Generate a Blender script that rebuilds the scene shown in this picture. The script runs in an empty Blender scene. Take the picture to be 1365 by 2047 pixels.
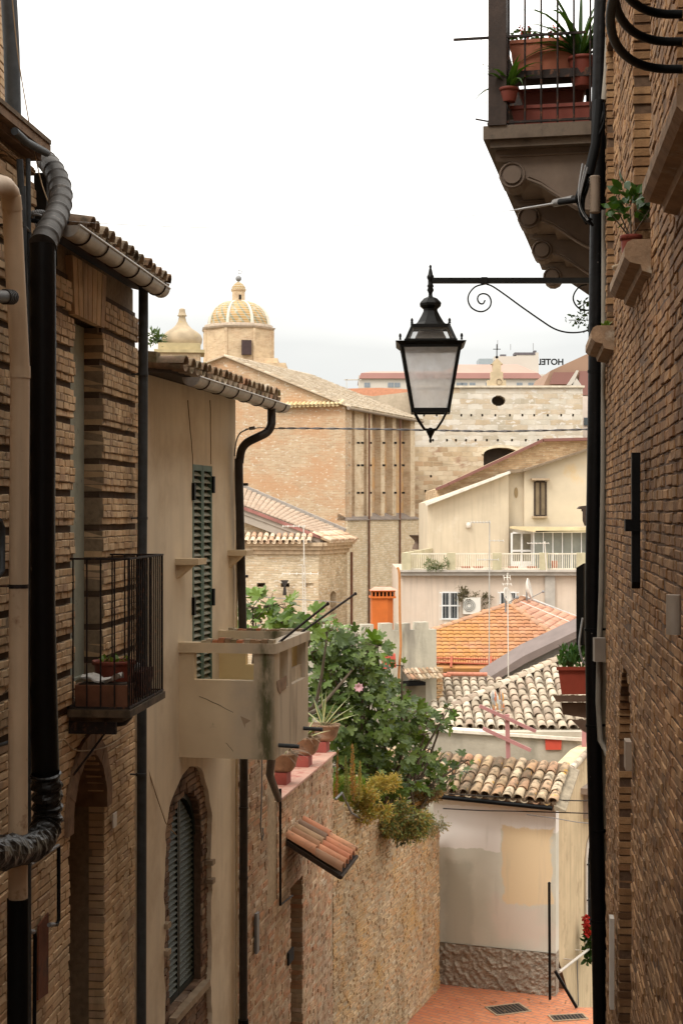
import bpy, bmesh, math, random
from mathutils import Vector, Matrix
V = Vector
R = math.radians
rnd = random.Random(7)
sc = bpy.context.scene
COL = sc.collection
# ------------------------------------------------------------ camera
F = 3000.0; CX = 682.5; CY = 1023.5      # focal length and centre in photograph pixels
cam = bpy.data.cameras.new('camera')
cam.sensor_fit = 'VERTICAL'; cam.sensor_height = 24.0; cam.lens = F / 2047 * 24.0
cam.clip_start = 0.1; cam.clip_end = 5000
camo = bpy.data.objects.new('camera', cam); COL.objects.link(camo)
camo.location = (0, 0, 0); camo.rotation_euler = (R(90), 0, 0)
sc.camera = camo
# ------------------------------------------------------------ world
SUND = V((0.50, 0.62, -0.95)).normalized()
w = bpy.data.worlds.new('World'); sc.world = w; w.use_nodes = True
nt = w.node_tree; nt.nodes.clear()
out = nt.nodes.new('ShaderNodeOutputWorld'); bg = nt.nodes.new('ShaderNodeBackground')
sky = nt.nodes.new('ShaderNodeTexSky'); sky.sky_type = 'NISHITA'; sky.sun_disc = False
sky.sun_elevation = math.asin(-SUND.z); sky.sun_rotation = math.atan2(-SUND.x, -SUND.y) % (2 * math.pi)
mix = nt.nodes.new('ShaderNodeMix'); mix.data_type = 'RGBA'
tc = nt.nodes.new('ShaderNodeTexCoord'); nz = nt.nodes.new('ShaderNodeTexNoise'); nz.inputs['Scale'].default_value = 3
nz.inputs['Detail'].default_value = 5
mp = nt.nodes.new('ShaderNodeMapping'); mp.inputs['Scale'].default_value = (1, 1, 4)
nt.links.new(tc.outputs['Generated'], mp.inputs['Vector']); nt.links.new(mp.outputs[0], nz.inputs['Vector'])
mr = nt.nodes.new('ShaderNodeMapRange'); mr.inputs[1].default_value = .35; mr.inputs[2].default_value = .65
mr.inputs[3].default_value = .80; mr.inputs[4].default_value = .97
nt.links.new(nz.outputs['Fac'], mr.inputs[0]); nt.links.new(mr.outputs[0], mix.inputs['Factor'])
nt.links.new(sky.outputs[0], mix.inputs['A']); mix.inputs['B'].default_value = (13.3, 12.8, 11.9, 1)
sx = nt.nodes.new('ShaderNodeSeparateXYZ'); nt.links.new(tc.outputs['Generated'], sx.inputs[0])
n2 = nt.nodes.new('ShaderNodeTexNoise'); n2.inputs['Scale'].default_value = 2.2; n2.inputs['Detail'].default_value = 4; nt.links.new(mp.outputs[0], n2.inputs['Vector'])
ad = nt.nodes.new('ShaderNodeMath'); ad.operation = 'MULTIPLY_ADD'; ad.inputs[1].default_value = .22; nt.links.new(n2.outputs['Fac'], ad.inputs[0]); nt.links.new(sx.outputs[2], ad.inputs[2])
m3 = nt.nodes.new('ShaderNodeMapRange'); m3.inputs[1].default_value = .22; m3.inputs[2].default_value = .46; nt.links.new(ad.outputs[0], m3.inputs[0])
dk = nt.nodes.new('ShaderNodeMix'); dk.data_type = 'RGBA'; dk.inputs['A'].default_value = (.355, .37, .385, 1); dk.inputs['B'].default_value = (1, 1, 1, 1); nt.links.new(m3.outputs[0], dk.inputs['Factor'])
ml = nt.nodes.new('ShaderNodeMix'); ml.data_type = 'RGBA'; ml.blend_type = 'MULTIPLY'; ml.inputs['Factor'].default_value = 1; nt.links.new(mix.outputs['Result'], ml.inputs['A']); nt.links.new(dk.outputs['Result'], ml.inputs['B'])
nt.links.new(ml.outputs['Result'], bg.inputs['Color']); bg.inputs['Strength'].default_value = 0.10
nt.links.new(bg.outputs[0], out.inputs[0])
# ------------------------------------------------------------ sun through thin overcast
sl = bpy.data.lights.new('sun', 'SUN'); sl.energy = 1.0; sl.angle = R(18); sl.color = (1.0, .95, .88)
so = bpy.data.objects.new('sun', sl); COL.objects.link(so)
so.rotation_euler = SUND.to_track_quat('-Z', 'Y').to_euler()
# ------------------------------------------------------------ exposure
sc.view_settings.view_transform = 'Standard'; sc.view_settings.look = 'None'
sc.view_settings.exposure = 1.0; sc.view_settings.gamma = 1; sc.view_settings.use_curve_mapping = False
try:
    sc.cycles.max_bounces = 6; sc.cycles.diffuse_bounces = 4; sc.cycles.transparent_max_bounces = 12
except Exception: pass

# ============================================================ helpers
def P(px, py, Y): return V(((px - CX) / F * Y, Y, -(py - CY) / F * Y))
def Zp(py, Y): return -(py - CY) / F * Y
def Xp(px, Y): return (px - CX) / F * Y

class Frame:
    """vertical facade: O origin, t along, n outward normal"""
    def __init__(s, O, A, side=None):
        s.O = V((O.x, O.y, 0)); d = V((A.x - O.x, A.y - O.y, 0)); s.L = d.length; s.t = d.normalized()
        n = V((s.t.y, -s.t.x, 0))
        s.n = n if side is None or n.dot(side) > 0 else -n
    def s_at(s, px, off=0.0):
        k = (px - CX) / F
        return (k * (s.O.y + s.n.y * off) - s.O.x - s.n.x * off) / (s.t.x - k * s.t.y)
    def Y(s, px, off=0.0):
        return s.O.y + s.t.y * s.s_at(px, off) + s.n.y * off
    def z(s, px, py, off=0.0): return Zp(py, s.Y(px, off))
    def W(s, a, z, o=0.0): return s.O + s.t * a + s.n * o + V((0, 0, z))
    def pp(s, px, py, off=0.0): return s.W(s.s_at(px, off), s.z(px, py, off), off)
def vpframe(px, Y, m, Lend=1.0):
    O = V((Xp(px, Y), Y, 0)); return Frame(O, O + V((m, 1, 0)) * Lend)

class MB:
    def __init__(s): s.v = []; s.f = []; s.m = []; s.sm = []
    def add(s, vs, fs, mi=0, smooth=False):
        b = len(s.v); s.v += [V(x) for x in vs]
        for f in fs: s.f.append([b + i for i in f]); s.m.append(mi); s.sm.append(smooth)
    def hexa(s, p, mi=0):  # p: 4 bottom, 4 top
        s.add(p, [(0, 3, 2, 1), (4, 5, 6, 7), (0, 1, 5, 4), (1, 2, 6, 5), (2, 3, 7, 6), (3, 0, 4, 7)], mi)
    def fbox(s, fr, a, b, z0, z1, o0, o1, mi=0):
        s.hexa([fr.W(a, z0, o0), fr.W(b, z0, o0), fr.W(b, z0, o1), fr.W(a, z0, o1),
                fr.W(a, z1, o0), fr.W(b, z1, o0), fr.W(b, z1, o1), fr.W(a, z1, o1)], mi)
    def box(s, x0, x1, y0, y1, z0, z1, mi=0):
        s.hexa([V(q) for q in ((x0, y0, z0), (x1, y0, z0), (x1, y1, z0), (x0, y1, z0), (x0, y0, z1), (x1, y0, z1), (x1, y1, z1), (x0, y1, z1))], mi)
    def prism(s, poly, vec, mi=0, smooth=False):
        n = len(poly); vec = V(vec)
        s.add(poly + [V(p) + vec for p in poly], [tuple(range(n))[::-1], tuple(range(n, 2 * n))], mi)
        b = len(s.v) - 2 * n
        for i in range(n):
            j = (i + 1) % n; s.f.append([b + i, b + j, b + n + j, b + n + i]); s.m.append(mi); s.sm.append(smooth)
    def bar(s, a, b, wd, hd, up=V((0, 0, 1)), mi=0):
        a = V(a); b = V(b); d = (b - a).normalized()
        x = d.cross(up)
        if x.length < 1e-4: x = d.cross(V((0, 1, 0)))
        x.normalize(); y = x.cross(d)
        x = x * wd / 2; y = y * hd / 2
        s.hexa([a - x - y, a + x - y, b + x - y, b - x - y, a - x + y, a + x + y, b + x + y, b - x + y], mi)
    def tube(s, path, r, n=8, mi=0, caps=True, smooth=True):
        path = [V(p) for p in path]; N = len(path)
        rr = r if isinstance(r, (list, tuple)) else [r] * N
        d0 = (path[1] - path[0]).normalized()
        up = V((0, 0, 1)) if abs(d0.z) < .9 else V((0, 1, 0))
        x = d0.cross(up).normalized(); vs = []; fs = []
        for i in range(N):
            d = (path[min(i + 1, N - 1)] - path[max(i - 1, 0)]).normalized()
            x = (x - d * x.dot(d)).normalized(); y = d.cross(x)
            for k in range(n):
                a = 2 * math.pi * k / n; vs.append(path[i] + (x * math.cos(a) + y * math.sin(a)) * rr[i])
        for i in range(N - 1):
            for k in range(n):
                k2 = (k + 1) % n; fs.append((i * n + k, i * n + k2, (i + 1) * n + k2, (i + 1) * n + k))
        s.add(vs, fs, mi, smooth)
        if caps:
            s.add(vs[:n], [tuple(range(n))], mi); s.add(vs[-n:], [tuple(range(n))], mi)
    def lathe(s, c, prof, n=16, mi=0, smooth=True, sx=1, sy=1, rot=0, closed=True):
        c = V(c); vs = []; fs = []
        for r, z in prof:
            for k in range(n):
                a = 2 * math.pi * k / n + rot; vs.append(c + V((r * math.cos(a) * sx, r * math.sin(a) * sy, z)))
        for i in range(len(prof) - 1):
            for k in range(n):
                k2 = (k + 1) % n; fs.append((i * n + k, i * n + k2, (i + 1) * n + k2, (i + 1) * n + k))
        s.add(vs, fs, mi, smooth)
        if closed:
            s.add(vs[:n], [tuple(range(n))[::-1]], mi); s.add(vs[-n:], [tuple(range(n))], mi)
    def ball(s, c, r, n=10, mi=0, sz=1.0):
        m = n // 2 + 1
        s.lathe(c, [(max(.001, r * math.sin(math.pi * i / m)), -r * sz * math.cos(math.pi * i / m)) for i in range(m + 1)], n, mi)
    def build(s, name, mats, parent=None, recalc=True, merge=False):
        me = bpy.data.meshes.new(name)
        base = parent['_base'] if parent is not None and '_base' in parent else None
        bo = V(base) if base is not None else V((0, 0, 0))
        me.from_pydata([tuple(v - bo) for v in s.v], [], s.f)
        if not isinstance(mats, (list, tuple)): mats = [mats]
        for m in mats: me.materials.append(m)
        me.polygons.foreach_set('material_index', s.m); me.polygons.foreach_set('use_smooth', s.sm)
        if recalc:
            bm = bmesh.new(); bm.from_mesh(me)
            if merge: bmesh.ops.remove_doubles(bm, verts=bm.verts, dist=1e-4)
            bmesh.ops.recalc_face_normals(bm, faces=bm.faces); bm.to_mesh(me); bm.free()
        uv = me.uv_layers.new(name='UVMap').data
        for p in me.polygons:
            n = p.normal
            if abs(n.z) < .75:
                t = V((-n.y, n.x, 0)); t.normalize()
                if abs(t.x) > abs(t.y):
                    if t.x < 0: t = -t
                elif t.y < 0: t = -t
                for li in p.loop_indices:
                    c = me.vertices[me.loops[li].vertex_index].co + bo; uv[li].uv = (c.dot(t), c.z)
            else:
                for li in p.loop_indices:
                    c = me.vertices[me.loops[li].vertex_index].co + bo; uv[li].uv = (c.x, c.y)
        o = bpy.data.objects.new(name, me); COL.objects.link(o)
        if parent is not None:
            o.parent = parent; o['_base'] = tuple(bo)
        return o
def thing(name, label, cat, base, group=None):
    o = bpy.data.objects.new(name, None); COL.objects.link(o); o.empty_display_size = .2
    o.location = base; o['_base'] = tuple(base); o['label'] = label; o['category'] = cat
    if group: o['group'] = group
    return o
def tag(o, label, cat, group=None):
    o['label'] = label; o['category'] = cat
    if group: o['group'] = group
    return o
def struct(o, kind='structure'): o['kind'] = kind; return o
def recentre(o):
    """put a single-mesh thing's origin at its base centre"""
    me = o.data; xs = [v.co for v in me.vertices]
    c = V(((min(p.x for p in xs) + max(p.x for p in xs)) / 2, (min(p.y for p in xs) + max(p.y for p in xs)) / 2, min(p.z for p in xs)))
    me.transform(Matrix.Translation(-c)); o.location = c; return o
def single(mb, name, mat, label, cat, group=None, **k):
    return tag(recentre(mb.build(name, mat, **k)), label, cat, group)

# ============================================================ materials
def c4(c): return (c[0], c[1], c[2], 1)
class N:
    def __init__(s, name):
        s.mat = bpy.data.materials.new(name); s.mat.use_nodes = True; s.t = s.mat.node_tree; s.t.nodes.clear()
        s.out = s.t.nodes.new('ShaderNodeOutputMaterial'); s.b = s.t.nodes.new('ShaderNodeBsdfPrincipled')
        s.t.links.new(s.b.outputs[0], s.out.inputs[0]); s.g = s.t.nodes.new('ShaderNodeNewGeometry'); s.h = None
        s.uvn = None
    def n(s, k, **a):
        x = s.t.nodes.new(k)
        for q, v in a.items(): setattr(x, q, v)
        return x
    def L(s, a, b): s.t.links.new(a, b)
    def uv(s):
        if s.uvn is None:
            s.uvn = s.n('ShaderNodeUVMap'); s.uvn.uv_map = 'UVMap'
        return s.uvn.outputs[0]
    def pos(s): return s.g.outputs['Position']
    def map(s, vec, scale):
        m = s.n('ShaderNodeMapping'); m.inputs['Scale'].default_value = scale; s.L(vec, m.inputs[0]); return m.outputs[0]
    def noise(s, scale, detail=4, vec=None, rough=.55, dist=0):
        x = s.n('ShaderNodeTexNoise'); x.inputs['Scale'].default_value = scale; x.inputs['Detail'].default_value = detail
        x.inputs['Roughness'].default_value = rough; x.inputs['Distortion'].default_value = dist
        s.L(vec if vec is not None else s.pos(), x.inputs['Vector']); return x.outputs['Fac']
    def rng(s, f, a, b, c=0, d=1):
        m = s.n('ShaderNodeMapRange'); m.inputs[1].default_value = a; m.inputs[2].default_value = b
        m.inputs[3].default_value = c; m.inputs[4].default_value = d; s.L(f, m.inputs[0]); return m.outputs[0]
    def math(s, op, a, b=None):
        m = s.n('ShaderNodeMath', operation=op)
        for i, q in enumerate((a, b)):
            if q is None: continue
            if isinstance(q, (int, float)): m.inputs[i].default_value = q
            else: s.L(q, m.inputs[i])
        return m.outputs[0]
    def mix(s, a, b, f, blend='MIX'):
        m = s.n('ShaderNodeMix', data_type='RGBA', blend_type=blend)
        for k, q in (('A', a), ('B', b)):
            if isinstance(q, (tuple, list)): m.inputs[k].default_value = c4(q)
            else: s.L(q, m.inputs[k])
        if isinstance(f, (int, float)): m.inputs['Factor'].default_value = f
        else: s.L(f, m.inputs['Factor'])
        return m.outputs['Result']
    def ramp(s, f, cols):
        r = s.n('ShaderNodeValToRGB'); e = r.color_ramp; cols = list(cols) * (2 if len(cols) == 1 else 1); n = len(cols); e.interpolation = 'LINEAR'
        while len(e.elements) < n: e.elements.new(.5)
        for i, c in enumerate(cols): e.elements[i].position = i / max(1, n - 1); e.elements[i].color = c4(c)
        s.L(f, r.inputs[0]); return r.outputs[0]
    def rect(s, x0, x1, z0, z1, soft=.03, wob=.04, wscale=6):
        """mask of a painted patch in world X / Z with a wavering edge"""
        sp = s.n('ShaderNodeSeparateXYZ'); s.L(s.pos(), sp.inputs[0])
        w = s.rng(s.noise(wscale, 5), .3, .7, -wob, wob)
        X = s.math('ADD', sp.outputs[0], w); w2 = s.rng(s.noise(wscale * 1.3, 5), .3, .7, -wob, wob); Z = s.math('ADD', sp.outputs[2], w2)
        a = s.rng(X, x0, x0 + soft); b = s.rng(X, x1 - soft, x1, 1, 0); c = s.rng(Z, z0, z0 + soft); d = s.rng(Z, z1 - soft, z1, 1, 0)
        return s.math('MULTIPLY', s.math('MULTIPLY', a, b), s.math('MULTIPLY', c, d))
    def bump(s, f, strength, dist=.01):
        b = s.n('ShaderNodeBump'); b.inputs['Strength'].default_value = strength; b.inputs['Distance'].default_value = dist
        s.L(f, b.inputs['Height'])
        if s.h is not None: s.L(s.h, b.inputs['Normal'])
        s.h = b.outputs[0]
    def done(s, col, rough=.85, metal=0, spec=.3):
        if isinstance(col, (tuple, list)): s.b.inputs['Base Color'].default_value = c4(col)
        else: s.L(col, s.b.inputs['Base Color'])
        if isinstance(rough, (int, float)): s.b.inputs['Roughness'].default_value = rough
        else: s.L(rough, s.b.inputs['Roughness'])
        s.b.inputs['Metallic'].default_value = metal; s.b.inputs['Specular IOR Level'].default_value = spec
        if s.h is not None: s.L(s.h, s.b.inputs['Normal'])
        return s.mat
def scl(c, k): return tuple(x * k for x in c)
def m_plain(name, col, rough=.7, var=.25, vs=4, bump=.3, bs=40, metal=0, spec=.3, col2=None, c2f=(.5, .7), c2s=3, streak=0, bd=.004):
    n = N(name); f = n.noise(vs, 6)
    c = n.mix(scl(col, 1 - var), scl(col, 1 + var), n.rng(f, .25, .75))
    if streak:
        sf = n.noise(1, 6, n.map(n.pos(), (7, 7, .5)))
        c = n.mix(c, scl(col, 1 - streak), n.rng(sf, .48, .75, 0, .9))
    if col2 is not None: c = n.mix(c, col2, n.rng(n.noise(c2s, 8, rough=.65), c2f[0], c2f[1]))
    if bump: n.bump(n.noise(bs, 5), bump, bd)
    return n.done(c, rough, metal, spec)
def m_island(name, cols, rough=.85, var=.2, vs=5, bump=.5, bs=60, bd=.004, dirt=None, dirtf=(.5, .75), ds=2.5, dirt2=None, d2f=(.55, .7), d2s=9, spec=.25, fleck=0, big=0, streak=0):
    n = N(name); c = n.ramp(n.g.outputs['Random Per Island'], cols)
    v = n.rng(n.noise(vs, 6), .25, .75, 1 - var, 1 + var)
    vc = n.n('ShaderNodeCombineXYZ')
    for i in range(3): n.L(v, vc.inputs[i])
    c = n.mix(c, vc.outputs[0], 1.0, 'MULTIPLY')
    if big:
        v2 = n.rng(n.noise(.9, 7, rough=.62), .3, .7, 1 - big, 1 + big); vb = n.n('ShaderNodeCombineXYZ')
        for i in range(3): n.L(v2, vb.inputs[i])
        c = n.mix(c, vb.outputs[0], 1.0, 'MULTIPLY')
    if streak: c = n.mix(c, scl(cols[0], .35), n.rng(n.noise(1, 7, n.map(n.pos(), (4, 4, .5)), .6), .52, .74, 0, streak))
    if fleck: c = n.mix(c, scl(cols[0], .5), n.rng(n.noise(bs * .7, 3), .55, .7, 0, fleck))
    if dirt is not None: c = n.mix(c, dirt, n.rng(n.noise(ds, 7, rough=.6), dirtf[0], dirtf[1], 0, .85))
    if dirt2 is not None: c = n.mix(c, dirt2, n.rng(n.noise(d2s, 6, rough=.6), d2f[0], d2f[1], 0, .9))
    n.bump(n.noise(bs, 5), bump, bd)
    return n.done(c, rough, 0, spec)
def m_brick(name, cols, mortar, bw=.28, bh=.07, ms=.012, blotch=None, bf=(.5, .7), bls=1.0, pale=None, pf=(.6, .68), ps=14, sq=.5, bump=.8, var=.25, streak=None, wob=.02, hi=None):
    """far masonry: courses from a brick texture in metre UVs, patchy colour"""
    n = N(name)
    wv = n.n('ShaderNodeVectorMath', operation='MULTIPLY_ADD')
    nn = n.n('ShaderNodeTexNoise'); nn.inputs['Scale'].default_value = 3; n.L(n.pos(), nn.inputs['Vector'])
    n.L(nn.outputs['Color'], wv.inputs[0]); wv.inputs[1].default_value = (wob * 2, wob * 2, 0); n.L(n.uv(), wv.inputs[2])
    b = n.n('ShaderNodeTexBrick'); n.L(wv.outputs[0], b.inputs['Vector'])
    b.inputs['Scale'].default_value = 1; b.inputs['Brick Width'].default_value = bw; b.inputs['Row Height'].default_value = bh
    b.inputs['Mortar Size'].default_value = ms; b.inputs['Mortar Smooth'].default_value = .4; b.inputs['Bias'].default_value = 0
    b.inputs['Color1'].default_value = (0, 0, 0, 1); b.inputs['Color2'].default_value = (1, 1, 1, 1); b.inputs['Mortar'].default_value = (.5, .5, .5, 1)
    c = n.ramp(b.outputs['Color'], cols)
    c = n.mix(c, mortar, n.math('MULTIPLY', b.outputs['Fac'], .8))
    v = n.rng(n.noise(1.2, 8, rough=.65), .25, .75, 1 - var, 1 + var); vc = n.n('ShaderNodeCombineXYZ')
    for i in range(3): n.L(v, vc.inputs[i])
    c = n.mix(c, vc.outputs[0], 1.0, 'MULTIPLY')
    if blotch is not None: c = n.mix(c, blotch, n.rng(n.noise(bls, 9, n.map(n.pos(), (1, 1, 1.8)), rough=.7), bf[0], bf[1], 0, .8))
    if pale is not None: c = n.mix(c, pale, n.rng(n.noise(ps, 2, n.map(n.pos(), (1, 1, 2.2))), pf[0], pf[1], 0, .9))
    if streak is not None: c = n.mix(c, streak, n.rng(n.noise(1, 6, n.map(n.pos(), (3, 3, .35))), .55, .75, 0, .7))
    if hi is not None:  # eave shade painted in, deepening above height hi[0] (world z) with ragged edge
        sp = n.n('ShaderNodeSeparateXYZ'); n.L(n.pos(), sp.inputs[0])
        z = n.math('ADD', sp.outputs[2], n.rng(n.noise(1.4, 6, n.map(n.pos(), (3, 3, .7))), .3, .7, -hi[2], hi[2]))
        c = n.mix(c, hi[3], n.rng(z, hi[0], hi[1], 0, .75))
    n.bump(n.math('SUBTRACT', 1, b.outputs['Fac']), bump, .01); n.bump(n.noise(18, 6), .5, .02)
    return n.done(c, .9, 0, .15)
def m_leaf(name, cols, rough=.42):
    n = N(name); c = n.ramp(n.g.outputs['Random Per Island'], cols)
    n.done(c, rough, 0, .35)
    tr = n.n('ShaderNodeBsdfTranslucent'); n.L(n.mix(c, (1.0, 1.0, .3), 1.0, 'MULTIPLY'), tr.inputs[0])
    ms = n.n('ShaderNodeMixShader'); ms.inputs[0].default_value = .30
    n.L(n.b.outputs[0], ms.inputs[1]); n.L(tr.outputs[0], ms.inputs[2]); n.L(ms.outputs[0], n.out.inputs[0])
    return n.mat
def m_glass(name, alpha=.35, tint=(.9, .95, .98), rough=.15):
    n = N(name); n.done(tint, rough, 0, .6)
    tr = n.n('ShaderNodeBsdfTransparent'); ms = n.n('ShaderNodeMixShader')
    n.L(n.rng(n.noise(5, 5, n.map(n.pos(), (1, 1, .6))), .3, .7, alpha * .7, min(1, alpha * 1.4)), ms.inputs[0])
    tl = n.n('ShaderNodeBsdfTranslucent'); tl.inputs[0].default_value = c4(tint); m2 = n.n('ShaderNodeMixShader'); m2.inputs[0].default_value = .8
    n.L(n.b.outputs[0], m2.inputs[1]); n.L(tl.outputs[0], m2.inputs[2])
    n.L(tr.outputs[0], ms.inputs[1]); n.L(m2.outputs[0], ms.inputs[2]); n.L(ms.outputs[0], n.out.inputs[0])
    return n.mat

# ============================================================ masonry and roofs
def solid_rows(fr, mb, zs, fn, o0, o1, mi=0, inset=0):
    """thick wall sheet with openings; fn(z) -> solid intervals along s"""
    for z0, z1 in zip(zs[:-1], zs[1:]):
        A = fn(z0 + 1e-4); B = fn(z1 - 1e-4)
        if len(A) != len(B): A = B = fn((z0 + z1) / 2)
        for (a0, a1), (b0, b1) in zip(A, B):
            a0 += inset; b0 += inset; a1 -= inset; b1 -= inset
            mb.hexa([fr.W(a0, z0, o0), fr.W(a1, z0, o0), fr.W(a1, z0, o1), fr.W(a0, z0, o1),
                     fr.W(b0, z1, o0), fr.W(b1, z1, o0), fr.W(b1, z1, o1), fr.W(b0, z1, o1)], mi)
def frange(a, b, st):
    n = max(1, int(round((b - a) / st))); return [a + (b - a) * i / n for i in range(n + 1)]
def bricks(fr, mb, z0, z1, fn, h=.062, L=.25, j=.010, o_in=-.2, o_out=.012, jz=.003, jo=.006, skew=0.0, wave=0.0, skip=0.0):
    z = z0; row = 0
    while z < z1 - h * .5:
        hh = h * rnd.uniform(.92, 1.08)
        for a, b in fn(z + hh / 2):
            s = a - (rnd.random() * L if row % 2 else rnd.random() * L * .5)
            while s < b:
                e = s + L * (rnd.uniform(.88, 1.12) if rnd.random() < .6 else rnd.uniform(.42, .62))
                s0 = max(s, a); e0 = min(e, b)
                if e0 - s0 > .03:
                    c = j * .5; wv = lambda q: wave * math.sin(q * 1.7 + 1) + skew * (q - a)
                    y = rnd.uniform(-jz, jz); oo = o_out + rnd.uniform(-jo, jo)
                    if rnd.random() < skip: oo -= .03
                    q = lambda: rnd.uniform(-.003, .003)
                    f = .004
                    p0, p1 = s0 + c, e0 - c; zb, zt = z + c + y, z + hh - c + y
                    if p1 - p0 > .02:
                        ba = [fr.W(p0, zb + wv(p0), o_in), fr.W(p1, zb + wv(p1), o_in), fr.W(p1, zt + wv(p1), o_in), fr.W(p0, zt + wv(p0), o_in)]
                        md = [fr.W(p0 + q(), zb + wv(p0) + q(), oo - f), fr.W(p1 + q(), zb + wv(p1) + q(), oo - f), fr.W(p1 + q(), zt + wv(p1) + q(), oo - f), fr.W(p0 + q(), zt + wv(p0) + q(), oo - f)]
                        ft = [fr.W(p0 + f + q(), zb + f + wv(p0) + q(), oo + q()), fr.W(p1 - f + q(), zb + f + wv(p1) + q(), oo + q()), fr.W(p1 - f + q(), zt - f + wv(p1) + q(), oo + q()), fr.W(p0 + f + q(), zt - f + wv(p0) + q(), oo + q())]
                        mb.add(ba + md + ft, [(3, 2, 1, 0), (0, 1, 5, 4), (1, 2, 6, 5), (2, 3, 7, 6), (3, 0, 4, 7), (4, 5, 9, 8), (5, 6, 10, 9), (6, 7, 11, 10), (7, 4, 8, 11), (8, 9, 10, 11)])
                s = e
        z += hh; row += 1
def sub_iv(ivs, holes):
    for h0, h1 in holes:
        o = []
        for a, b in ivs:
            if h1 <= a or h0 >= b: o.append((a, b)); continue
            if h0 > a + .01: o.append((a, h0))
            if h1 < b - .01: o.append((h1, b))
        ivs = o
    return ivs
def arch_hole(s0, s1, zb, zspring, rise=None):
    c = (s0 + s1) / 2; r = (s1 - s0) / 2; rise = rise or r
    def f(z):
        if z < zb or z > zspring + rise: return None
        if z <= zspring: return (s0, s1)
        w = r * math.sqrt(max(0, 1 - ((z - zspring) / rise) ** 2))
        return (c - w, c + w) if w > .01 else None
    return f
def holes_fn(a, b, hs):
    def f(z):
        aa = a(z) if callable(a) else a; bb = b(z) if callable(b) else b
        if bb - aa < .02: return []
        return sub_iv([(aa, bb)], [h for h in (q(z) for q in hs) if h])
    return f
def rect_hole(s0, s1, z0, z1): return lambda z: (s0, s1) if z0 <= z <= z1 else None
def tile(mb, p, u, v, nn, L, r0, r1, seg=6, th=.016, down=False, tilt=.0, hs=.85):
    """one coppo: half cone shell; p lower centre, v up the slope"""
    vs = []; S = -1 if down else 1
    for (q, r, lift) in ((p, r0, tilt), (p + v * L, r1, 0)):
        for rad in (r, r - th):
            for k in range(seg + 1):
                a = math.pi * k / seg
                vs.append(q + u * (math.cos(a) * rad) + nn * (S * math.sin(a) * rad * hs + lift))
    m = seg + 1; fs = []
    for k in range(seg):
        fs += [(k, k + 1, 2 * m + k + 1, 2 * m + k), (m + k, m + k + 1, k + 1, k), (m + k, m + k + 1, 3 * m + k + 1, 3 * m + k)]
    mb.add(vs, fs, 0, True)
def tiles(mb, O, u, v, cols, rows, pitch=.21, row=.34, r=.088, seg=6, j=.008, under=True, keep=None, th=.016, first_under=1, hs=.85):
    nn = u.cross(v).normalized()
    if nn.z < 0: nn = -nn
    for i in range(cols):
        for k in range(rows):
            if keep and not keep((i + .5) * pitch, (k + .5) * row): continue
            q = O + u * ((i + .5) * pitch + rnd.uniform(-j, j)) + v * (k * row + rnd.uniform(-j, j) * 1.5) + nn * (.03 + rnd.uniform(-.004, .004))
            tw = rnd.uniform(-.03, .03); vv = (v + u * tw).normalized()
            tile(mb, q, u, vv, nn, row * 1.22, r * rnd.uniform(.95, 1.05), r * (.78 if hs > .5 else .98), seg, th, tilt=.022 if hs > .5 else .03, hs=hs)
            if under and k < first_under:
                tile(mb, O + u * (i * pitch) + v * (k * row - .02) + nn * .035, u, v, nn, row * 1.1, r * .85, r * .8, seg, th, down=True, tilt=.0)
FIG = []
for i, (ang, rr) in enumerate(((-120, .34), (-106, .58), (-92, .60), (-76, .44), (-62, .80), (-46, .90), (-36, .78), (-24, .50), (-12, .86), (0, 1.0), (12, .86), (24, .50), (36, .78), (46, .90), (62, .80), (76, .44), (92, .60), (106, .58), (120, .34))):
    a = R(90 + ang); FIG.append((math.cos(a) * rr, math.sin(a) * rr))
def leaf_fig(mb, p, d, nrm, size):
    d = d.normalized(); x = d.cross(nrm)
    if x.length < .05: x = V((1, 0, 0))
    x.normalize(); nn = x.cross(d)
    c = p + d * size * .3; vs = [c]
    for a, b in FIG:
        q = 1 + rnd.uniform(-.1, .1)
        vs.append(p + d * size * (.3 + b * .7 * q) + x * size * a * .75 * q + nn * size * (.12 * abs(a) - .12 * max(b, 0) ** 2))
    vs.append(p)
    m = len(FIG); fs = [(0, i, i + 1) for i in range(1, m)] + [(0, m, m + 1), (0, m + 1, 1)]
    mb.add(vs, fs, 0, False)
def leaf_oval(mb, p, d, nrm, L, wd, bend=.15):
    d = d.normalized(); x = d.cross(nrm)
    if x.length < .05: x = V((1, 0, 0))
    x.normalize(); nn = x.cross(d)
    mb.add([p, p + d * L * .35 + x * wd * .5 + nn * L * bend * .4, p + d * L * .7 + x * wd * .4 + nn * L * bend * .2, p + d * L - nn * L * bend, p + d * L * .7 - x * wd * .4 + nn * L * bend * .2, p + d * L * .35 - x * wd * .5 + nn * L * bend * .4],
           [(0, 1, 5), (1, 2, 4, 5), (2, 3, 4)])
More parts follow.
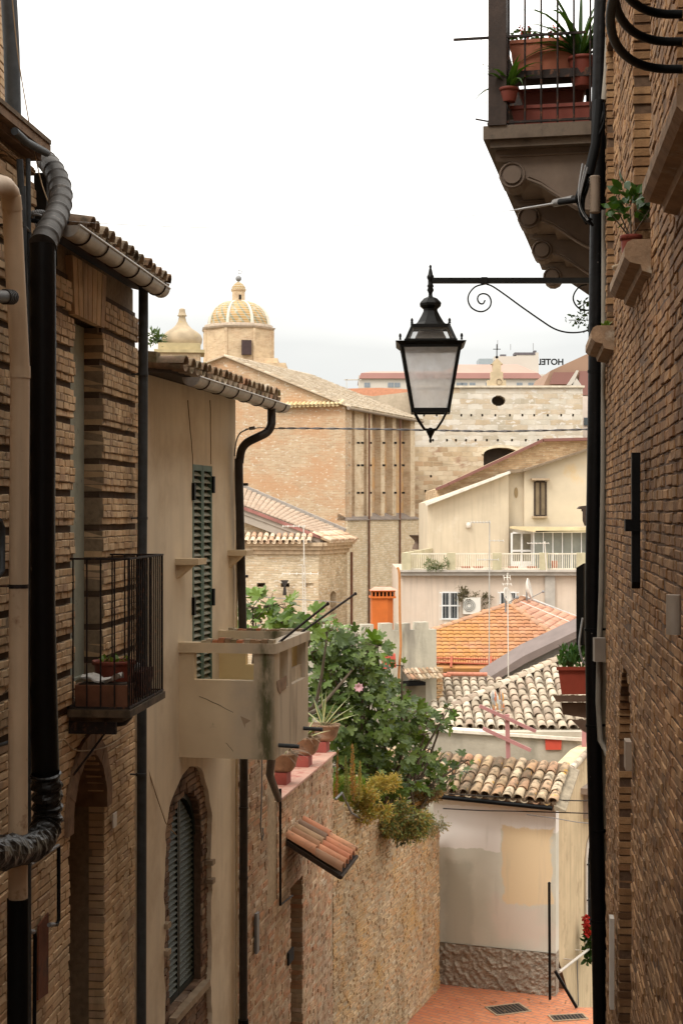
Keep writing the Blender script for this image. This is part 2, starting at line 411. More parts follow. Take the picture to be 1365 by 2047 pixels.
def strap(mb, p, d, L, wd, droop=.6, seg=6, mi=0, edge=None):
    """long strap leaf arching over; with edge, a paler margin strip (material 1)"""
    d = d.normalized(); side = d.cross(V((0, 0, 1)))
    if side.length < .05: side = V((rnd.uniform(-1, 1), rnd.uniform(-1, 1), 0))
    side.normalize(); pts = []; q = V(p); dd = V(d)
    for i in range(seg + 1):
        pts.append(V(q)); q = q + dd * L / seg; dd = (dd + V((0, 0, -droop / seg))).normalized()
    wf = [wd * (1 - abs(2 * (i / seg) - .7) ** 2 * .5) * (1 - (i / seg) ** 3) + .002 for i in range(seg + 1)]
    up = side.cross(d).normalized() * -1
    if edge is None:
        vs = []
        for a, b in zip(pts, wf): vs += [a - side * b / 2 + up * b * .15, a, a + side * b / 2 + up * b * .15]
        mb.add(vs, [(3 * i + k, 3 * i + k + 1, 3 * i + 4 + k, 3 * i + 3 + k) for i in range(seg) for k in (0, 1)], mi)
    else:
        vs = []
        for a, b in zip(pts, wf): vs += [a - side * b / 2 + up * b * .2, a - side * b * .32 + up * b * .1, a, a + side * b * .32 + up * b * .1, a + side * b / 2 + up * b * .2]
        for k in range(4):
            mb.add([vs[5 * i + k + e] for i in range(seg + 1) for e in (0, 1)], [(2 * i, 2 * i + 1, 2 * i + 3, 2 * i + 2) for i in range(seg)], edge if k in (0, 3) else mi)
def rdir(zmin=-1):
    while True:
        d = V((rnd.uniform(-1, 1), rnd.uniform(-1, 1), rnd.uniform(zmin, 1)))
        if .1 < d.length < 1: return d.normalized()
# ============================================================ materials in use
BK_L = [(.54, .35, .20), (.63, .44, .26), (.68, .50, .31), (.57, .38, .21), (.65, .47, .28), (.46, .31, .20)]
M_brickL = m_island('brick_left', BK_L, dirt=(.22, .145, .09), dirtf=(.55, .8), ds=2.2, dirt2=(.62, .47, .29), d2f=(.6, .75), d2s=7, big=.28, streak=.5)
M_groove = m_plain('groove_dirt_shade', (.085, .055, .034), .95, .35, 9, .6, 25)  # dark tone holds both the dirt and the shade of the grooves
M_mortarL = m_plain('mortar_left', (.27, .20, .13), .95, .3, 20, .6)
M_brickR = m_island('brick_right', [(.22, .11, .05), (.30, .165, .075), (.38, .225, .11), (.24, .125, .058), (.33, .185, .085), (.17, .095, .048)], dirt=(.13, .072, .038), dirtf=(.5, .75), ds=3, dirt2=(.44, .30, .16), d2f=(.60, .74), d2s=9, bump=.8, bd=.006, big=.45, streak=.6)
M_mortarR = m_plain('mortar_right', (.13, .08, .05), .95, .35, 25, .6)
M_brickW = m_island('brick_garden_wall', [(.34, .21, .13), (.46, .31, .19), (.52, .39, .26), (.42, .25, .14), (.52, .27, .15), (.56, .45, .33)], big=.3, streak=.5, dirt=(.34, .25, .17), dirtf=(.5, .75), ds=2, dirt2=(.52, .44, .33), d2f=(.6, .72), d2s=12, bump=.8, bd=.006)
M_brickO = m_island('brick_orange_wall', [(.38, .26, .15), (.52, .37, .22), (.58, .44, .28), (.45, .29, .16), (.54, .32, .17), (.54, .45, .32)], big=.3, streak=.55, dirt=(.58, .34, .12), dirtf=(.48, .72), ds=1.1, dirt2=(.38, .28, .18), d2f=(.58, .72), d2s=5, bump=.9, bd=.008)
M_mortarW = m_plain('mortar_garden_wall', (.42, .32, .21), .95, .3, 18, .8)
M_plaster = m_plain('cream_plaster', (.78, .66, .49), .9, .08, 2.5, .25, 30, streak=.14, col2=(.60, .47, .32), c2f=(.50, .74), c2s=1.2)
M_plaster2 = m_plain('balcony_plaster', (.66, .52, .34), .9, .08, 3, .3, 30, streak=.1)
M_dark = m_plain('dark_interior', (.02, .018, .016), .9, .1, bump=0)
M_black = m_plain('black_metal', (.005, .005, .005), .55, .3, 8, .2, 60, spec=.12)
M_blackp = m_plain('black_flue_paint', (.004, .0035, .0035), .42, .3, 6, .6, 14, spec=.18, col2=(.20, .17, .15), c2f=(.70, .73), c2s=16, bd=.008)
M_iron = m_plain('lantern_iron', (.010, .010, .009), .5, .35, 10, .4, 70, spec=.2)
M_rust = m_plain('rusty_iron', (.018, .012, .010), .75, .4, 20, .6, 80, col2=(.14, .055, .025), c2f=(.55, .7), c2s=20)
M_zinc = m_plain('zinc_gutter', (.30, .26, .22), .42, .25, 7, .2, 30, metal=.55, col2=(.42, .38, .34), c2f=(.5, .75), c2s=5, streak=.2)
M_greypipe = m_plain('grey_pipe', (.06, .066, .07), .6, .3, 12, .25, 60, metal=.2)
M_darkpipe = m_plain('brown_drainpipe', (.045, .037, .032), .5, .3, 9, .25, 40, metal=.3)
M_flex = m_plain('bitumen_wrapped_duct', (.07, .064, .058), .55, .45, 10, .7, 25, col2=(.22, .19, .16), c2f=(.6, .75), c2s=9)
M_beige = m_plain('beige_pvc', (.56, .41, .27), .55, .12, 3, .1, 30, streak=.35, col2=(.24, .13, .07), c2f=(.60, .74), c2s=6)
M_shut = m_plain('green_grey_shutter', (.10, .16, .12), .6, .2, 6, .3, 50)
M_shutd = m_plain('dark_green_shutter', (.035, .05, .045), .55, .2, 6, .3, 50)
M_slat = m_plain('faded_slats', (.27, .27, .20), .7, .2, 6, .3, 50)
M_stone = m_plain('sill_stone', (.36, .27, .18), .9, .25, 8, .5, 30)
M_wood = m_plain('dark_wood', (.045, .03, .02), .8, .35, 12, .5, 40)
COPPI = [(.33, .22, .13), (.50, .38, .25), (.62, .50, .36), (.40, .25, .15), (.27, .18, .12), (.56, .42, .27), (.68, .56, .42), (.44, .22, .12)]
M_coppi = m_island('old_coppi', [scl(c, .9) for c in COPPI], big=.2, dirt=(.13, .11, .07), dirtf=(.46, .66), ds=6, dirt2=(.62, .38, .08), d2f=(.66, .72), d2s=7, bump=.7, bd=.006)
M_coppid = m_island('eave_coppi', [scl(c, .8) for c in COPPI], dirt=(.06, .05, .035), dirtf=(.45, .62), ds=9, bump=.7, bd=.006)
M_coppip = m_island('pale_coppi', [(.40, .33, .24), (.55, .46, .35), (.64, .56, .44), (.36, .27, .20), (.50, .40, .30), (.60, .50, .37), (.33, .25, .19)], dirt=(.24, .20, .15), dirtf=(.48, .68), ds=4, bump=.6, bd=.006)
M_coppir = m_island('red_coppi', [(.52, .2, .11), (.60, .30, .17), (.42, .22, .12), (.22, .15, .11), (.56, .36, .2)], dirt=(.25, .17, .11), dirtf=(.55, .7), ds=8, bump=.6)
M_terra = m_plain('terracotta', (.42, .13, .07), .7, .2, 8, .3, 40, col2=(.5, .26, .17), c2f=(.62, .75), c2s=10)
M_soil = m_plain('soil', (.05, .035, .025), .95, .4, 20, .8, 60)
M_leafd = m_leaf('fig_leaf', [(.045, .075, .016), (.085, .13, .026), (.13, .19, .04), (.065, .11, .028), (.18, .25, .06), (.05, .08, .02)])
M_leafl = m_leaf('young_fig_leaf', [(.08, .15, .02), (.13, .22, .035), (.18, .27, .05), (.07, .13, .025)])
M_leafp = m_leaf('pot_leaf', [(.02, .05, .01), (.05, .11, .02), (.03, .07, .015)])
M_agave = m_leaf('agave_green', [(.16, .24, .13), (.22, .30, .17)])
M_agavee = m_plain('agave_margin', (.60, .55, .26), .5, .1)
M_dry = m_leaf('dry_leaf', [(.20, .13, .08), (.30, .2, .12), (.14, .09, .06)])
M_bark = m_plain('bark', (.10, .075, .05), .9, .3, 10, .7, 40)
M_cable = m_plain('cable_grey', (.22, .22, .22), .6, .2)
M_cord = m_plain('cord_beige', (.42, .30, .18), .7, .2)
M_white = m_plain('white_plastic', (.62, .57, .50), .6, .1)
GRDZ = lambda Y: -1.6 - .29 * Y

# ============================================================ HOUSE with rusticated brick (left, near)
F1 = vpframe(120, 11.0, .0975)
s1 = F1.s_at
H1 = thing('brick_house', 'brick house with grooved courses, fat black flue and small iron balcony', 'house', tuple(F1.W(0, -5.2, 0)))
# zones along the facade
sA = s1(-60) - 9; sHouse0 = s1(64); sEnd = s1(272)
dL, dR = s1(143), s1(200)          # balcony doorway
dT, dB = 1.49, -1.43
aL, aR = s1(143), s1(211)          # arched doorway below
arch1 = arch_hole(aL, aR, -12, -2.42)
mb = MB(); hs = [rect_hole(dL, dR, dB, dT), arch1]
zs = frange(-9, -2.5, .5) + frange(-2.42, -1.94, .04) + [-1.9, dB, 0, dT, 1.98]
zs = sorted(set(round(z, 3) for z in zs))
solid_rows(F1, mb, zs, holes_fn(s1(-60), sEnd, hs), -.45, -.022, inset=.018)
solid_rows(F1, mb, [1.98, 2.42], holes_fn(s1(-60), sHouse0, []), -.45, -.022)
mb.build('mortar_wall', M_mortarL, H1)
# grooved blocks: joints every .268 m
mb = MB(); jz0 = .141; pit = .268
lint_l, lint_r = s1(136), s1(206)
def fb(z):
    hh = [q for q in (hs[0](z), hs[1](z)) if q]
    if dT - .02 < z < 1.93: hh.append((lint_l + (1.93 - z) * .10, lint_r - (1.93 - z) * .10))
    return sub_iv([(s1(-60), sEnd)], hh)
mbm = MB()
k = -6
while jz0 + k * pit < 2.3:
    zb = jz0 + k * pit + .023; zt = min(jz0 + (k + 1) * pit - .023, 2.36); k += 1
    if zt - zb < .05: continue
    nrows = 4; h = (zt - zb) / nrows
    ff = fb if zt < 1.99 else (lambda z: [(s1(-60), sHouse0)])
    # each block bulges: middle rows proud, top and bottom rows chamfered back
    for r_ in range(nrows):
        oo = (.022, .034, .034, .024)[r_]
        bricks(F1, mb, zb + r_ * h, zb + (r_ + 1) * h, ff, h=h, L=.135, j=.008, o_in=-.14, o_out=oo, jo=.003)
        for a_, b_ in ff(zb + (r_ + .5) * h): mbm.fbox(F1, a_ + .004, b_ - .004, zb + r_ * h + (.0 if r_ else .004), zb + (r_ + 1) * h - (0 if r_ < 3 else .004), -.13, oo - .005)
bricks(F1, mb, -9.0, jz0 - 6 * pit - .03, holes_fn(s1(-60), sEnd, hs), h=.060, L=.25, o_in=-.14, o_out=-.008, jz=.004, jo=.005)
mbm.build('block_mortar', M_mortarL, H1); nf_ = len(mb.f)
# groove beds: plain strips whose dark colour carries groove shade and dirt
k = -6
while jz0 + k * pit < 2.2:
    gz = jz0 + k * pit; [mb.fbox(F1, a_ + .006, b_ - .006, gz - .024, gz + .024, -.13, -.004) for a_, b_ in (fb(gz) if gz < 1.95 else [(s1(-60), sHouse0)])]; k += 1
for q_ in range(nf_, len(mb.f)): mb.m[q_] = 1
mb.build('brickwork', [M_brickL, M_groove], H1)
# flat arch of vertical voussoirs
mb = MB(); nv = 7
for i in range(nv):
    a0 = i / nv; a1 = (i + 1) / nv
    bt = lambda a: dL - .03 + (dR - dL + .06) * a
    tp = lambda a: lint_l + (lint_r - lint_l) * a
    g = .011
    p = [F1.W(bt(a0) + g, dT, -.14), F1.W(bt(a1) - g, dT, -.14), F1.W(bt(a1) - g, dT, .035), F1.W(bt(a0) + g, dT, .035),
         F1.W(tp(a0) + g, 1.92, -.14), F1.W(tp(a1) - g, 1.92, -.14), F1.W(tp(a1) - g, 1.92, .035), F1.W(tp(a0) + g, 1.92, .035)]
    mb.hexa(p)
mb.build('lintel', M_brickL, H1)
# rear and side body of the house so that it is a solid building; the tall unseen block is raised to darken the alley
mb = MB(); mb.fbox(F1, s1(-60), sEnd, -9, 1.9, -5, -.46); mb.fbox(F1, s1(-60) - 16, s1(-60) - .3, -9, 9.5, -5, 0); mb.fbox(F1, s1(-60) - .3, s1(-60), -9, 2.5, -5, 0); mb.fbox(F1, s1(-60), sHouse0, 1.9, 2.42, -5, -.46)
mb.build('wall', m_brick('left_rear_brick', BK_L, (.16, .11, .07), blotch=(.12, .08, .05)), H1)
# door leaf in the doorway
mb = MB(); mb.fbox(F1, dL, dR, dB, dT, -.24, -.13)
for a, b in ((dL + .03, (dL + dR) / 2 - .02), ((dL + dR) / 2 + .02, dR - .03)):
    mb.fbox(F1, a, b, dB + .1, dB + .12, -.13, -.115)
dr = mb.build('door', m_plain('grey_green_door', (.36, .38, .31), .6, .2, 5, .3, 40, col2=(.12, .12, .10), c2f=(.6, .7), c2s=14), H1)
# lower doorway back wall, patchy plaster
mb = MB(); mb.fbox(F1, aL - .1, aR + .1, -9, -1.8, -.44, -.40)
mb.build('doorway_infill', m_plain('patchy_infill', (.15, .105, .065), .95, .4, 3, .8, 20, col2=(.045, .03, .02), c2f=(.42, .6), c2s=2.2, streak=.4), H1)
# plaster band round the arch
mb = MB(); n_ = 14; cc = (aL + aR) / 2; rr = (aR - aL) / 2
for i in range(n_):
    a0 = math.pi * i / n_; a1 = math.pi * (i + 1) / n_
    q = lambda a, r: (cc + math.cos(a) * r, -2.42 + math.sin(a) * r)
    p = [q(a0, rr + .002), q(a1, rr + .002), q(a1, rr + .17), q(a0, rr + .17)]
    mb.hexa([F1.W(x, z, -.3) for x, z in p] + [F1.W(x, z, .018 + .004 * (i % 2)) for x, z in p])
mb.build('arch_surround', m_plain('arch_brick', (.22, .135, .08), .9, .4, 9, .8, 25), H1)
# eaves of the near block, cornice of two brick steps
mb = MB(); mb.fbox(F1, s1(-60), sHouse0 + .03, 2.42, 2.47, -.4, .06); mb.fbox(F1, s1(-60), sHouse0 + .05, 2.47, 2.53, -.4, .12)
mb.build('cornice', m_plain('cornice_brown', (.22, .14, .085), .9, .4, 8, .8, 25), H1)
mb = MB()
u = F1.t; v_ = (F1.n * -1 * math.cos(R(13)) + V((0, 0, math.sin(R(13)))))
mb.fbox(F1, s1(-60), sHouse0 + .03, 2.53, 2.56, -.4, .13); mb.fbox(F1, s1(-60), sHouse0 + .01, 2.56, 2.585, -4, .09)
mb.build('eave_slab', m_plain('eave_slab', (.15, .105, .065), .9, .5, 9, .9, 20), H1); mb = MB()
# roof over the window bay
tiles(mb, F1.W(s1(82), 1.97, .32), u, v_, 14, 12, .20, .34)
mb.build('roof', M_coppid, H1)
mb = MB()
for (a, b, z, o) in ((s1(-60), sHouse0, 2.50, .02), (s1(84), sEnd + .02, 1.93, .24)):
    p = F1.W(a, z, o); q = F1.W(b, z, o); e = v_ * 4.5 + V((0, 0, .0)); n0 = V((0, 0, .035))
    mb.hexa([p, q, q + e, p + e, p + n0, q + n0, q + e + n0, p + e + n0])
mb.build('roof_boards', M_wood, H1)
# gutter: half-round tube with ring brackets
def half_gutter(fr, sa, sb, zc, off, r, name, parent, mat, nring, ringmat, lip=True):
    mb = MB(); seg = 10; vs = []; fs = []
    for s_ in (sa, sb):
        for rad in (r, r - .006):
            for k in range(seg + 1):
                a = math.pi * k / seg; vs.append(fr.W(s_, zc - math.sin(a) * rad, off + math.cos(a) * rad))
    m = seg + 1
    for k in range(seg): fs += [(k, k + 1, 2 * m + k + 1, 2 * m + k), (m + k, 3 * m + k, 3 * m + k + 1, m + k + 1)]
    mb.add(vs, fs, 0, True)
    for s_ in (sa, sb): mb.prism([fr.W(s_, zc - math.sin(math.pi * k / seg) * r, off + math.cos(math.pi * k / seg) * r) for k in range(seg + 1)], fr.t * .008)
    mb.tube([fr.W(sa, zc, off + r), fr.W(sb, zc, off + r)], .010, 6)
    g = mb.build(name, mat, parent)
    for i in range(nring):
        mb = MB(); s_ = sa + (sb - sa) * (i + .6) / nring
        mb.tube([fr.W(s_, zc - math.sin(math.pi * k / 10) * (r + .004), off + math.cos(math.pi * k / 10) * (r + .004)) for k in range(11)], .006, 5)
        mb.build('bracket', ringmat, g)
    return g
off1 = .36
half_gutter(F1, s1(136, off1), s1(322, off1), 1.895, off1, .078, 'gutter', H1, M_zinc, 6, M_rust)
# ogee drop and downpipe at the far corner
def pipe_px(fr, pts, off, r, name, parent, mat, n=12, z1=None, rings=None, ringmat=None, rr=1.12):
    path = [fr.pp(x, y, off) for x, y in pts]
    mb = MB(); mb.tube(path, r, n); o = mb.build(name, mat, parent)
    if rings:
        for x, y in rings:
            mb = MB(); c = fr.pp(x, y, off); mb.tube([c - V((0, 0, .012)), c + V((0, 0, .012))], r * rr, n)
            mb.bar(c, c - fr.n * (off - .02), .02, .012); mb.build('pipe_clamp', ringmat or mat, o)
    return o
pipe_px(F1, [(287, 568), (287, 640), (286, 900), (284, 1200), (284, 1500), (283, 2080)], .12, .043, 'downpipe', H1, M_greypipe, rings=[(286, 748), (285, 1036), (283, 1548)])
# thin pipes of the near block
F0o = .12
pipe_px(F1, [(46, 372), (52, 700), (56, 1000), (57, 1300), (57, 1600), (57, 2080)], .16, .021, 'downpipe', H1, M_greypipe)
pipe_px(F1, [(57, 318), (58, 480), (62, 800), (62, 1100), (60, 1500)], .13, .017, 'downpipe', H1, M_greypipe)
pipe_px(F1, [(40, 318), (44, 400), (50, 560)], .12, .022, 'downpipe', H1, M_greypipe)
# beige pvc pipe in front with elbow
pipe_px(F1, [(-26, 372), (-4, 368), (10, 372), (20, 384), (24, 402), (26, 440), (36, 640), (41, 740), (39, 1000), (38, 1180), (37, 1500), (37, 1800)], .30, .058, 'waste_pipe', H1, M_beige, 16, rings=[(30, 449), (38, 1172)], ringmat=M_rust, rr=1.03)
mb = MB(); a = F1.pp(41, 732, .3); b = F1.pp(41, 756, .3); mb.tube([a, b], .063, 16); mb.build('pipe_socket', M_beige, H1); mb = MB(); a = F1.pp(22, 392, .3); b = F1.pp(25, 420, .3); mb.tube([a, b], .062, 16)
mb.build('pipe_socket', M_beige, H1)
pipe_px(F1, [(37, 1796), (37, 1900), (37, 2080)], .30, .067, 'pipe_sleeve', H1, M_black, 16)
# big black flue
fo = .30
pipe_px(F1, [(86, 488), (87, 700), (86, 1000), (86, 1200), (88, 1400), (92, 1560)], fo, [.082, .083, .080, .080, .088, .09], 'flue', H1, M_blackp, 20)
# bitumen wrapped bend above, ribbed
base = [(86, 492, 25), (95, 470, 25), (106, 448, 24), (116, 425, 24), (122, 400, 23), (121, 375, 22), (114, 352, 21), (104, 334, 20), (94, 322, 19)]
pts = [F1.pp(x, y, o_) for (x, y, r), o_ in zip(base, (.30, .30, .29, .27, .25, .21, .16, .10, .03))]
def smoothp(pts, n=6):
    o = []
    for i in range(len(pts) - 1):
        p0 = pts[max(i - 1, 0)]; p1 = pts[i]; p2 = pts[i + 1]; p3 = pts[min(i + 2, len(pts) - 1)]
        for k in range(n):
            t = k / n; o.append(.5 * ((2 * p1) + (p2 - p0) * t + (2 * p0 - 5 * p1 + 4 * p2 - p3) * t * t + (3 * p1 - 3 * p2 + p3 - p0) * t ** 3))
    o.append(pts[-1]); return o
sp = smoothp(pts, 16)
rad = []
for i in range(len(sp)):
    t = i / (len(sp) - 1); ph = (t * 11) % 1
    rad.append((.083 - .016 * t) * (1.0 if ph > .14 else 1.10))
mb = MB(); mb.tube(sp, rad, 20)
fbd = mb.build('flue_bend', M_flex, H1)
# crumpled wrapping at the foot, bending out of frame
base = [(92, 1545), (94, 1580), (96, 1620), (92, 1655), (78, 1680), (52, 1694), (20, 1702), (-20, 1706), (-70, 1706)]
sp = smoothp([F1.pp(x, y, fo + .02) for x, y in base], 10)
mb = MB(); nn_ = 22; vs = []; fs = []
d0 = V((0, 0, -1)); x_ = F1.t.copy()
for i, p in enumerate(sp):
    d = (sp[min(i + 1, len(sp) - 1)] - sp[max(i - 1, 0)]).normalized(); x_ = (x_ - d * x_.dot(d)).normalized(); y_ = d.cross(x_)
    wr = .094 + .008 * math.sin(i * 1.1) + rnd.uniform(-.003, .003)
    for k in range(nn_):
        a = 2 * math.pi * k / nn_; r = wr * (1 + rnd.uniform(-.05, .05) + .03 * math.sin(3 * a + i * .4))
        vs.append(p + (x_ * math.cos(a) + y_ * math.sin(a)) * r)
for i in range(len(sp) - 1):
    for k in range(nn_): k2 = (k + 1) % nn_; fs.append((i * nn_ + k, i * nn_ + k2, (i + 1) * nn_ + k2, (i + 1) * nn_ + k))
mb.add(vs, fs, 0, False); mb.build('flue_wrapping', m_plain('shiny_black_wrap', (.010, .009, .008), .30, .4, 10, .9, 22, spec=.30, bd=.01, col2=(.05, .042, .035), c2f=(.60, .72), c2s=22), H1)
# near-black box, painted shade for the gap under the near eaves
mb = MB(); mb.fbox(F1, s1(74), s1(96), 1.75, 2.36, -.02, .07); mb.build('eave_shade_box', M_dark, H1)
# conduit stub lying on the eaves
mb = MB(); mb.tube([F1.pp(30, 262, .13), F1.pp(52, 283, .13), F1.pp(94, 306, .13)], .026, 10); mb.build('conduit_stub', M_greypipe, H1)
# stove vent pipe and small pipes on the near block
mb = MB(); a = F1.pp(-14, 592, .35); b = F1.pp(24, 594, .35); mb.tube([a, b], .038, 14)
for i in range(5):
    c = a.lerp(b, .62 + .09 * i); mb.tube([c, c + (b - a).normalized() * .008], .045, 14)
mb.build('vent_pipe', M_darkpipe, H1)
mb = MB(); mb.tube([F1.pp(-20, 1040, .2), F1.pp(0, 1042, .2), F1.pp(5, 1055, .2), F1.pp(5, 1140, .2), F1.pp(-4, 1152, .2), F1.pp(-20, 1154, .2)], .02, 10)
mb.build('water_pipe', M_greypipe, H1); mb = MB(); mb.tube([F1.pp(-20, 1496, .2), F1.pp(18, 1484, .2)], .012, 8)
mb.build('water_pipe', M_greypipe, H1)
mb = MB(); mb.tube([F1.pp(118, 1690, .06), F1.pp(118, 1838, .06), F1.pp(115, 1848, .06), F1.pp(100, 1849, .06)], .014, 8)
mb.build('water_pipe', M_black, H1); mb = MB(); mb.tube([F1.pp(60, 1862, .1), F1.pp(70, 1863, .1), F1.pp(71, 1876, .1), F1.pp(69, 2080, .1)], .014, 8)
mb.build('water_pipe', M_black, H1)
mb = MB(); mb.tube([F1.pp(99, 1849, .06), F1.pp(108, 1848, .06)], .016, 8); mb.tube([F1.pp(60, 1862, .1), F1.pp(68, 1863, .1)], .016, 8)
mb.tube([F1.pp(62, 1728, .07), F1.pp(117, 1690, .07)], .013, 8); mb.build('pipe_fitting', M_cable, H1)
mb = MB(); p = [F1.pp(x, y, .012) for x, y in ((75, 1850), (95, 1824), (94, 1985), (74, 2000))]; mb.prism(p, F1.n * .012); mb.build('meter_door', m_plain('rust_panel', (.16, .05, .02), .8, .4, 5, .5, 30, col2=(.05, .03, .02), c2f=(.5, .65), c2s=5), H1)
mb = MB(); p = [F1.pp(x, y, .02) for x, y in ((225, 1628), (232, 1622), (232, 1650), (225, 1656))]; mb.prism(p, F1.n * .01); mb.build('number_plate', M_white, H1)
# tall flue standing on the near roof, and the taller brick stack beside it at the frame edge
mb = MB(); mb.tube([P(16, -60, 10.6), P(24, 100, 10.6), P(29, 285, 10.6)], [.058, .058, .056], 16); mb.build('roof_flue', M_greypipe, H1)
Fs = Frame(V((-4.2, 12.8, 0)), V((Xp(4, 12.8), 12.8, 0)), V((0, -1, 0)))
mb = MB(); bricks(Fs, mb, 2.0, 5.4, lambda z: [(0, Fs.L)], h=.065, L=.25, o_in=-.6, o_out=.01)
mb.build('chimney_stack', M_brickL, H1)

# --------- iron balcony (part of the house)
bal = MB(); bz = -1.46
bo = .46
ba, bb = s1(146), s1(262, 0)                    # along the wall
bA = s1(262, bo)                                # near outer corner is seen at px 258
# solve ends from the photograph: near side px 258 at outer, far side px 325 at outer
sn, sf = s1(257, bo), s1(325, bo)
bal.fbox(F1, sn - .02, sf + .02, bz - .07, bz - .015, 0, bo + .02); bal.fbox(F1, sn + .03, sf - .03, bz - .11, bz - .07, 0, bo - .05)
balo = bal.build('balcony', m_plain('balcony_slab_rust', (.11, .075, .045), .9, .4, 9, .7, 30, col2=(.05, .035, .02), c2f=(.45, .65), c2s=7), H1)
mb = MB(); zt = bz + 1.11
def rail(p, q, r=.008): mb.tube([p, q], r, 6)
c0, c1, c2, c3 = (sn, .0), (sn, bo), (sf, bo), (sf, .0)
for z in (zt, bz + .0):
    for (a, b) in ((c0, c1), (c1, c2), (c2, c3)):
        mb.bar(F1.W(a[0], z, a[1]), F1.W(b[0], z, b[1]), .022, .014)
for i in range(5):
    o = .04 + (bo - .04) * i / 4; mb.tube([F1.W(sn, bz, o), F1.W(sn, zt, o)], .0065, 6); mb.tube([F1.W(sf, bz, o), F1.W(sf, zt, o)], .0065, 6)
nb = 16
for i in range(nb): 
    s_ = sn + (sf - sn) * (i + .5) / nb; mb.tube([F1.W(s_, bz, bo), F1.W(s_, zt, bo)], .0065, 6)
mb.build('railing', M_rust, balo)
mb = MB()
for s_ in (sn + .08,): mb.tube([F1.W(s_, bz - .52, .02), F1.W(s_, bz - .1, bo - .12)], .009, 6)
mb.fbox(F1, sn + .02, sn + .06, bz - .2, bz - .11, 0, bo - .1)
mb.build('support_strut', M_rust, balo)
mb = MB(); mb.lathe(F1.W((sn + sf) / 2 - .25, bz - .19, bo - .20), [(.02, -.0), (.10, .015), (.15, .07), (.155, .09)], 18); mb.build('drip_pan', M_black, balo)
# things on the balcony
def pot(mb, c, r, h, mi=0, rim=.03, n=24, sx=1, sy=1):
    mb.lathe(c, [(r * .68, 0), (r * .72, .01), (r * .93, h - rim - .01), (r * .94, h - rim), (r * 1.03, h - rim), (r * 1.05, h - .004), (r * 1.03, h), (r * .93, h), (r * .91, h - .03)], n, mi, sx=sx, sy=sy)
pc = F1.W(s1(229, .24), bz - .01, .24)
t = thing('flower_pot', 'large round terracotta pot with sparse weeds inside the iron balcony', 'flower pot', tuple(pc))
mb = MB(); pot(mb, pc, .165, .32); mb.build('pot', m_plain('old_red_pot', (.20, .05, .03), .6, .25, 8, .3), t)
mb = MB(); mb.lathe(pc + V((0, 0, .27)), [(.001, .02), (.145, .012), (.146, .0)], 20, closed=False); mb.build('soil', M_soil, t)
mb = MB()
for i in range(16):
    q = pc + V((rnd.uniform(-.12, .12), rnd.uniform(-.12, .12), .31)); leaf_oval(mb, q, V((rnd.uniform(-.6, .6), rnd.uniform(-.6, .6), .7)), V((0, 0, 1)), rnd.uniform(.05, .11), .03)
mb.build('leaves', M_leafl, t)
pc = F1.W(sn + .16, bz - .01, .24)
mb = MB()
for (da, db, h) in ((.0, .0, .17),):
    p = [pc + F1.t * a + F1.n * b for a, b in ((-.09, -.20), (.09, -.20), (.09, .20), (-.09, .20))]
    q = [pc + F1.t * a * 1.15 + F1.n * b * 1.06 + V((0, 0, h)) for a, b in ((-.09, -.20), (.09, -.20), (.09, .20), (-.09, .20))]
    mb.hexa(p + q)
t = thing('planter_box', 'low rectangular terracotta planter in the near corner of the iron balcony', 'planter', tuple(pc))
mb.build('box', m_plain('brown_terracotta', (.20, .085, .045), .8, .3, 9, .4), t)
mb = MB(); mb.hexa([pc + F1.t * a + F1.n * b + V((0, 0, z)) for z in (.165, .178) for a, b in ((-.08, -.18), (.08, -.18), (.08, .18), (-.08, .18))]); mb.build('soil', M_soil, t)
mb = MB(); gx = 9; gy = 6; vs = []; 
for i in range(gx):
    for j_ in range(gy): vs.append(pc + F1.n * (-.17 + .30 * i / (gx - 1)) + F1.t * (-.07 + .14 * j_ / (gy - 1)) + V((0, 0, .20 + rnd.uniform(0, .045) + .02 * math.sin(i))) + F1.t * rnd.uniform(-.01, .01))
m_ = len(vs); vs += [v - V((0, 0, .012)) for v in vs]
fs = [(i * gy + j_, i * gy + j_ + 1, (i + 1) * gy + j_ + 1, (i + 1) * gy + j_) for i in range(gx - 1) for j_ in range(gy - 1)]
fs += [tuple(m_ + q for q in f[::-1]) for f in fs]
mb.add(vs, fs); single(mb, 'crumpled_sheet', m_plain('white_sheet', (.62, .60, .56), .8, .1), 'crumpled whitish sheet lying on the low terracotta planter', 'plastic sheet')
pc = F1.W(sf - .24, bz - .01, .30)
t = thing('planter_box', 'dark reddish planter box at the far end of the iron balcony', 'planter', tuple(pc))
mb = MB(); mb.hexa([pc + F1.t * a * k_ + F1.n * b * k_ + V((0, 0, z)) for z, k_ in ((0, 1), (.2, 1.1)) for a, b in ((-.2, -.08), (.2, -.08), (.2, .08), (-.2, .08))]); mb.build('box', m_plain('dark_red_plastic', (.09, .022, .016), .6, .2), t)
mb = MB(); mb.ball(pc + F1.t * -.1 + V((0, 0, .23)), .05, 8); mb.ball(pc + F1.t * .0 + V((0, 0, .22)), .04, 8); mb.build('stones', M_cable, t)

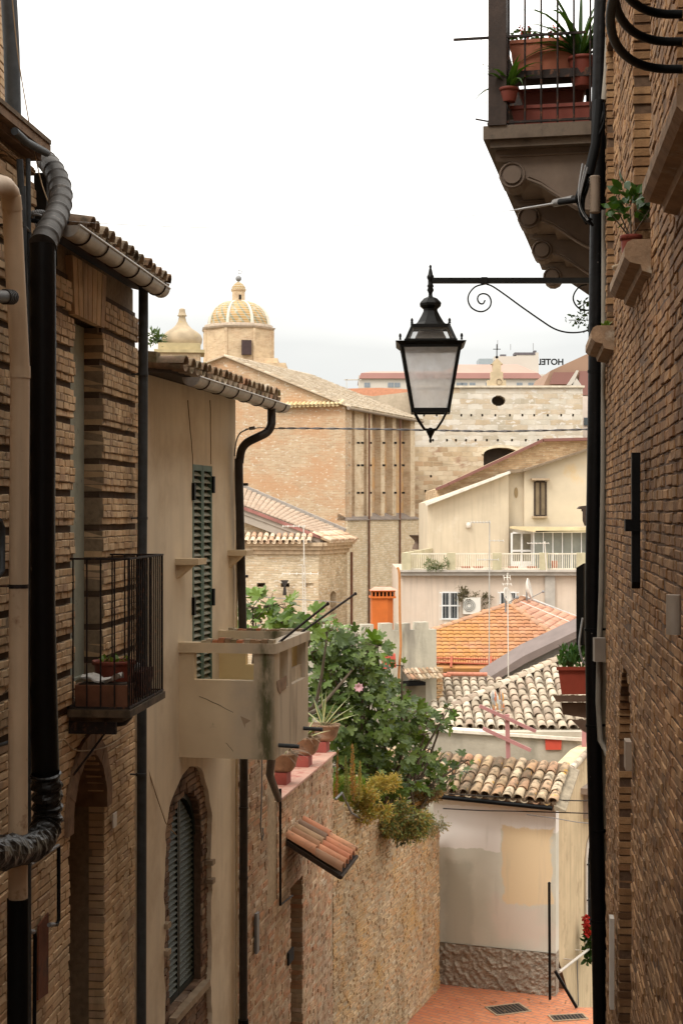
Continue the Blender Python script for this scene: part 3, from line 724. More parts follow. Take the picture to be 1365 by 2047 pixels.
# ============================================================ CREAM HOUSE (left, second)
F2 = vpframe(285, 13.8, .1858)
s2 = F2.s_at
e0 = s2(277); e1 = s2(471)
H2 = thing('cream_house', 'cream plastered house with green slatted shutter and solid plaster balcony', 'house', tuple(F2.W(0, -6.2, 0)))
wl, wr = s2(385), s2(424)                      # tall shutter
wt = F2.z(404, 930); wb = -2.42
bl, br_ = s2(330), s2(423)                     # arched brick surround below
bsp = -3.35
ssl, ssr = s2(349), s2(413)
def ragged(z):
    h = arch_hole(bl, br_, -12, bsp, .75)(z)
    if not h: return None
    q = .03 * math.sin(z * 9) + .02 * math.sin(z * 23 + 1)
    return (h[0] + q, h[1] + q * .8)
mb = MB(); zs = sorted(set([-10.5] + frange(-9, bsp, .12) + frange(bsp, bsp + .75, .04) + [wb, wt, 1.28]))
solid_rows(F2, mb, zs, holes_fn(e0, e1, [rect_hole(wl, wr, wb, wt), ragged]), -.12, 0)
# end return wall and body
mb.fbox(F2, e0, e1, -10.5, 1.2, -5, -.45)
for z0_, z1_ in ((-10.5, 1.2),):
    mb.fbox(F2, e0, e0 + .12, z0_, z1_, -.45, -.12); mb.fbox(F2, e1 - .12, e1, z0_, z1_, -.45, -.12)
mb.build('wall', M_plaster, H2)
mb = MB(); r = ssr - ssl
bricks(F2, mb, -10, bsp + .8, holes_fn(bl - .12, br_ + .12, [arch_hole(ssl, ssr, -4.98, -3.42, .55)]), h=.062, L=.25, o_in=-.4, o_out=-.05, jo=.008)
mb.build('brick_surround', m_island('surround_brick', [(.17, .09, .06), (.25, .15, .095), (.32, .21, .135), (.14, .085, .06), (.36, .27, .19)], dirt=(.07, .045, .03), dirtf=(.5, .7), ds=3), H2)
mb = MB(); mb.fbox(F2, bl - .1, br_ + .1, -10, bsp + .8, -.44, -.30); solid_rows(F2, mb, sorted([-10, -4.98, -3.42] + frange(-3.42, -2.87, .06)[1:] + [bsp + .8]), holes_fn(bl - .11, br_ + .11, [arch_hole(ssl, ssr, -4.98, -3.42, .55)]), -.299, -.066)
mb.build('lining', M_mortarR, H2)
# arched louvred shutter
def louvre(fr, mbf, mbs, a, b, z0, z1, off, nsl, top=None, fw=.035, dep=.035, sr=.03):
    mbf.fbox(fr, a, a + fw, z0, (top(a) if top else z1), off - dep, off); mbf.fbox(fr, b - fw, b, z0, (top(b) if top else z1), off - dep, off)
    mbf.fbox(fr, a + fw, b - fw, z0, z0 + .06, off - dep + .001, off - .001)
    if not top: mbf.fbox(fr, a + fw, b - fw, z1 - .06, z1, off - dep + .001, off - .001)
    p = (z1 - z0 - .12) / nsl
    for i in range(nsl):
        zc = z0 + .06 + (i + .5) * p
        if top and zc > min(top(a), top(b)) - .02:
            aa, bb = (a + fw, b - fw)
            zt_a, zt_b = top(a), top(b)
            if zc > max(zt_a, zt_b) - .03: continue
            fr_ = (zc - min(zt_a, zt_b)) / max(.01, abs(zt_a - zt_b))
            if zt_a < zt_b: aa = a + fw + (b - a) * fr_
            else: bb = b - fw - (b - a) * fr_
            if bb - aa < .03: continue
        else: aa, bb = a + fw, b - fw
        mbs.hexa([fr.W(aa, zc - sr, off - .004), fr.W(bb, zc - sr, off - .004), fr.W(bb, zc - sr + .008, off - .002), fr.W(aa, zc - sr + .008, off - .002),
                  fr.W(aa, zc + sr - .008, off - dep + .002), fr.W(bb, zc + sr - .008, off - dep + .002), fr.W(bb, zc + sr, off - dep + .004), fr.W(aa, zc + sr, off - dep + .004)])
mf = MB(); ms = MB(); mid = (ssl + ssr) / 2
topf = lambda s_: -3.42 + .55 * math.sqrt(max(0.0, 1 - ((s_ - mid) / (r / 2)) ** 2)) if abs(s_ - mid) < r / 2 else -3.42
louvre(F2, mf, ms, ssl + .02, mid - .006, -4.96, -2.9, -.13, 32, top=topf, sr=.021); louvre(F2, mf, ms, mid + .006, ssr - .02, -4.96, -2.9, -.13, 32, top=topf, sr=.021)
for i in range(12):
    a0 = math.pi * i / 12; a1 = math.pi * (i + 1) / 12; q = lambda a, rx, rz: F2.W(mid + math.cos(a) * rx, -3.42 + math.sin(a) * rz, 0)
    pts = [q(a0, r / 2 - .01, .54), q(a1, r / 2 - .01, .54), q(a1, r / 2 - .06, .48), q(a0, r / 2 - .06, .48)]
    mf.hexa([p - F2.n * .17 for p in pts] + [p - F2.n * .12 for p in pts])
sh = mf.build('arched_shutter', m_plain('very_dark_green', (.012, .02, .018), .5), H2); ms.build('slats', m_plain('dark_slats', (.075, .095, .08), .6), sh)
mb = MB(); mb.fbox(F2, ssl - .03, ssr + .05, -5.05, -4.98, -.3, .03); mb.build('window_sill', M_stone, H2)
for s_, z_ in ((bl + .02, -4.02), (bl + .02, -4.28), (br_ - .04, -3.78), (br_ - .04, -3.98)):
    mb = MB(); mb.fbox(F2, s_ - .05, s_ + .06, z_, z_ + .05, -.04, .04); mb.build('shutter_pin', M_stone, H2)
# tall slatted shutter
mf = MB(); ms = MB(); mid = (wl + wr) / 2
louvre(F2, mf, ms, wl + .004, mid - .004, wb, wt, .004, 40, sr=.023, dep=.045, fw=.045); louvre(F2, mf, ms, mid + .004, wr - .004, wb, wt, .004, 40, sr=.023, dep=.045, fw=.045)
sh = mf.build('shutter', M_shut, H2); ms.build('slats', M_slat, sh)
for s_, y_ in ((wl, 976), (wr, 960), (wl, 1200), (wr, 1190)):
    mb = MB(); z_ = F2.z(404, y_); mb.fbox(F2, s_ - .025, s_ + .025, z_ - .13, z_ + .05, -.01, .03); mb.build('hinge', M_black, sh)
mb = MB(); mb.fbox(F2, wl - .05, wr + .05, wb, wt + .02, -.11, -.08); mb.build('shutter_backing', M_dark, H2)
# bracket shelves
for (px, py, oo, nm) in ((350, 1117, .24, 0), (455, 1100, .22, 1)):
    a = s2(px); z_ = F2.z(px, py)
    t_ = MB(); t_.fbox(F2, a, a + .30, z_ - .06, z_, 0, oo)
    t_.prism([F2.W(a + .06, z_ - .06, 0), F2.W(a + .06, z_ - .06, oo * .7), F2.W(a + .06, z_ - .20, 0)], F2.t * .12)
    t_.build('bracket_shelf', M_plaster2, H2)
# cracks running up from the shutter
mb = MB()
for (x0, x1) in ((376, 386), (420, 422)):
    pts = [F2.pp(x0 + (x1 - x0) * i / 8 + rnd.uniform(-.6, .6), 800 + 128 * i / 8, .001) for i in range(9)]
    mb.tube(pts, .006, 5)
mb.build('render_crack', m_plain('crack_brown', (.25, .17, .11), .9), H2)
# roof: coppi
rp = R(5); v2 = (F2.n * -math.cos(rp) + V((0, 0, math.sin(rp))))
ro = .42
mb = MB(); tiles(mb, F2.W(e0 + .02, 1.30, ro), F2.t, v2, 20, 9, .20, .36, .09)
mb.build('roof', m_island('mossy_coppi', [scl(c, .9) for c in COPPI], dirt=(.12, .10, .06), dirtf=(.46, .64), ds=8, dirt2=(.30, .26, .07), d2f=(.64, .7), d2s=9, bump=.8), H2)
mb = MB(); a = F2.W(e0 - .02, 1.26, ro - .1); b = F2.W(e1 + .05, 1.26, ro - .1); e = v2 * 3.4; u0 = V((0, 0, .03))
mb.hexa([a, b, b + e, a + e, a + u0, b + u0, b + e + u0, a + e + u0]); mb.build('roof_boards', M_wood, H2)
mb = MB(); a = F2.W(e0 + .0, 1.33, ro - .25)  # mortared verge
mb.hexa([a, a + F2.t * .12, a + F2.t * .12 + v2 * 2.6, a + v2 * 2.6] + [q + V((0, 0, .13)) for q in (a, a + F2.t * .12, a + F2.t * .12 + v2 * 2.6, a + v2 * 2.6)])
mb.build('roof_verge', m_plain('verge_mortar', (.22, .17, .10), .95, .35, 9, .8, 25, col2=(.10, .085, .04), c2f=(.5, .65), c2s=6), H2)
mb = MB(); mb.prism([F2.W(e0 + .01, 1.27, -.0), F2.W(e0 + .01, 1.27, -3), F2.W(e0 + .01, 1.27 + 3 * math.tan(rp), -3)], F2.t * (e1 - e0 - .02)); mb.build('gable', M_plaster, H2)
go2 = .46
half_gutter(F2, s2(382, go2), s2(566, go2), 1.235, go2, .085, 'gutter', H2, M_zinc, 7, M_rust)
p = [F2.pp(544, 828, go2), F2.pp(543, 850, go2), F2.pp(537, 866, go2 - .05), F2.pp(515, 878, .30), F2.pp(492, 888, .17), F2.pp(480, 902, .10), F2.pp(478, 930, .085)]
p = smoothp([F2.pp(543, 815, .46), F2.pp(543, 835, .46), F2.pp(542, 850, .46), F2.pp(534, 864, .42), F2.pp(515, 874, .33), F2.pp(494, 885, .2), F2.pp(483, 900, .12), F2.pp(479, 925, .09), F2.pp(478, 960, .085), F2.W(e1 + .04, -2, .085), F2.W(e1 + .03, -4.6, .085), F2.W(e1 + .03, -5.8, .085)], 5)
mb = MB(); mb.tube(p, .048, 14); dp = mb.build('downpipe', M_darkpipe, H2)
mb = MB()
for z_ in (.30, -.75, -1.5, -3.4, -4.2): mb.tube([F2.W(e1 + .04, z_, .085), F2.W(e1 + .04, z_ + .03, .085)], .054, 12)
mb.build('pipe_clamp', M_darkpipe, dp)
mb = MB(); mb.tube([F2.W(e1 + .03, -5.8, .085), F2.W(e1 + .03, -10, .085)], .06, 14); mb.build('pipe_shoe', M_black, H2)
mb = MB(); mb.tube([F2.W(e1 - .03, .5, .02), F2.W(e1 - .02, -2.4, .02), F2.W(e1 - .02, -6, .02)], .012, 8); mb.build('wall_conduit', M_plaster2, H2)
# --------- solid plaster balcony
bw = .974; zt, zb = -1.297, -2.44; sN = s2(358); sF = s2(616, bw); th = .10
capz = zt; cap = .10
oz1, oz0 = zt - cap, zt - cap - .27   # opening band
mb = MB()
def fpl(s0_, s1_, o0_, o1_, z0_, z1_): mb.fbox(F2, s0_, s1_, z0_, z1_, o0_, o1_)
fpl(sN, sN + th, 0, bw, zb, oz0)                             # near panel below the opening
fpl(sN, sN + th, 0, .155, oz0, oz1); fpl(sN, sN + th, bw - .21, bw, oz0, oz1)
mb_ = mb; mb = MB(); fpl(sF - th, sF, 0, bw - th, zb, oz0); fpl(sF - th, sF, 0, .30, oz0, oz1); fpl(sF - th, sF, bw - .30, bw - th, oz0, oz1); mbfar = mb; mb = mb_
fpl(sN + th, sF, bw - th, bw, zb + .002, oz0 - .12)          # front
L_ = sF - sN
for a, b in ((.10, .24), (.62, .80), (L_ - .12, L_)): fpl(sN + a, sN + b, bw - th + .002, bw - .002, oz0 - .12, oz1)
fpl(sN + .80, sF - .12, bw - th + .02, bw - .05, oz0 - .12, oz0 + .02)
mb.fbox(F2, sN + .01, sF - .01, zb - .0, zb + .10, .0, bw - .01)
n = N('stained_balcony_plaster')
sp_ = n.n('ShaderNodeSeparateXYZ'); n.L(n.pos(), sp_.inputs[0])
cf = F2.W(sN, 0, bw)
c = n.mix((.66, .52, .34), (.76, .62, .42), n.rng(n.noise(2.2, 6), .3, .7)); c = n.mix(c, (.52, .42, .29), n.rng(n.noise(1.3, 9, rough=.7), .54, .72, 0, .6))
m1 = n.math('MULTIPLY', n.rng(sp_.outputs[0], cf.x - .50, cf.x - .34), n.rng(n.noise(3, 6), .3, .6, .4, 1))
c = n.mix(c, (.52, .44, .34), n.math('MULTIPLY', m1, .7))
m2 = n.math('MULTIPLY', n.rng(sp_.outputs[0], cf.x - .24, cf.x - .10), n.rng(sp_.outputs[0], cf.x + .03, cf.x - .05))
m2 = n.math('MULTIPLY', m2, n.rng(n.noise(5, 7, n.map(n.pos(), (1, 1, .35)), .65), .38, .56))
c = n.mix(c, (.13, .125, .065), m2)
fr = n.rng(sp_.outputs[0], cf.x, cf.x + .04)
c = n.mix(c, (.68, .60, .49), n.math('MULTIPLY', fr, .9))
st = n.math('MULTIPLY', fr, n.rng(n.noise(1, 6, n.map(n.pos(), (4, 4, .8))), .5, .72))
c = n.mix(c, (.33, .27, .20), st)
c = n.mix(c, (.10, .09, .06), n.rng(n.noise(4, 8, n.map(n.pos(), (1, 1, .8)), .7), .66, .76))
n.bump(n.noise(30, 5), .3, .005); M_balc = n.done(c, .92, 0, .15)
balo = mb.build('balcony', M_balc, H2); mbfar.build('far_panel', m_plain('yellow_balcony_paint', (.70, .53, .27), .9, .08, 3), balo)
mb = MB(); o_ = .02
mb.fbox(F2, sN - o_, sN + th + o_, capz - cap, capz, 0, bw + o_); mb.fbox(F2, sN + th + o_, sF + o_, capz - cap + .002, capz + .002, bw - th - o_, bw + o_ - .002); mb.fbox(F2, sF - th - o_, sF + o_ - .002, capz - cap, capz, 0, bw - th - o_ - .002)
mb.build('parapet_cap', M_balc, balo)
for pts_ in (((485, 1437), (506, 1434), (495, 1447), (494, 1456)),):
    mb = MB(); mb.prism([F2.W(sN - .002, F2.z(x, y, .7), (x - 358) * 14.9 / F) for x, y in pts_], F2.t * .004); mb.build('chipped_patch', M_stone, balo)
mb = MB(); mb.prism([F2.pp(x, y, bw + .003) for x, y in ((553, 1362), (573, 1350), (572, 1376), (563, 1382), (560, 1388), (556, 1380))], F2.n * .003); mb.build('chipped_patch', m_plain('bare_render', (.34, .24, .17), .95, .3, 8), balo)
for a_ in ((455, 1463, 470, 1468), (400, 1400, 470, 1396)):
    mb = MB(); mb.tube([F2.W(sN - .001, F2.z(a_[0] + (a_[2] - a_[0]) * i / 5, a_[1] + (a_[3] - a_[1]) * i / 5 + rnd.uniform(-1.5, 1.5), .3), (a_[0] + (a_[2] - a_[0]) * i / 5 - 358) * 14.9 / F) for i in range(6)], .0022, 4); mb.build('hairline_crack', M_wood, balo)
mb = MB()
for i in range(12):
    a = .22 + i * .063 + rnd.uniform(-.01, .01); mb.fbox(F2, sN + .0, sN + .10, capz, capz + rnd.uniform(.015, .05), a, a + .055)
M_trim = m_island('trim_bits', [(.45, .25, .12), (.25, .17, .1), (.5, .42, .3), (.2, .16, .08), (.48, .16, .07)]); mb.build('broken_tile_trim', M_trim, balo); mb = MB()
for i in range(16):
    a = .1 + i * .052; mb.fbox(F2, sF - .09, sF - .0, capz, capz + rnd.uniform(.012, .03), a, a + .047)
mb.build('broken_tile_trim', M_trim, balo)
for q0_, p in ((F2.W(sN + .2, capz - .02, bw - .02), P(655, 1207, 15.6)), (F2.W(sF - .15, capz, bw - .04), P(710, 1187, 17.3))):
    mb = MB(); mb.tube([q0_, p], .013, 8); mb.ball(p, .02, 8); mb.build('clothesline_arm', M_rust, balo)
for (px, py, s_) in ((558, 1485, .18), (608, 1450, L_ - .25)):
    mb = MB(); a = F2.W(sN + s_, zb + .12, bw - .05); mb.tube([a, a + F2.n * .26 + V((0, 0, -.01))], .021, 10); mb.build('drain_spout', M_greypipe, balo)
# ============================================================ GARDEN WALL A with red coping
wa0, wa1 = e1 + .1, s2(552); wa2 = s2(557); wa3 = s2(667)
cz = -3.68
GA = thing('garden_wall', 'high brick garden wall with reddish coping below the plaster balcony', 'wall', tuple(F2.W(wa2, -8, 0)))
doorL, doorR = s2(583), s2(606)
doorT = F2.z(590, 1765)
mb = MB(); solid_rows(F2, mb, [-12, doorT, cz - .03], holes_fn(wa0, wa3, [rect_hole(doorL, doorR, -12, doorT), rect_hole(s2(663), wa3 + 1, -6.9, -5.9)]), -.5, -.02, inset=.018)
solid_rows(F2, mb, [cz - .03, -2.75], holes_fn(wa0, wa1, []), -.5, -.02)
mb.build('mortar_wall', M_mortarW, GA)
chl, chr_ = s2(537), s2(556)
mb = MB(); bricks(F2, mb, -11.5, cz - .03, holes_fn(wa0, wa3, [rect_hole(doorL, doorR, -12, doorT), rect_hole(chl, chr_, F2.z(545, 1812), 0), rect_hole(s2(664), wa3 + 1, -6.9, -5.9)]), h=.066, L=.26, o_in=-.2, o_out=-.010, jo=.008, jz=.005)
bricks(F2, mb, cz - .03, -2.75, holes_fn(wa0, chl, []), h=.066, L=.26, o_in=-.2, o_out=-.010, jo=.008)
bricks(F2, mb, F2.z(545, 1812), -2.75, lambda z: [(chl, chr_)], h=.066, L=.26, o_in=-.2, o_out=-.07, jo=.004)
mb.build('brickwork', M_brickW, GA)
mb = MB(); mb.fbox(F2, doorL, doorR, -12, doorT, -.46, -.34); mb.build('door', M_dark, GA)
mb = MB(); mb.fbox(F2, wa2 - .02, wa3 + .02, cz - .03, cz, -.75, .04); mb.build('coping', m_plain('red_painted_coping', (.50, .30, .23), .85, .2, 5, .5, 30, col2=(.33, .10, .075), c2f=(.5, .68), c2s=5), GA)
mb = MB(); mb.fbox(F2, wa2, wa3, -12, cz - .03, -.75, -.5); mb.build('rear_face', M_mortarW, GA)
# small niche, grey strip and hole
mb = MB(); mb.fbox(F2, s2(509), s2(514), F2.z(511, 1905), F2.z(511, 1825), 0, .03); mb.build('cover_strip', M_cable, GA)
mb = MB(); mb.fbox(F2, s2(574), s2(584), F2.z(578, 1925), F2.z(578, 1900), .0, .026); mb.build('air_hole', M_dark, GA)
mb = MB(); c = F2.W(s2(664), 0, .02)
mb.tube([F2.W(s2(556), -3.55, .03), F2.W(s2(556), F2.z(556, 1810), .03)], .016, 8); mb.tube([F2.W(s2(557), F2.z(557, 1808), .03), F2.W(s2(579), F2.z(579, 1790), .04)], .012, 8)
mb.tube([F2.W(sN + .4, zb - .02, bw - .12), F2.W(s2(548, .5), -2.95, .45), F2.W(s2(557, .08), -3.62, .08)], .045, 10)
mb.build('rain_pipe', M_blackp, GA)
mb = MB(); mb.tube([F2.pp(524, 1515, .03), F2.pp(523, 1600, .03), F2.pp(521, 1650, .03), F2.pp(524, 1680, .03), F2.pp(527, 1668, .03), F2.pp(525, 1655, .03)], .009, 6); single(mb, 'hanging_cable', M_cable, 'loose grey cable dangling down the garden wall beside the downpipe', 'cable')
# tiled canopy over the door
can = thing('tiled_canopy', 'small canopy of red roof tiles jutting from the brick garden wall', 'canopy', tuple(F2.pp(590, 1690, 0)))
qa = F2.pp(573, 1688, 0); qs0, qs1 = s2(573), s2(611); zc_ = -4.33; pr = .72; dz = .42
vd = (F2.n * -pr + V((0, 0, dz))).normalized(); Lc = math.hypot(pr, dz)
mb = MB(); nc = 5; pit_ = (qs1 - qs0) / nc
O_ = F2.W(qs0, zc_ - dz, pr)
for i in range(nc):
    for k in range(2):
        q = O_ + F2.t * ((i + .5) * pit_) + vd * (k * Lc / 2 - .02) + V((0, 0, .03))
        tile(mb, q, F2.t, vd, V((0, 0, 1)), Lc / 2 * 1.12, pit_ * .47, pit_ * .40, 7, .016, tilt=.02)
mb.build('tiles', M_coppir, can)
mb = MB(); a = F2.W(qs0 - .01, zc_ - dz - .05, pr - .02); b = F2.W(qs1 + .01, zc_ - dz - .05, pr - .02); e = vd * (Lc - .02); u0 = V((0, 0, .065))
mb.hexa([a, b, b + e, a + e, a + u0, b + u0, b + e + u0, a + e + u0])
mb.tube([F2.W(qs0, zc_ - dz - .03, pr), F2.W(qs1, zc_ - dz - .03, pr)], .028, 8)
mb.build('board', M_wood, can)
# agave planters on the coping
def planter(Y, px, label, w_, green, dry, h=.26, kz=0, seed=1):
    rnd.seed(seed)
    s_ = F2.s_at(px, -.22); c = F2.W(s_, cz, -.22)
    t = thing('agave_planter', label, 'planter', tuple(c), 'agave planters along the red coping')
    mb = MB(); mb.fbox(F2, s_ - .14, s_ + .14, cz, cz + .16 + kz, -.34, -.10); mb.build('pedestal', m_plain('red_pedestal', (.30, .075, .06), .8, .2, 6, .4), t)
    z0 = cz + .16 + kz; mb = MB()
    prof = [(.45, 0), (.60, .01), (.78, .06), (.96, h - .03), (1.0, h - .025), (1.0, h), (.90, h), (.86, h - .03)]
    vs = []; nn_ = 20
    for r_, z_ in prof:
        for k in range(nn_):
            a = 2 * math.pi * k / nn_; ca, sa = math.cos(a), math.sin(a)
            se = lambda x: math.copysign(abs(x) ** .6, x)
            vs.append(F2.W(s_ + se(ca) * .18 * r_, z0 + z_, -.22 + .04 + se(sa) * w_ * r_))
    fs = [(i * nn_ + k, i * nn_ + (k + 1) % nn_, (i + 1) * nn_ + (k + 1) % nn_, (i + 1) * nn_ + k) for i in range(len(prof) - 1) for k in range(nn_)]
    fs.append(tuple(range(nn_))[::-1]); fs.append(tuple(range(len(vs) - nn_, len(vs)))); mb.add(vs, fs, 0, True)
    mb.build('trough', m_plain('clay_trough', (.34, .22, .14), .9, .3, 9, .5, 30, col2=(.22, .15, .1), c2f=(.5, .65), c2s=6), t)
    mb = MB()
    for (dx, dy, dz_, L) in green: strap(mb, F2.W(s_ + rnd.uniform(-.05, .05), z0 + h - .02, -.18 + rnd.uniform(-.06, .06)), F2.n * dx + F2.t * dy + V((0, 0, dz_)), L, .085, .35, 6, 0, 1)
    mb.build('leaves', [M_agave, M_agavee], t)
    mb = MB()
    for i in range(dry): strap(mb, F2.W(s_ + rnd.uniform(-.1, .1), z0 + h, -.18 + rnd.uniform(-.1, .12)), F2.n * rnd.uniform(.1, 1) + F2.t * rnd.uniform(-.7, .5) + V((0, 0, rnd.uniform(-.05, .4))), rnd.uniform(.2, .42), .025, 1.0, 6)
    mb.build('dry_leaves', M_dry, t)
planter(0, 560, 'clay agave trough nearest the balcony pipe, with mostly withered leaves', .21, [(-.4, -.2, .7, .22), (.5, 0, .6, .30)], 22, seed=3)
planter(0, 604, 'clay agave trough in the middle, green and withered leaves drooping over its rim', .23, [(-.7, -.2, .6, .42), (.5, .1, .9, .38), (.9, -.2, .45, .46), (.2, 0, 1, .30), (-.3, -.5, .5, .4), (.7, -.4, .7, .4)], 34, seed=4)
planter(0, 640, 'clay agave trough farthest along the coping, tall upright yellow-edged leaves', .27, [(-.1, 0, 1, .62), (.12, .1, 1, .56), (.75, 0, 1, .64), (.95, .1, .8, .55), (-.9, 0, .8, .50), (1, .2, .5, .55), (.5, -.1, 1, .45), (-.4, .2, 1, .5)], 14, seed=6)

# ============================================================ RETAINING WALL B
pB0 = P(668, 0, 23.04); pB1 = P(880, 0, 28.7)
FB = Frame(pB0, pB1, V((1, -1, 0)))
sb = FB.s_at
topB = [(668, 1600), (690, 1603), (691, 1640), (705, 1612), (720, 1650), (738, 1618), (740, 1618), (760, 1640), (790, 1640), (820, 1640), (850, 1640), (880, 1655)]
def ztop(s_):
    for i in range(len(topB) - 1):
        a = sb(topB[i][0]); b = sb(topB[i + 1][0])
        if a <= s_ <= b or i == len(topB) - 2:
            f_ = min(1, max(0, (s_ - a) / max(b - a, 1e-3))); y = topB[i][1] + (topB[i + 1][1] - topB[i][1]) * f_
            return Zp(y, FB.Y(topB[i][0] + (topB[i + 1][0] - topB[i][0]) * f_))
GB = thing('retaining_wall', 'tall rough old brick retaining wall with weeds spilling over its broken top', 'wall', tuple(FB.W(0, -9.3, 0)))
mb = MB(); n_ = 26
for i in range(n_):
    a = FB.L * i / n_; b = FB.L * (i + 1) / n_
    mb.hexa([FB.W(a, -9.6, -.8), FB.W(b, -9.6, -.8), FB.W(b, -9.6, -.025), FB.W(a, -9.6, -.025), FB.W(a, ztop(a) - .05, -.8), FB.W(b, ztop(b) - .05, -.8), FB.W(b, ztop(b) - .05, -.025), FB.W(a, ztop(a) - .05, -.025)])
mb.build('mortar_wall', M_mortarW, GB)
mb = MB()
def fB(z):
    ok = [i for i in range(60) if ztop(FB.L * (i + .5) / 60) > z]; iv = []
    for i in ok:
        a, b = FB.L * i / 60, FB.L * (i + 1) / 60
        if iv and abs(iv[-1][1] - a) < 1e-6: iv[-1] = (iv[-1][0], b)
        else: iv.append((a, b))
    return iv
rnd.seed(11)
bricks(FB, mb, -9.5, -4.2, fB, h=.056, L=.20, o_in=-.15, o_out=-.014, jo=.012, jz=.006, j=.014, skip=.06)
mb.build('brickwork', M_brickO, GB)
mb = MB(); mb.tube([FB.W(.0, ztop(.01) + .02, .02), FB.W(.35, ztop(.2) + .1, .0), FB.W(.75, ztop(.6) + .05, .02), FB.W(1.3, ztop(1.4) - .0, .05), FB.W(2.0, ztop(2), .08)], .018, 8); single(mb, 'garden_hose', M_cable, 'grey hose lying along the broken top of the retaining wall', 'hose')

# ============================================================ ground
mb = MB()
fz = -9.1
# stepped street from behind the camera down to the lower landing
Yv = [-12, 0, 6, 12, 18, 24, 26.4]
gs = MB()
st_n = 64
for i in range(st_n):
    y0 = -12 + 38.6 * i / st_n; y1 = -12 + 38.6 * (i + 1) / st_n
    z_ = max(fz, -1.6 - .29 * max(y1, -2) + .02) if y1 > -2 else -1.0
    xl = -3.4 + .0975 * (y0) if y0 < 13 else -3.2 + .17 * (y0 - 4)
    xr = 3.4 + .08 * y0
    gs.box(xl, xr, y0, y1 + .02, z_ - 2.0, z_)
    gs.box(xl, xr, y0 - .03, y0 + .0, z_ - .05, z_ + .012)
struct(gs.build('street_steps', m_plain('step_stone', (.20, .13, .09), .9, .3, 4, .5, 20), None))
n = N('terracotta_paving')
b_ = n.n('ShaderNodeTexBrick'); mm = n.n('ShaderNodeMapping'); mm.inputs['Rotation'].default_value = (0, 0, R(38)); n.L(n.pos(), mm.inputs[0]); n.L(mm.outputs[0], b_.inputs['Vector'])
b_.inputs['Scale'].default_value = 1; b_.inputs['Brick Width'].default_value = .24; b_.inputs['Row Height'].default_value = .12; b_.inputs['Mortar Size'].default_value = .012
b_.inputs['Color1'].default_value = c4((.55, .19, .085)); b_.inputs['Color2'].default_value = c4((.62, .25, .12)); b_.inputs['Mortar'].default_value = c4((.36, .19, .13))
c = n.mix(n.mix(b_.outputs['Color'], (.42, .14, .09), n.rng(n.noise(1.3, 7), .5, .75, 0, .6)), (.22, .13, .09), n.rng(n.noise(3.5, 9, rough=.7), .56, .72, 0, .7)); n.bump(n.noise(30), .3); M_pave = n.done(c, .75)
mb = MB()
mb.box(-2, 4.28, 26.3, 29.4, fz - .4, fz); mb.box(4.28, 9, 24.0, 27.55, fz - .4, fz + .004)
struct(mb.build('landing', M_pave))
mb = MB(); mb.box(4.28, 9, 27.55, 60, -13.5, -13.3); mb.box(-30, 60, 29.4, 60, -14, -13.31)
struct(mb.build('lower_ground', m_plain('lower_ground', (.2, .16, .12), .95)))
mb = MB(); mb.box(-1500, 1500, -800, 2500, -30.5, -30)
struct(mb.build('ground', m_plain('ground', (.22, .18, .12), .95, .3, .05, 0)))
mb = MB(); mb.prism([V((-9, 14, -5.2)), V((-9, 34, -5.2)), FB.W(FB.L, 0, -.7) + V((0, 4, -6.8)), FB.W(FB.L, -6.3, -.7), FB.W(0, -5.0, -.7), F2.W(wa0, -4.9, -.8)], V((0, 0, -.3)))
struct(mb.build('garden_soil', m_plain('garden_soil', (.06, .05, .03), .95, .4, 6)))
# drain grates
def grate(c, w_, d_, rot, label):
    t = thing('drain_grate', label, 'drain', tuple(c)); M_ = Matrix.Rotation(rot, 3, 'Z')
    mb = MB(); q = lambda x, y, z=0: c + M_ @ V((x, y, z))
    def b4(x0, x1, y0, y1, z0, z1): mb.hexa([q(x0, y0, z0), q(x1, y0, z0), q(x1, y1, z0), q(x0, y1, z0), q(x0, y0, z1), q(x1, y0, z1), q(x1, y1, z1), q(x0, y1, z1)])
    e = .035
    b4(-w_ - e, w_ + e, -d_ - e, -d_, 0, .012); b4(-w_ - e, w_ + e, d_, d_ + e, 0, .012); b4(-w_ - e, -w_, -d_, d_, 0, .012); b4(w_, w_ + e, -d_, d_, 0, .012)
    mb.build('frame', M_stone, t)
    mb = MB(); b4(-w_, w_, -d_, d_, .001, .004)
    mb.build('well', M_dark, t)
    mb = MB()
    for i in range(9):
        x = -w_ + (i + .5) * 2 * w_ / 9; b4(x - .012, x + .012, -d_, d_, .004, .010)
    mb.build('bars', m_plain('grate_iron', (.12, .085, .06), .7), t)
grate(P(1015, 2022, 27.45) * 1.0 + V((0, 0, -9.1 + .002 - Zp(2022, 27.45))), .32, .22, R(20), 'dark sunken drain grate in the red paving near the brown wall base')
grate(P(1135, 2034, 27.0) + V((0, 0, -9.1 + .006 - Zp(2034, 27.0))), .30, .13, R(10), 'slim slotted drain grate with pale rim nearest the black pipe')

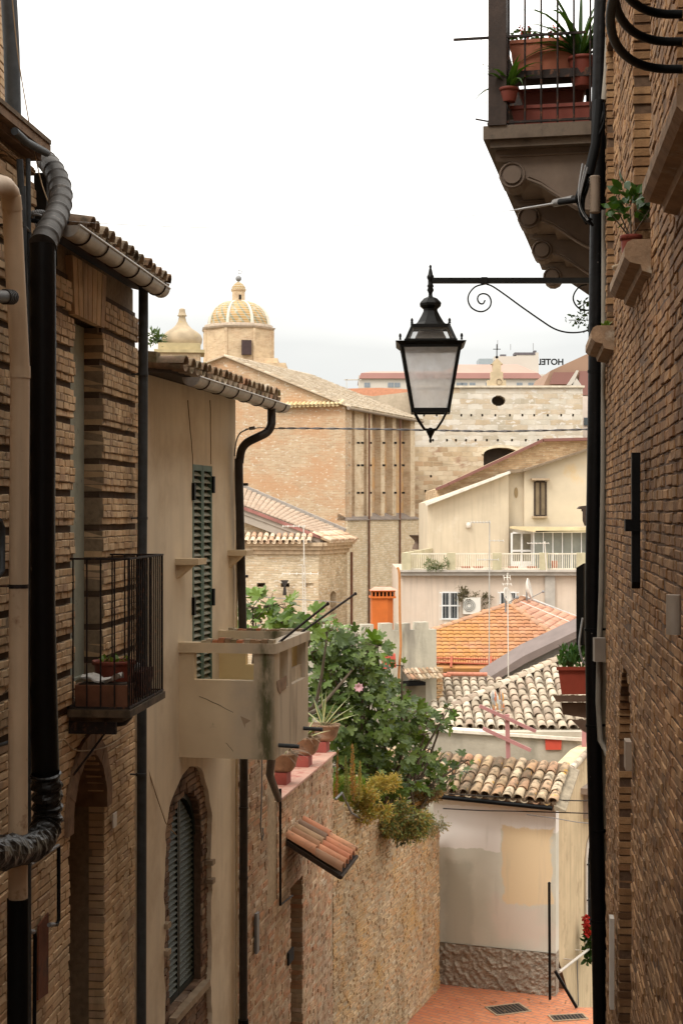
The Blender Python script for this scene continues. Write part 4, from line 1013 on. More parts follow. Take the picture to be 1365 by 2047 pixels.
# ============================================================ HOUSE W (low house at the foot of the street)
FW = Frame(P(866, 0, 29.0), P(1110, 0, 28.2), V((0, -1, 0)))
sw = FW.s_at
ez = FW.z(1000, 1585)
HW = thing('low_house', 'low house with patched grey, lilac and yellow plaster under an old tiled roof', 'house', tuple(FW.W(1, fz, 0)))
xw = lambda px: Xp(px, 28.5); zw = lambda py: Zp(py, 28.5)
n = N('patched_plaster')
base = n.mix((.57, .55, .46), (.66, .63, .54), n.rng(n.noise(1.2, 7), .35, .65))
base = n.mix(base, (.68, .58, .49), n.math('MULTIPLY', n.rect(xw(975), xw(1110), zw(1900), zw(1780), .3, .2, 2), .8))
arch_ = n.rect(xw(884), xw(952), zw(1905), zw(1722), .10, .06, 3)
base = n.mix(base, (.48, .465, .385), n.math('MULTIPLY', arch_, .9))
lil = n.rect(xw(860), xw(1003), zw(1705), zw(1575), .02, .05, 2.5)
lil = n.math('MAXIMUM', lil, n.rect(xw(1000), xw(1120), zw(1660), zw(1570), .02, .04, 2.5))
base = n.mix(base, (.80, .75, .70), lil)
base = n.mix(base, (.74, .58, .37), n.rect(xw(1004), xw(1101), zw(1804), zw(1652), .03, .07, 2.5))
base = n.mix(base, (.72, .64, .53), n.rect(xw(860), xw(1120), zw(1618), zw(1560), .02, .02, 8))
base = n.mix(base, (.44, .40, .33), n.rng(n.noise(1, 7, n.map(n.pos(), (5, 5, .5))), .58, .8, 0, .6))
n.bump(n.noise(25, 6), .25, .006)
M_patch = n.done(base, .92, 0, .15)
zmid = FW.z(1000, 1895)
def wbody(mb, z0, z1, o):
    mb.fbox(FW, 0, FW.L, z0, z1, -.3, o)
    a, b = FW.W(.02, z0, -.3), FW.W(FW.L - .12, z0, -.3); mb.prism([a, b, V((4.15, 31.2, z0)), V((2.0, 31.4, z0))], V((0, 0, z1 - z0 - .001)))
mb = MB(); wbody(mb, zmid, ez, 0); mb.build('wall', M_patch, HW)
n = N('rough_render'); f = n.noise(9, 4, dist=1.4); f2 = n.noise(22, 3, dist=1)
n.bump(f, 1.0, .09); n.bump(f2, 1.0, .03)
c = n.mix((.36, .30, .235), (.48, .41, .325), n.rng(n.noise(1.3, 5), .35, .65))
M_rough = n.done(c, .95, 0, .15)
mb = MB(); nx_, nz_ = 170, 76; vs = []; h = zmid - fz
from mathutils import noise as mn
for i in range(nx_ + 1):
    for k in range(nz_ + 1):
        s_ = FW.L * i / nx_; z_ = fz - .05 + (h + .05) * k / nz_
        q = mn.noise(V((s_ * 9, z_ * 9 + s_ * 4, 1))) + .6 * mn.noise(V((s_ * 18, z_ * 18 - s_ * 7, 4)))
        vs.append(FW.W(s_, z_, .03 + .055 * max(-.30, q) * (1 if k < nz_ else 0)))
fs = [(i * (nz_ + 1) + k, (i + 1) * (nz_ + 1) + k, (i + 1) * (nz_ + 1) + k + 1, i * (nz_ + 1) + k + 1) for i in range(nx_) for k in range(nz_)]
mb.add(vs, fs, 0, True); wbody(mb, fz - 4, zmid - .001, -.01)
mb.build('plinth', M_rough, HW, recalc=False)
# roof
rp = R(21); vW = (FW.n * -math.cos(rp) + V((0, 0, math.sin(rp))))
OW = FW.W(-1.6, FW.z(1000, 1582) + .02, .32)
OW = FW.W(-1.8, ez + .06, .32); uW = (FW.t + V((0, 0, -.035))).normalized()
mb = MB(); tiles(mb, OW, uW, vW, 20, 4, .215, .33, .098, 7, under=True, j=.012)
mb.build('roof', m_island('mixed_old_coppi', [(.30, .20, .12), (.50, .37, .24), (.66, .54, .39), (.22, .14, .09), (.56, .40, .24), (.42, .22, .13), (.62, .50, .34), (.46, .26, .16)], big=.25, dirt=(.10, .085, .055), dirtf=(.46, .62), ds=7, dirt2=(.62, .36, .07), d2f=(.62, .68), d2s=5, bump=.8), HW)
mb = MB(); a = OW + vW * .02 - V((0, 0, .03)); L_ = uW * 4.25; e = vW * 1.42; u0 = V((0, 0, .05))
mb.hexa([a, a + L_, a + L_ + e, a + e, a + u0, a + L_ + u0, a + L_ + e + u0, a + e + u0]); mb.build('roof_bed', m_plain('roof_bed', (.16, .11, .07), .9, .3, 8, .5), HW)
mb = MB(); a = OW + vW * -.05 - V((0, 0, .05)); mb.tube([a + uW * .3, a + uW * 4.2], .045, 8); mb.build('gutter', M_black, HW)
mb = MB(); a = FW.W(-.2, ez - .12, 0); mb.hexa([FW.W(0, ez - .10, 0), FW.W(FW.L, ez - .17, 0), FW.W(FW.L, ez - .17, .24), FW.W(0, ez - .10, .24), FW.W(0, ez + .02, 0), FW.W(FW.L, ez - .05, 0), FW.W(FW.L, ez - .05, .28), FW.W(0, ez + .02, .28)]); mb.build('eave_board', m_plain('eave_tan', (.42, .30, .2), .85, .1), HW)
# verge mortar at the right end of the roof
mb = MB(); a = OW + uW * 4.22 - V((0, 0, .12)); e = vW * 1.45; mb.hexa([a, a + uW * .22, a + uW * .22 + e, a + e, a + V((0, 0, .10)), a + uW * .22 + V((0, 0, .02)), a + uW * .22 + e + V((0, 0, .04)), a + e + V((0, 0, .10))]); mb.build('roof_verge', m_plain('verge', (.30, .25, .18), .95, .35, 9, .8, 25), HW)

# right-hand side house with stair
FS = Frame(P(1109, 0, 28.9), P(1235, 0, 34.5), V((1, -1, 0)))
ss = FS.s_at
HS = thing('stair_house', 'tall beige plaster house with barred arched window beside the descending stairs', 'house', tuple(FS.W(1, -12, 0)))
mb = MB()
pt = [(1109, 1585), (1130, 1562), (1133, 1548), (1176, 1502), (1230, 1470)]
wS0, wS1 = ss(1168), ss(1200)
topS = lambda s_: None
poly = [FS.pp(x, y) for x, y in pt] + [FS.W(ss(1230), -13.2, 0), FS.W(0, -13.2, 0)]
mb.prism(poly, FS.n * -.4)
M_beigew = m_plain('weathered_beige', (.58, .45, .28), .92, .16, 1.5, .3, 25, streak=.25, col2=(.36, .26, .16), c2f=(.54, .72), c2s=1.6)
mb.build('wall', M_beigew, HS)
mb = MB()
for i in range(5):
    a = FS.pp(1133 + i * 9, 1546 - i * 9.5, .02); b = FS.pp(1141 + i * 9, 1538 - i * 9.5, .02); mb.tube([a, b + FS.n * .0], .07, 8)
mb.build('wall_coping', M_coppip, HS)
mb = MB(); sp0 = FS.z(1170, 1715)
mb.prism([FS.W(wS0 + (wS1 - wS0) * x, z, .004) for x, z in ((0, FS.z(1170, 1905)), (1, FS.z(1170, 1905)), (1, sp0 + .3), (.5, sp0 + .45), (.12, sp0 + .22), (0, sp0))], FS.n * .01); mb.build('window', M_dark, HS)
mb = MB(); mb.tube([FS.W(wS0, FS.z(1170, 1905), .03), FS.W(wS0, sp0, .03), FS.W(wS0 + .15, sp0 + .28, .03), FS.W(wS0 + .45, sp0 + .42, .03)], .035, 8); mb.build('window_frame', M_white, HS)
mb = MB()
for k in range(4): mb.tube([FS.W(wS0 + .1 + k * .14, FS.z(1170, 1905), .07), FS.W(wS0 + .1 + k * .14, sp0 + .2, .07)], .012, 6)
for y in (1725, 1796, 1860): mb.tube([FS.W(wS0 - .05, FS.z(1170, y), .07), FS.W(wS0 + .6, FS.z(1170, y), .07)], .014, 6)
mb.build('window_bars', M_black, HS)
mb = MB(); mb.fbox(FS, ss(1165), ss(1185), FS.z(1170, 1632), FS.z(1170, 1580), 0, .28); mb.fbox(FS, ss(1160), ss(1185), FS.z(1170, 1580), FS.z(1170, 1568), 0, .36); mb.build('stone_bracket', m_plain('grey_stone', (.33, .27, .23), .9), HS)
mb = MB(); mb.tube([FS.pp(1116, 1786, .03), FS.pp(1112, 1786, .03), FS.pp(1114, 1800, .03), FS.pp(1115, 1945, .03)], .012, 6); mb.tube([FS.pp(1153, 1920, .03), FS.pp(1155, 2010, .03)], .012, 6); mb.build('wall_conduit', M_cable, HS)
# patch and stains are in the plaster; descending brown corner block
mb = MB(); mb.prism([P(1106, 1900, 28.75), P(1112, 1905, 28.7), P(1140, 2000, 28.6), P(1140, 2010, 28.6), P(1106, 2010, 28.7)], V((0, .12, 0))); mb.build('worn_corner', m_plain('worn_brown', (.2, .12, .07), .95, .4, 4, .6), HS)
t = thing('handrail', 'white tubular handrail rising along the beige wall beside the stairs', 'handrail', tuple(FS.pp(1118, 1944, .25)))
mb = MB(); mb.tube([FS.pp(1117, 1943, .22), FS.pp(1176, 1897, .22)], .028, 8); mb.build('rail', M_white, t)
mb = MB()
for f_ in (.1, .5, .9):
    p = FS.pp(1117, 1943, .22).lerp(FS.pp(1176, 1897, .22), f_); mb.tube([p, p - FS.n * .22], .012, 6)
mb.build('bracket', M_white, t)
mb = MB(); mb.tube([P(1097, 1766, 27.75), P(1098.5, 1998, 27.75)], .026, 10); mb.ball(P(1097, 1766, 27.75), .03, 8); single(mb, 'iron_post', M_blackp, 'tall black iron post standing at the corner of the patched house', 'post')
mb = MB(); mb.bar(P(1109, 1941, 27.6), P(1152, 2014, 27.5), .05, .05); single(mb, 'iron_railing', M_blackp, 'sloping black iron rail where the red paving meets the stairs', 'railing')

mb = MB(); rnd.seed(90)
for i in range(70):
    x = rnd.uniform(-.5, 4.2); y = 28.0 - abs(rnd.gauss(0, .35)) if i % 2 else rnd.uniform(26.5, 28.0)
    leaf_oval(mb, V((x, y, fz + .012)), V((rnd.uniform(-1, 1), rnd.uniform(-1, 1), .1)), V((0, 0, 1)), rnd.uniform(.04, .09), .03)
struct(mb.build('fallen_leaves', M_dry, recalc=False), 'stuff')
# ============================================================ plants on and behind the walls
def prj(p): return (CX + p.x / p.y * F, CY - p.z / p.y * F)
def inpoly(x, y, poly):
    c = False; j = len(poly) - 1
    for i in range(len(poly)):
        xi, yi = poly[i]; xj, yj = poly[j]
        if (yi > y) != (yj > y) and x < (xj - xi) * (y - yi) / (yj - yi) + xi: c = not c
        j = i
    return c
def tree(base, trunks, blobs, label, nleaf, size, mats, name='fig_tree', seed=5, up=.55):
    rnd.seed(seed)
    t = thing(name, label, 'tree', tuple(base), None)
    mb = MB()
    for b in blobs:
        c, r = b[0], b[1]
        mid = V(base).lerp(c, .5) + V((rnd.uniform(-.3, .3), rnd.uniform(-.2, .2), -.15))
        mb.tube(smoothp([V(base), V(base).lerp(mid, .6) + V((0, 0, .1)), mid, c], 3), [.05, .045, .042, .04, .036, .032, .028, .024, .018, .010], 6)
        for k in range(5):
            d = rdir(-.1); mb.tube([c - d * .1, c + d * r * .8], [.010, .005], 4)
    mb.build('branches', M_bark, t)
    for i, (m, frac, nm) in enumerate(mats):
        mb = MB()
        for b in blobs:
            c, r = b[0], b[1]; sy = b[2] if len(b) > 2 else 1
            for k in range(int(nleaf * frac * (r / .5) ** 2)):
                d = rdir(-.75); rr = r * rnd.uniform(.35, 1.12) ** .6
                p = c + V((d.x, d.y * sy, d.z * .85)) * rr
                ld = (d + V((0, 0, -.35)) + rdir() * .5).normalized()
                nr = (V((0, -.5, up)) + d * .35 + rdir() * .45).normalized()
                leaf_fig(mb, p, ld, nr, size * rnd.uniform(.5, 1.45))
        mb.build(nm, m, t, recalc=False)
    return t
bl_ = []
for px, py, Y, r in ((640, 1275, 25.2, .38), (668, 1310, 25.4, .48), (700, 1300, 25.6, .42), (745, 1312, 26, .36), (640, 1360, 25.2, .5), (700, 1365, 25.6, .55), (745, 1370, 26, .36), (785, 1365, 26.2, .16),
                     (655, 1425, 25.2, .5), (720, 1430, 25.6, .6), (775, 1430, 26.4, .5), (815, 1432, 26.8, .32), (850, 1450, 27, .27), (885, 1437, 27.2, .20),
                     (700, 1490, 25.6, .5), (760, 1495, 26.0, .5), (815, 1505, 26.6, .32), (720, 1545, 25.6, .45), (780, 1555, 26.2, .42), (835, 1555, 27.0, .36), (872, 1525, 27.4, .24), (905, 1548, 27.5, .20), (858, 1575, 27.4, .22), (680, 1530, 25.2, .35)):
    bl_.append((P(px, py, Y), r * 1.02)); bl_.append((P(px + rnd.uniform(-40, 40), py + rnd.uniform(-40, 30), Y - .2), r * .42))
tree(P(770, 1640, 26.6), 3, bl_, 'big dark green fig tree with lobed leaves behind the retaining wall', 125, .155, [(M_leafd, .82, 'foliage'), (M_leafl, .06, 'young_leaves')], seed=5)
bl_ = [(P(px, py, Y), r) for px, py, Y, r in ((505, 1215, 22.5, .26), (540, 1212, 22.6, .28), (575, 1222, 22.8, .26), (512, 1238, 22.4, .24), (560, 1245, 22.6, .3), (600, 1245, 23, .3), (638, 1245, 23.5, .22), (655, 1262, 23.8, .2), (745, 1290, 25.6, .2))]
tree(P(560, 1500, 23.2), 2, bl_, 'lighter green fig tree top showing above the plaster balcony', 62, .20, [(M_leafl, .7, 'foliage'), (M_leafd, .3, 'dark_leaves')], seed=8)  # darker leaf colour mixed in at random
# pink flower in the fig
mb = MB(); c = P(717, 1374, 25.0)
for i in range(8): leaf_oval(mb, c, V((math.cos(i * .8), -.5, math.sin(i * .8))), V((0, -1, 0)), .09, .06)
single(mb, 'hibiscus_flower', m_plain('pink_petal', (.65, .38, .42), .7, .1), 'single pale pink flower among the fig leaves', 'flower', recalc=False)
# overhanging weeds and shrubs
def bush(c, r, n_, cols, label, name='shrub', cat='shrub', L=.09, wd=.02, droop=0, sx=1, sz=1, ovalr=None):
    t = thing(name, label, cat, tuple(c - V((0, 0, r * sz * .8))))
    mb = MB()
    subs = [(c + V((rnd.uniform(-.85, .85) * r * sx, rnd.uniform(-.5, .3) * r, rnd.uniform(-.55, .5) * r * sz)), r * rnd.uniform(.25, .6)) for _ in range(9)]
    for i in range(n_ // 6):
        cc, rr_ = subs[rnd.randrange(9)]; d = rdir(-.9); tip = cc + V((d.x * rr_ * 1.1, d.y * rr_, d.z * rr_)) * rnd.uniform(.5, 1.25) ** 1.3 + V((0, 0, -droop * rnd.random()))
        st = cc + V((rnd.uniform(-.2, .2) * rr_, rnd.uniform(-.2, .2) * rr_, rnd.uniform(-.5, .1) * rr_))
        for k in range(6):
            q = st.lerp(tip, rnd.uniform(.25, 1.0)) + rdir() * .05
            leaf_oval(mb, q, (tip - st).normalized() + rdir() * .9, rdir(), L * rnd.uniform(.6, 1.4), wd)
        mb.tube([st, st.lerp(tip, .6) + V((0, 0, .03)), tip], .003, 3, caps=False)
    mb.build('foliage', m_leaf(name + '_leaf', cols), t, recalc=False)
    return t
rnd.seed(21)
bush(P(735, 1603, 24.2), .32, 2400, [(.48, .42, .10), (.56, .38, .10), (.22, .30, .07), (.60, .32, .10), (.34, .38, .10)], 'straw yellow and orange wild shrub spilling over the retaining wall', sx=1.3, L=.08, wd=.018)
bush(P(800, 1622, 25.4), .40, 3000, [(.18, .26, .08), (.38, .34, .10), (.52, .30, .10), (.10, .16, .06), (.26, .32, .12)], 'bushy mixed green and rust shrub hanging at the middle of the wall top', sx=1.2, L=.08, wd=.02, droop=.25)
bush(P(812, 1648, 25.6), .22, 900, [(.035, .055, .03), (.06, .09, .05)], 'small dark grey-green clump drooping lowest from the wall', L=.07, wd=.02, droop=.2)
bush(P(862, 1635, 27.3), .26, 1000, [(.30, .34, .24), (.38, .38, .25), (.5, .33, .16)], 'grey-green tuft at the far corner of the retaining wall', L=.07, wd=.018, droop=.2)
bush(P(850, 1596, 26.8), .24, 800, [(.24, .12, .05), (.3, .18, .07), (.1, .12, .05)], 'reddish dry shrub between the fig leaves and the wall corner', L=.06, wd=.016)
bush(P(765, 1575, 24.9), .28, 1300, [(.54, .42, .10), (.60, .40, .10), (.42, .44, .12)], 'feathery golden bush just below the fig leaves', L=.06, wd=.014)
def spike(px, y0, y1, Y, cols, label, r=.055):
    t = thing('flower_spike', label, 'weed', tuple(P(px, y1, Y))); a = P(px, y1, Y); b = P(px + rnd.uniform(-3, 3), y0, Y)
    mb = MB(); mb.tube([a, b], .006, 4); mb.build('stem', M_dry, t)
    mb = MB()
    for i in range(520):
        f_ = rnd.random(); q = a.lerp(b, f_); d = rdir(-.3); w_ = r * (1.25 - f_) * (1 if f_ > .05 else .4)
        leaf_oval(mb, q + d * w_ * .4, d + V((0, 0, .5)), rdir(), w_ * rnd.uniform(.6, 1.3), .012)
    mb.build('seed_heads', m_leaf('spike_leaf', cols), t, recalc=False)
spike(706, 1488, 1600, 23.6, [(.48, .26, .08), (.56, .33, .12), (.42, .2, .06)], 'tall orange-brown seed spike, the highest above the wall', .06)
spike(693, 1512, 1602, 23.5, [(.28, .30, .10), (.36, .36, .14), (.2, .24, .07)], 'pale green seed spike just left of the tall orange one')
spike(717, 1522, 1604, 23.8, [(.48, .40, .12), (.52, .42, .16)], 'short yellow seed spike just right of the tall orange one', .045)
spike(672, 1500, 1600, 23.3, [(.50, .26, .08), (.42, .22, .07)], 'thin rusty seed spike against the end of the red coping', .03)
mb = MB()
rnd.seed(4)
for i in range(1500):
    px = rnd.uniform(668, 725); q = P(px, rnd.uniform(1565, 1605), 23.3 + (px - 668) / 60 + rnd.uniform(0, .5)); leaf_oval(mb, q, V((rnd.uniform(-.5, .5), rnd.uniform(-.5, .2), 1)), V((0, -1, .3)), rnd.uniform(.06, .16), .025)
o = struct(mb.build('grass', m_leaf('grass_blade', [(.10, .22, .03), (.2, .3, .05), (.30, .3, .06)]), recalc=False), 'stuff')
mb = MB(); pth = smoothp([P(815, 1618, 26.2), P(835, 1606, 26.6), P(860, 1600, 27.2), P(882, 1588, 27.6)], 8)
for i in range(500):
    q = pth[rnd.randrange(len(pth))]; leaf_oval(mb, q + rdir() * .01, rdir(), rdir(), .05, .014)
mb.tube(pth, .008, 4); single(mb, 'dry_stalk', m_leaf('stalk', [(.42, .22, .07), (.5, .28, .1)]), 'drooping dry orange stalk bending out over the patched house', 'weed', recalc=False)

# ============================================================ middle roofs
def px_tiles(mb, O, u, v, cols, rows, poly, **k):
    pit = k.get('pitch', .21); rw = k.get('row', .34)
    tiles(mb, O, u, v, cols, rows, keep=lambda a, b: inpoly(*prj(O + u * a + v * b), poly), **k)
def ray_plane(px, py, p0, n):
    d = P(px, py, 1.0); return d * (V(p0).dot(n) / d.dot(n))
def plane_poly(mb, poly, p0, n, th=.15, mi=0):
    pts = [ray_plane(x, y, p0, n) for x, y in poly]; nn = V(n).normalized(); nn = nn if nn.z > 0 else -nn
    mb.prism(pts, nn * -th, mi)
X1 = V((1, 0, 0))
# house with pale tiles and white-capped wall
PT = thing('pale_roof_house', 'old house under a pale worn tile roof behind a white-capped wall', 'house', (4, 34, -9))
tn = .364; v_ = V((0, 1, tn)).normalized(); nP = V((0, -tn, 1)).normalized()
O_ = V((Xp(868, 33), 33, Zp(1457, 33))); u_ = V((1, 0, -.012)).normalized()
poly = [(866, 1470), (866, 1432), (905, 1412), (1000, 1372), (1080, 1340), (1126, 1318), (1140, 1345), (1130, 1385), (1150, 1410), (1172, 1440), (1172, 1475)]
poly = [(866, 1475), (866, 1432), (905, 1412), (1000, 1372), (1080, 1340), (1126, 1318), (1200, 1300), (1200, 1480)]
mb = MB(); px_tiles(mb, O_, u_, v_, 19, 16, poly, pitch=.225, row=.30, r=.10, seg=6, j=.020, under=True, first_under=30)
# ridge tiles on the left hip
for i in range(16):
    a = ray_plane(868 + 262 * i / 16, 1433 - 118 * i / 16, O_, nP); b = ray_plane(868 + 262 * (i + 1) / 16, 1433 - 118 * (i + 1) / 16, O_, nP); d = (b - a).normalized()
    tile(mb, a + V((0, 0, .04)), d.cross(V((0, 0, 1))).normalized(), d, V((0, 0, 1)), (b - a).length * 1.2, .12, .10, 6, .02, tilt=.02)
mb.build('roof', M_coppip, PT)
mb = MB(); plane_poly(mb, [(860, 1462), (862, 1436), (1130, 1318), (1215, 1300), (1215, 1462)], O_ - V((0, 0, .03)), nP, .12); mb.build('roof_bed', m_plain('roof_bed2', (.22, .17, .12), .9, .3, 8), PT)
mb = MB(); a = P(866, 1470, 32.7); b = P(1200, 1490, 32.7)
mb.box(Xp(840, 32.6), Xp(1164, 32.6), 32.6, 32.9, -13, Zp(1463, 32.6)); n = N('stained_wall')
c = n.mix((.36, .32, .25), (.50, .45, .36), n.rng(n.noise(.9, 8, rough=.6), .35, .65)); c = n.mix(c, (.24, .22, .17), n.rng(n.noise(1.6, 8, n.map(n.pos(), (1, 1, .6))), .55, .75)); n.bump(n.noise(12), .4, .02)
mb.build('wall', n.done(c, .95), PT)
mb = MB(); mb.hexa([V((Xp(862, 32.5), 32.5, Zp(1462, 32.5))), V((Xp(1165, 32.5), 32.5, Zp(1482, 32.5))), V((Xp(1165, 32.5), 32.95, Zp(1482, 32.5))), V((Xp(862, 32.5), 32.95, Zp(1462, 32.5))),
                    V((Xp(862, 32.5), 32.5, Zp(1456, 32.5))), V((Xp(1165, 32.5), 32.5, Zp(1476, 32.5))), V((Xp(1165, 32.5), 32.95, Zp(1476, 32.5))), V((Xp(862, 32.5), 32.95, Zp(1456, 32.5)))])
mb.build('wall_cap', m_plain('white_cap', (.66, .60, .50), .8, .2, 6, col2=(.36, .3, .22), c2f=(.6, .7), c2s=5), PT)
mb = MB(); mb.prism([P(x, y, 32.55) for x, y in ((1089, 1474), (1122, 1475), (1121, 1499), (1090, 1499))], V((0, .04, 0))); mb.build('red_panel', m_plain('red_panel', (.50, .07, .04), .7, .15, 4), PT)
mb = MB(); mb.tube([P(1008, 1464, 32.8), P(1168, 1474, 32.8)], .035, 8); mb.build('gutter', M_black, PT)
mb = MB(); mb.box(Xp(1150, 33), Xp(1215, 33), 33.1, 42, -13, -5.1); mb.box(Xp(880, 33), Xp(1150, 33), 33.1, 36, -13, -5.05); mb.build('rear_wall', M_beigew, PT)
# roof T3 and grey flashing beam of the neighbouring house
NB = thing('tile_roof_house', 'small house with pale tile rows and a long grey metal roof edge', 'house', (5, 38, -9))
O3 = V((Xp(860, 37), 37, Zp(1432, 37))); mb = MB()
px_tiles(mb, O3, X1, v_, 9, 8, [(860, 1440), (860, 1352), (1000, 1352), (1000, 1378), (930, 1405), (885, 1425)], pitch=.22, row=.30, r=.1, first_under=20)
mb.build('roof', M_coppip, NB)
mb = MB(); plane_poly(mb, [(862, 1440), (862, 1354), (990, 1354), (1000, 1380), (900, 1440)], O3, nP, .1)
mb.build('roof_bed', m_plain('roof_bed3', (.25, .2, .14), .9), NB)
mb = MB(); mb.prism([P(x, y, 38.8) for x, y in ((962, 1364), (1045, 1312), (1150, 1262), (1200, 1240), (1200, 1256), (1150, 1276), (1050, 1326), (975, 1370))], V((0, .6, .25)))
mb.build('metal_edge', m_plain('grey_brown_metal', (.18, .14, .125), .6, .15, 3), NB)
mb = MB(); mb.prism([P(x, y, 39.0) for x, y in ((975, 1368), (1050, 1324), (1150, 1274), (1200, 1256), (1200, 1420), (990, 1420))], V((0, 2.5, 0)))
mb.build('wall', m_plain('grey_wall', (.17, .155, .14), .9, .3, 3, col2=(.1, .09, .08), c2f=(.55, .7), c2s=3), NB)
mb = MB(); mb.box(Xp(870, 38.9), Xp(980, 38.9), 38.9, 39.3, -12, Zp(1350, 38.9)); mb.build('parapet', m_plain('tan_parapet', (.5, .42, .32), .9, .2, 4), NB)
for (a_, b_, y_) in ((893, 973, 1347), (874, 900, 1349)):
    mb = MB(); mb.tube([P(a_, y_, 38.8), P(b_, y_ + 1, 38.8)], .05, 8); mb.build('ridge_tiles', m_plain('ridge_red', (.5, .2, .13), .9, .3, 12), NB)
# orange hipped roof
OR = thing('orange_roof_house', 'house with broad orange hipped roof partly yellow with lichen', 'house', (6, 46, -9))
tn2 = .40; vO = V((0, 1, tn2)).normalized(); nO = V((0, -tn2, 1)).normalized(); O0 = V((Xp(862, 44), 44, Zp(1331, 44)))
n = N('lichen_orange_tiles'); c = n.ramp(n.g.outputs['Random Per Island'], [(.36, .165, .09), (.43, .21, .12), (.48, .25, .155), (.40, .18, .10), (.45, .23, .13)])
sp_ = n.n('ShaderNodeSeparateXYZ'); n.L(n.pos(), sp_.inputs[0])
g = n.math('MULTIPLY', n.rng(sp_.outputs[0], 6.3, 3.6), n.rng(n.noise(1.5, 7, rough=.65), .30, .55))
c = n.mix(c, (.50, .25, .04), n.math('MULTIPLY', g, .55)); c = n.mix(c, (.20, .13, .09), n.rng(n.noise(2.5, 8, rough=.7), .55, .72, 0, .5)); n.bump(n.noise(30), .4); M_orange = n.done(c, .9)
M_orange2 = m_island('salmon_tiles', [(.50, .24, .16), (.56, .30, .20), (.62, .36, .25), (.46, .22, .14)], var=.12, dirt=(.46, .3, .2), dirtf=(.55, .75), ds=2)
A_ = ray_plane(1018, 1210, O0, nO); A2 = P(1045, 1199, 1); A2 = A2 * (A_.z / A2.z); H_ = ray_plane(1111, 1275, O0, nO); H2_ = ray_plane(1165, 1330, O0, nO)
fp = [(862, 1336), (862, 1263), (940, 1236), (1018, 1209), (1040, 1219), (1111, 1275), (1170, 1336)]
mb = MB(); px_tiles(mb, O0, X1, vO, 26, 22, fp, pitch=.20, row=.245, r=.10, seg=5, j=.004, under=False, hs=.22)
plane_poly(mb, fp, O0 + V((0, 0, .03)), nO, .12)
mb.build('roof', M_orange, OR)
nR = (H_ - A_).cross(A2 - A_).normalized(); nR = nR if nR.z > 0 else -nR
uR = (A2 - A_).normalized(); vR = uR.cross(nR).normalized(); vR = vR if vR.z > 0 else -vR
rp_ = [(1018, 1209), (1045, 1198), (1100, 1218), (1200, 1252), (1200, 1300), (1175, 1340), (1111, 1275)]
OB = A_ - vR * (30 * .245) - uR * 4
mb = MB(); px_tiles(mb, OB, uR, vR, 60, 30, rp_, pitch=.20, row=.245, r=.10, seg=5, j=.004, under=False, hs=.22)
plane_poly(mb, [(1018, 1210), (1045, 1199), (1200, 1253), (1200, 1345), (1165, 1330), (1111, 1276)], A_ - nR * .02, nR, .12)
mb.build('roof', M_orange2, OR)
def hip(pl, r=.10):
    mb = MB()
    for a, b in zip(pl[:-1], pl[1:]):
        m_ = max(1, int((b - a).length / .38))
        for i in range(m_):
            p = a.lerp(b, i / m_); q = a.lerp(b, (i + 1.15) / m_); d = (q - p).normalized(); tile(mb, p + V((0, 0, .04)), d.cross(V((0, 0, 1))).normalized(), d, V((0, 0, 1)), (q - p).length, r, r * .85, 6, .02, tilt=.015)
    mb.build('hip_tiles', m_island('hip_tile', [(.42, .24, .14), (.46, .26, .15), (.36, .22, .15)]), OR)
hip([H2_, H_, A_]); hip([A_, A2], .12); hip([ray_plane(862, 1264, O0, nO), A_])
mb = MB(); mb.tube([A2 + V((0, 0, .12)), P(1200, 1252, 55)], .05, 6); mb.build('ridge_flashing', m_plain('pale_flashing', (.55, .53, .5), .6), OR)
mb = MB(); mb.tube([P(1040, 1203, 48.7), P(1150, 1248, 47.4)], .02, 5); mb.build('roof_cable', M_white, OR)
mb = MB()
for y in (1315, 1324): mb.tube([P(868, y, 43.9), P(1000, y + 4, 43.9)], .022, 6)
for i in range(27): mb.tube([P(870 + i * 5, 1313, 43.9), P(870 + i * 5, 1326, 43.9)], .010, 4)
for x in (902, 981): mb.bar(P(x, 1313, 43.9), P(x - 1, 1334, 43.7), .06, .06)
mb.build('snow_guard', m_plain('red_guard', (.42, .11, .06), .7), OR)
mb = MB(); mb.box(Xp(864, 44), 9.2, 44.15, 50, -13, -4.55); mb.box(Xp(855, 44.1), Xp(1165, 44.1), 43.95, 44.15, -4.72, -4.60); mb.build('wall', m_plain('tan_house_wall', (.42, .34, .26), .9, .2, 3), OR)
# crenellated garden wall
CWL = thing('crenellated_wall', 'grey stained crenellated wall rising behind the fig tree', 'wall', (3, 37, -10))
n = N('streaky_cement'); c = n.mix((.42, .39, .31), (.52, .48, .38), n.rng(n.noise(1.5, 6), .35, .65)); c = n.mix(c, (.20, .18, .15), n.rng(n.noise(1, 6, n.map(n.pos(), (2.6, 2.6, .55))), .47, .7, 0, .85)); n.bump(n.noise(14), .4, .02); M_cem = n.done(c, .95)
FC = Frame(P(560, 0, 36.2), P(872, 0, 37.6), V((0, -1, 0))); fc = FC.s_at
mb = MB(); zt_ = FC.z(700, 1263); mb.fbox(FC, 0, FC.L, -13, zt_, -.25, 0)
px = 648
while px < 868:
    w_ = rnd.uniform(17, 24); mb.fbox(FC, fc(px), fc(min(px + w_, 872)), zt_, zt_ + rnd.uniform(.15, .20), -.25, 0); px += w_ + rnd.uniform(11, 17)
mb.fbox(FC, fc(800) , fc(803), -13, zt_, 0, .05); mb.build('wall', M_cem, CWL)
mb = MB(); px = 648
mb.fbox(FC, fc(804), fc(850), FC.z(830, 1480), FC.z(830, 1370), -.02, .02); mb.build('doorway', m_plain('dull_door', (.2, .17, .12), .9, .3, 4), CWL)
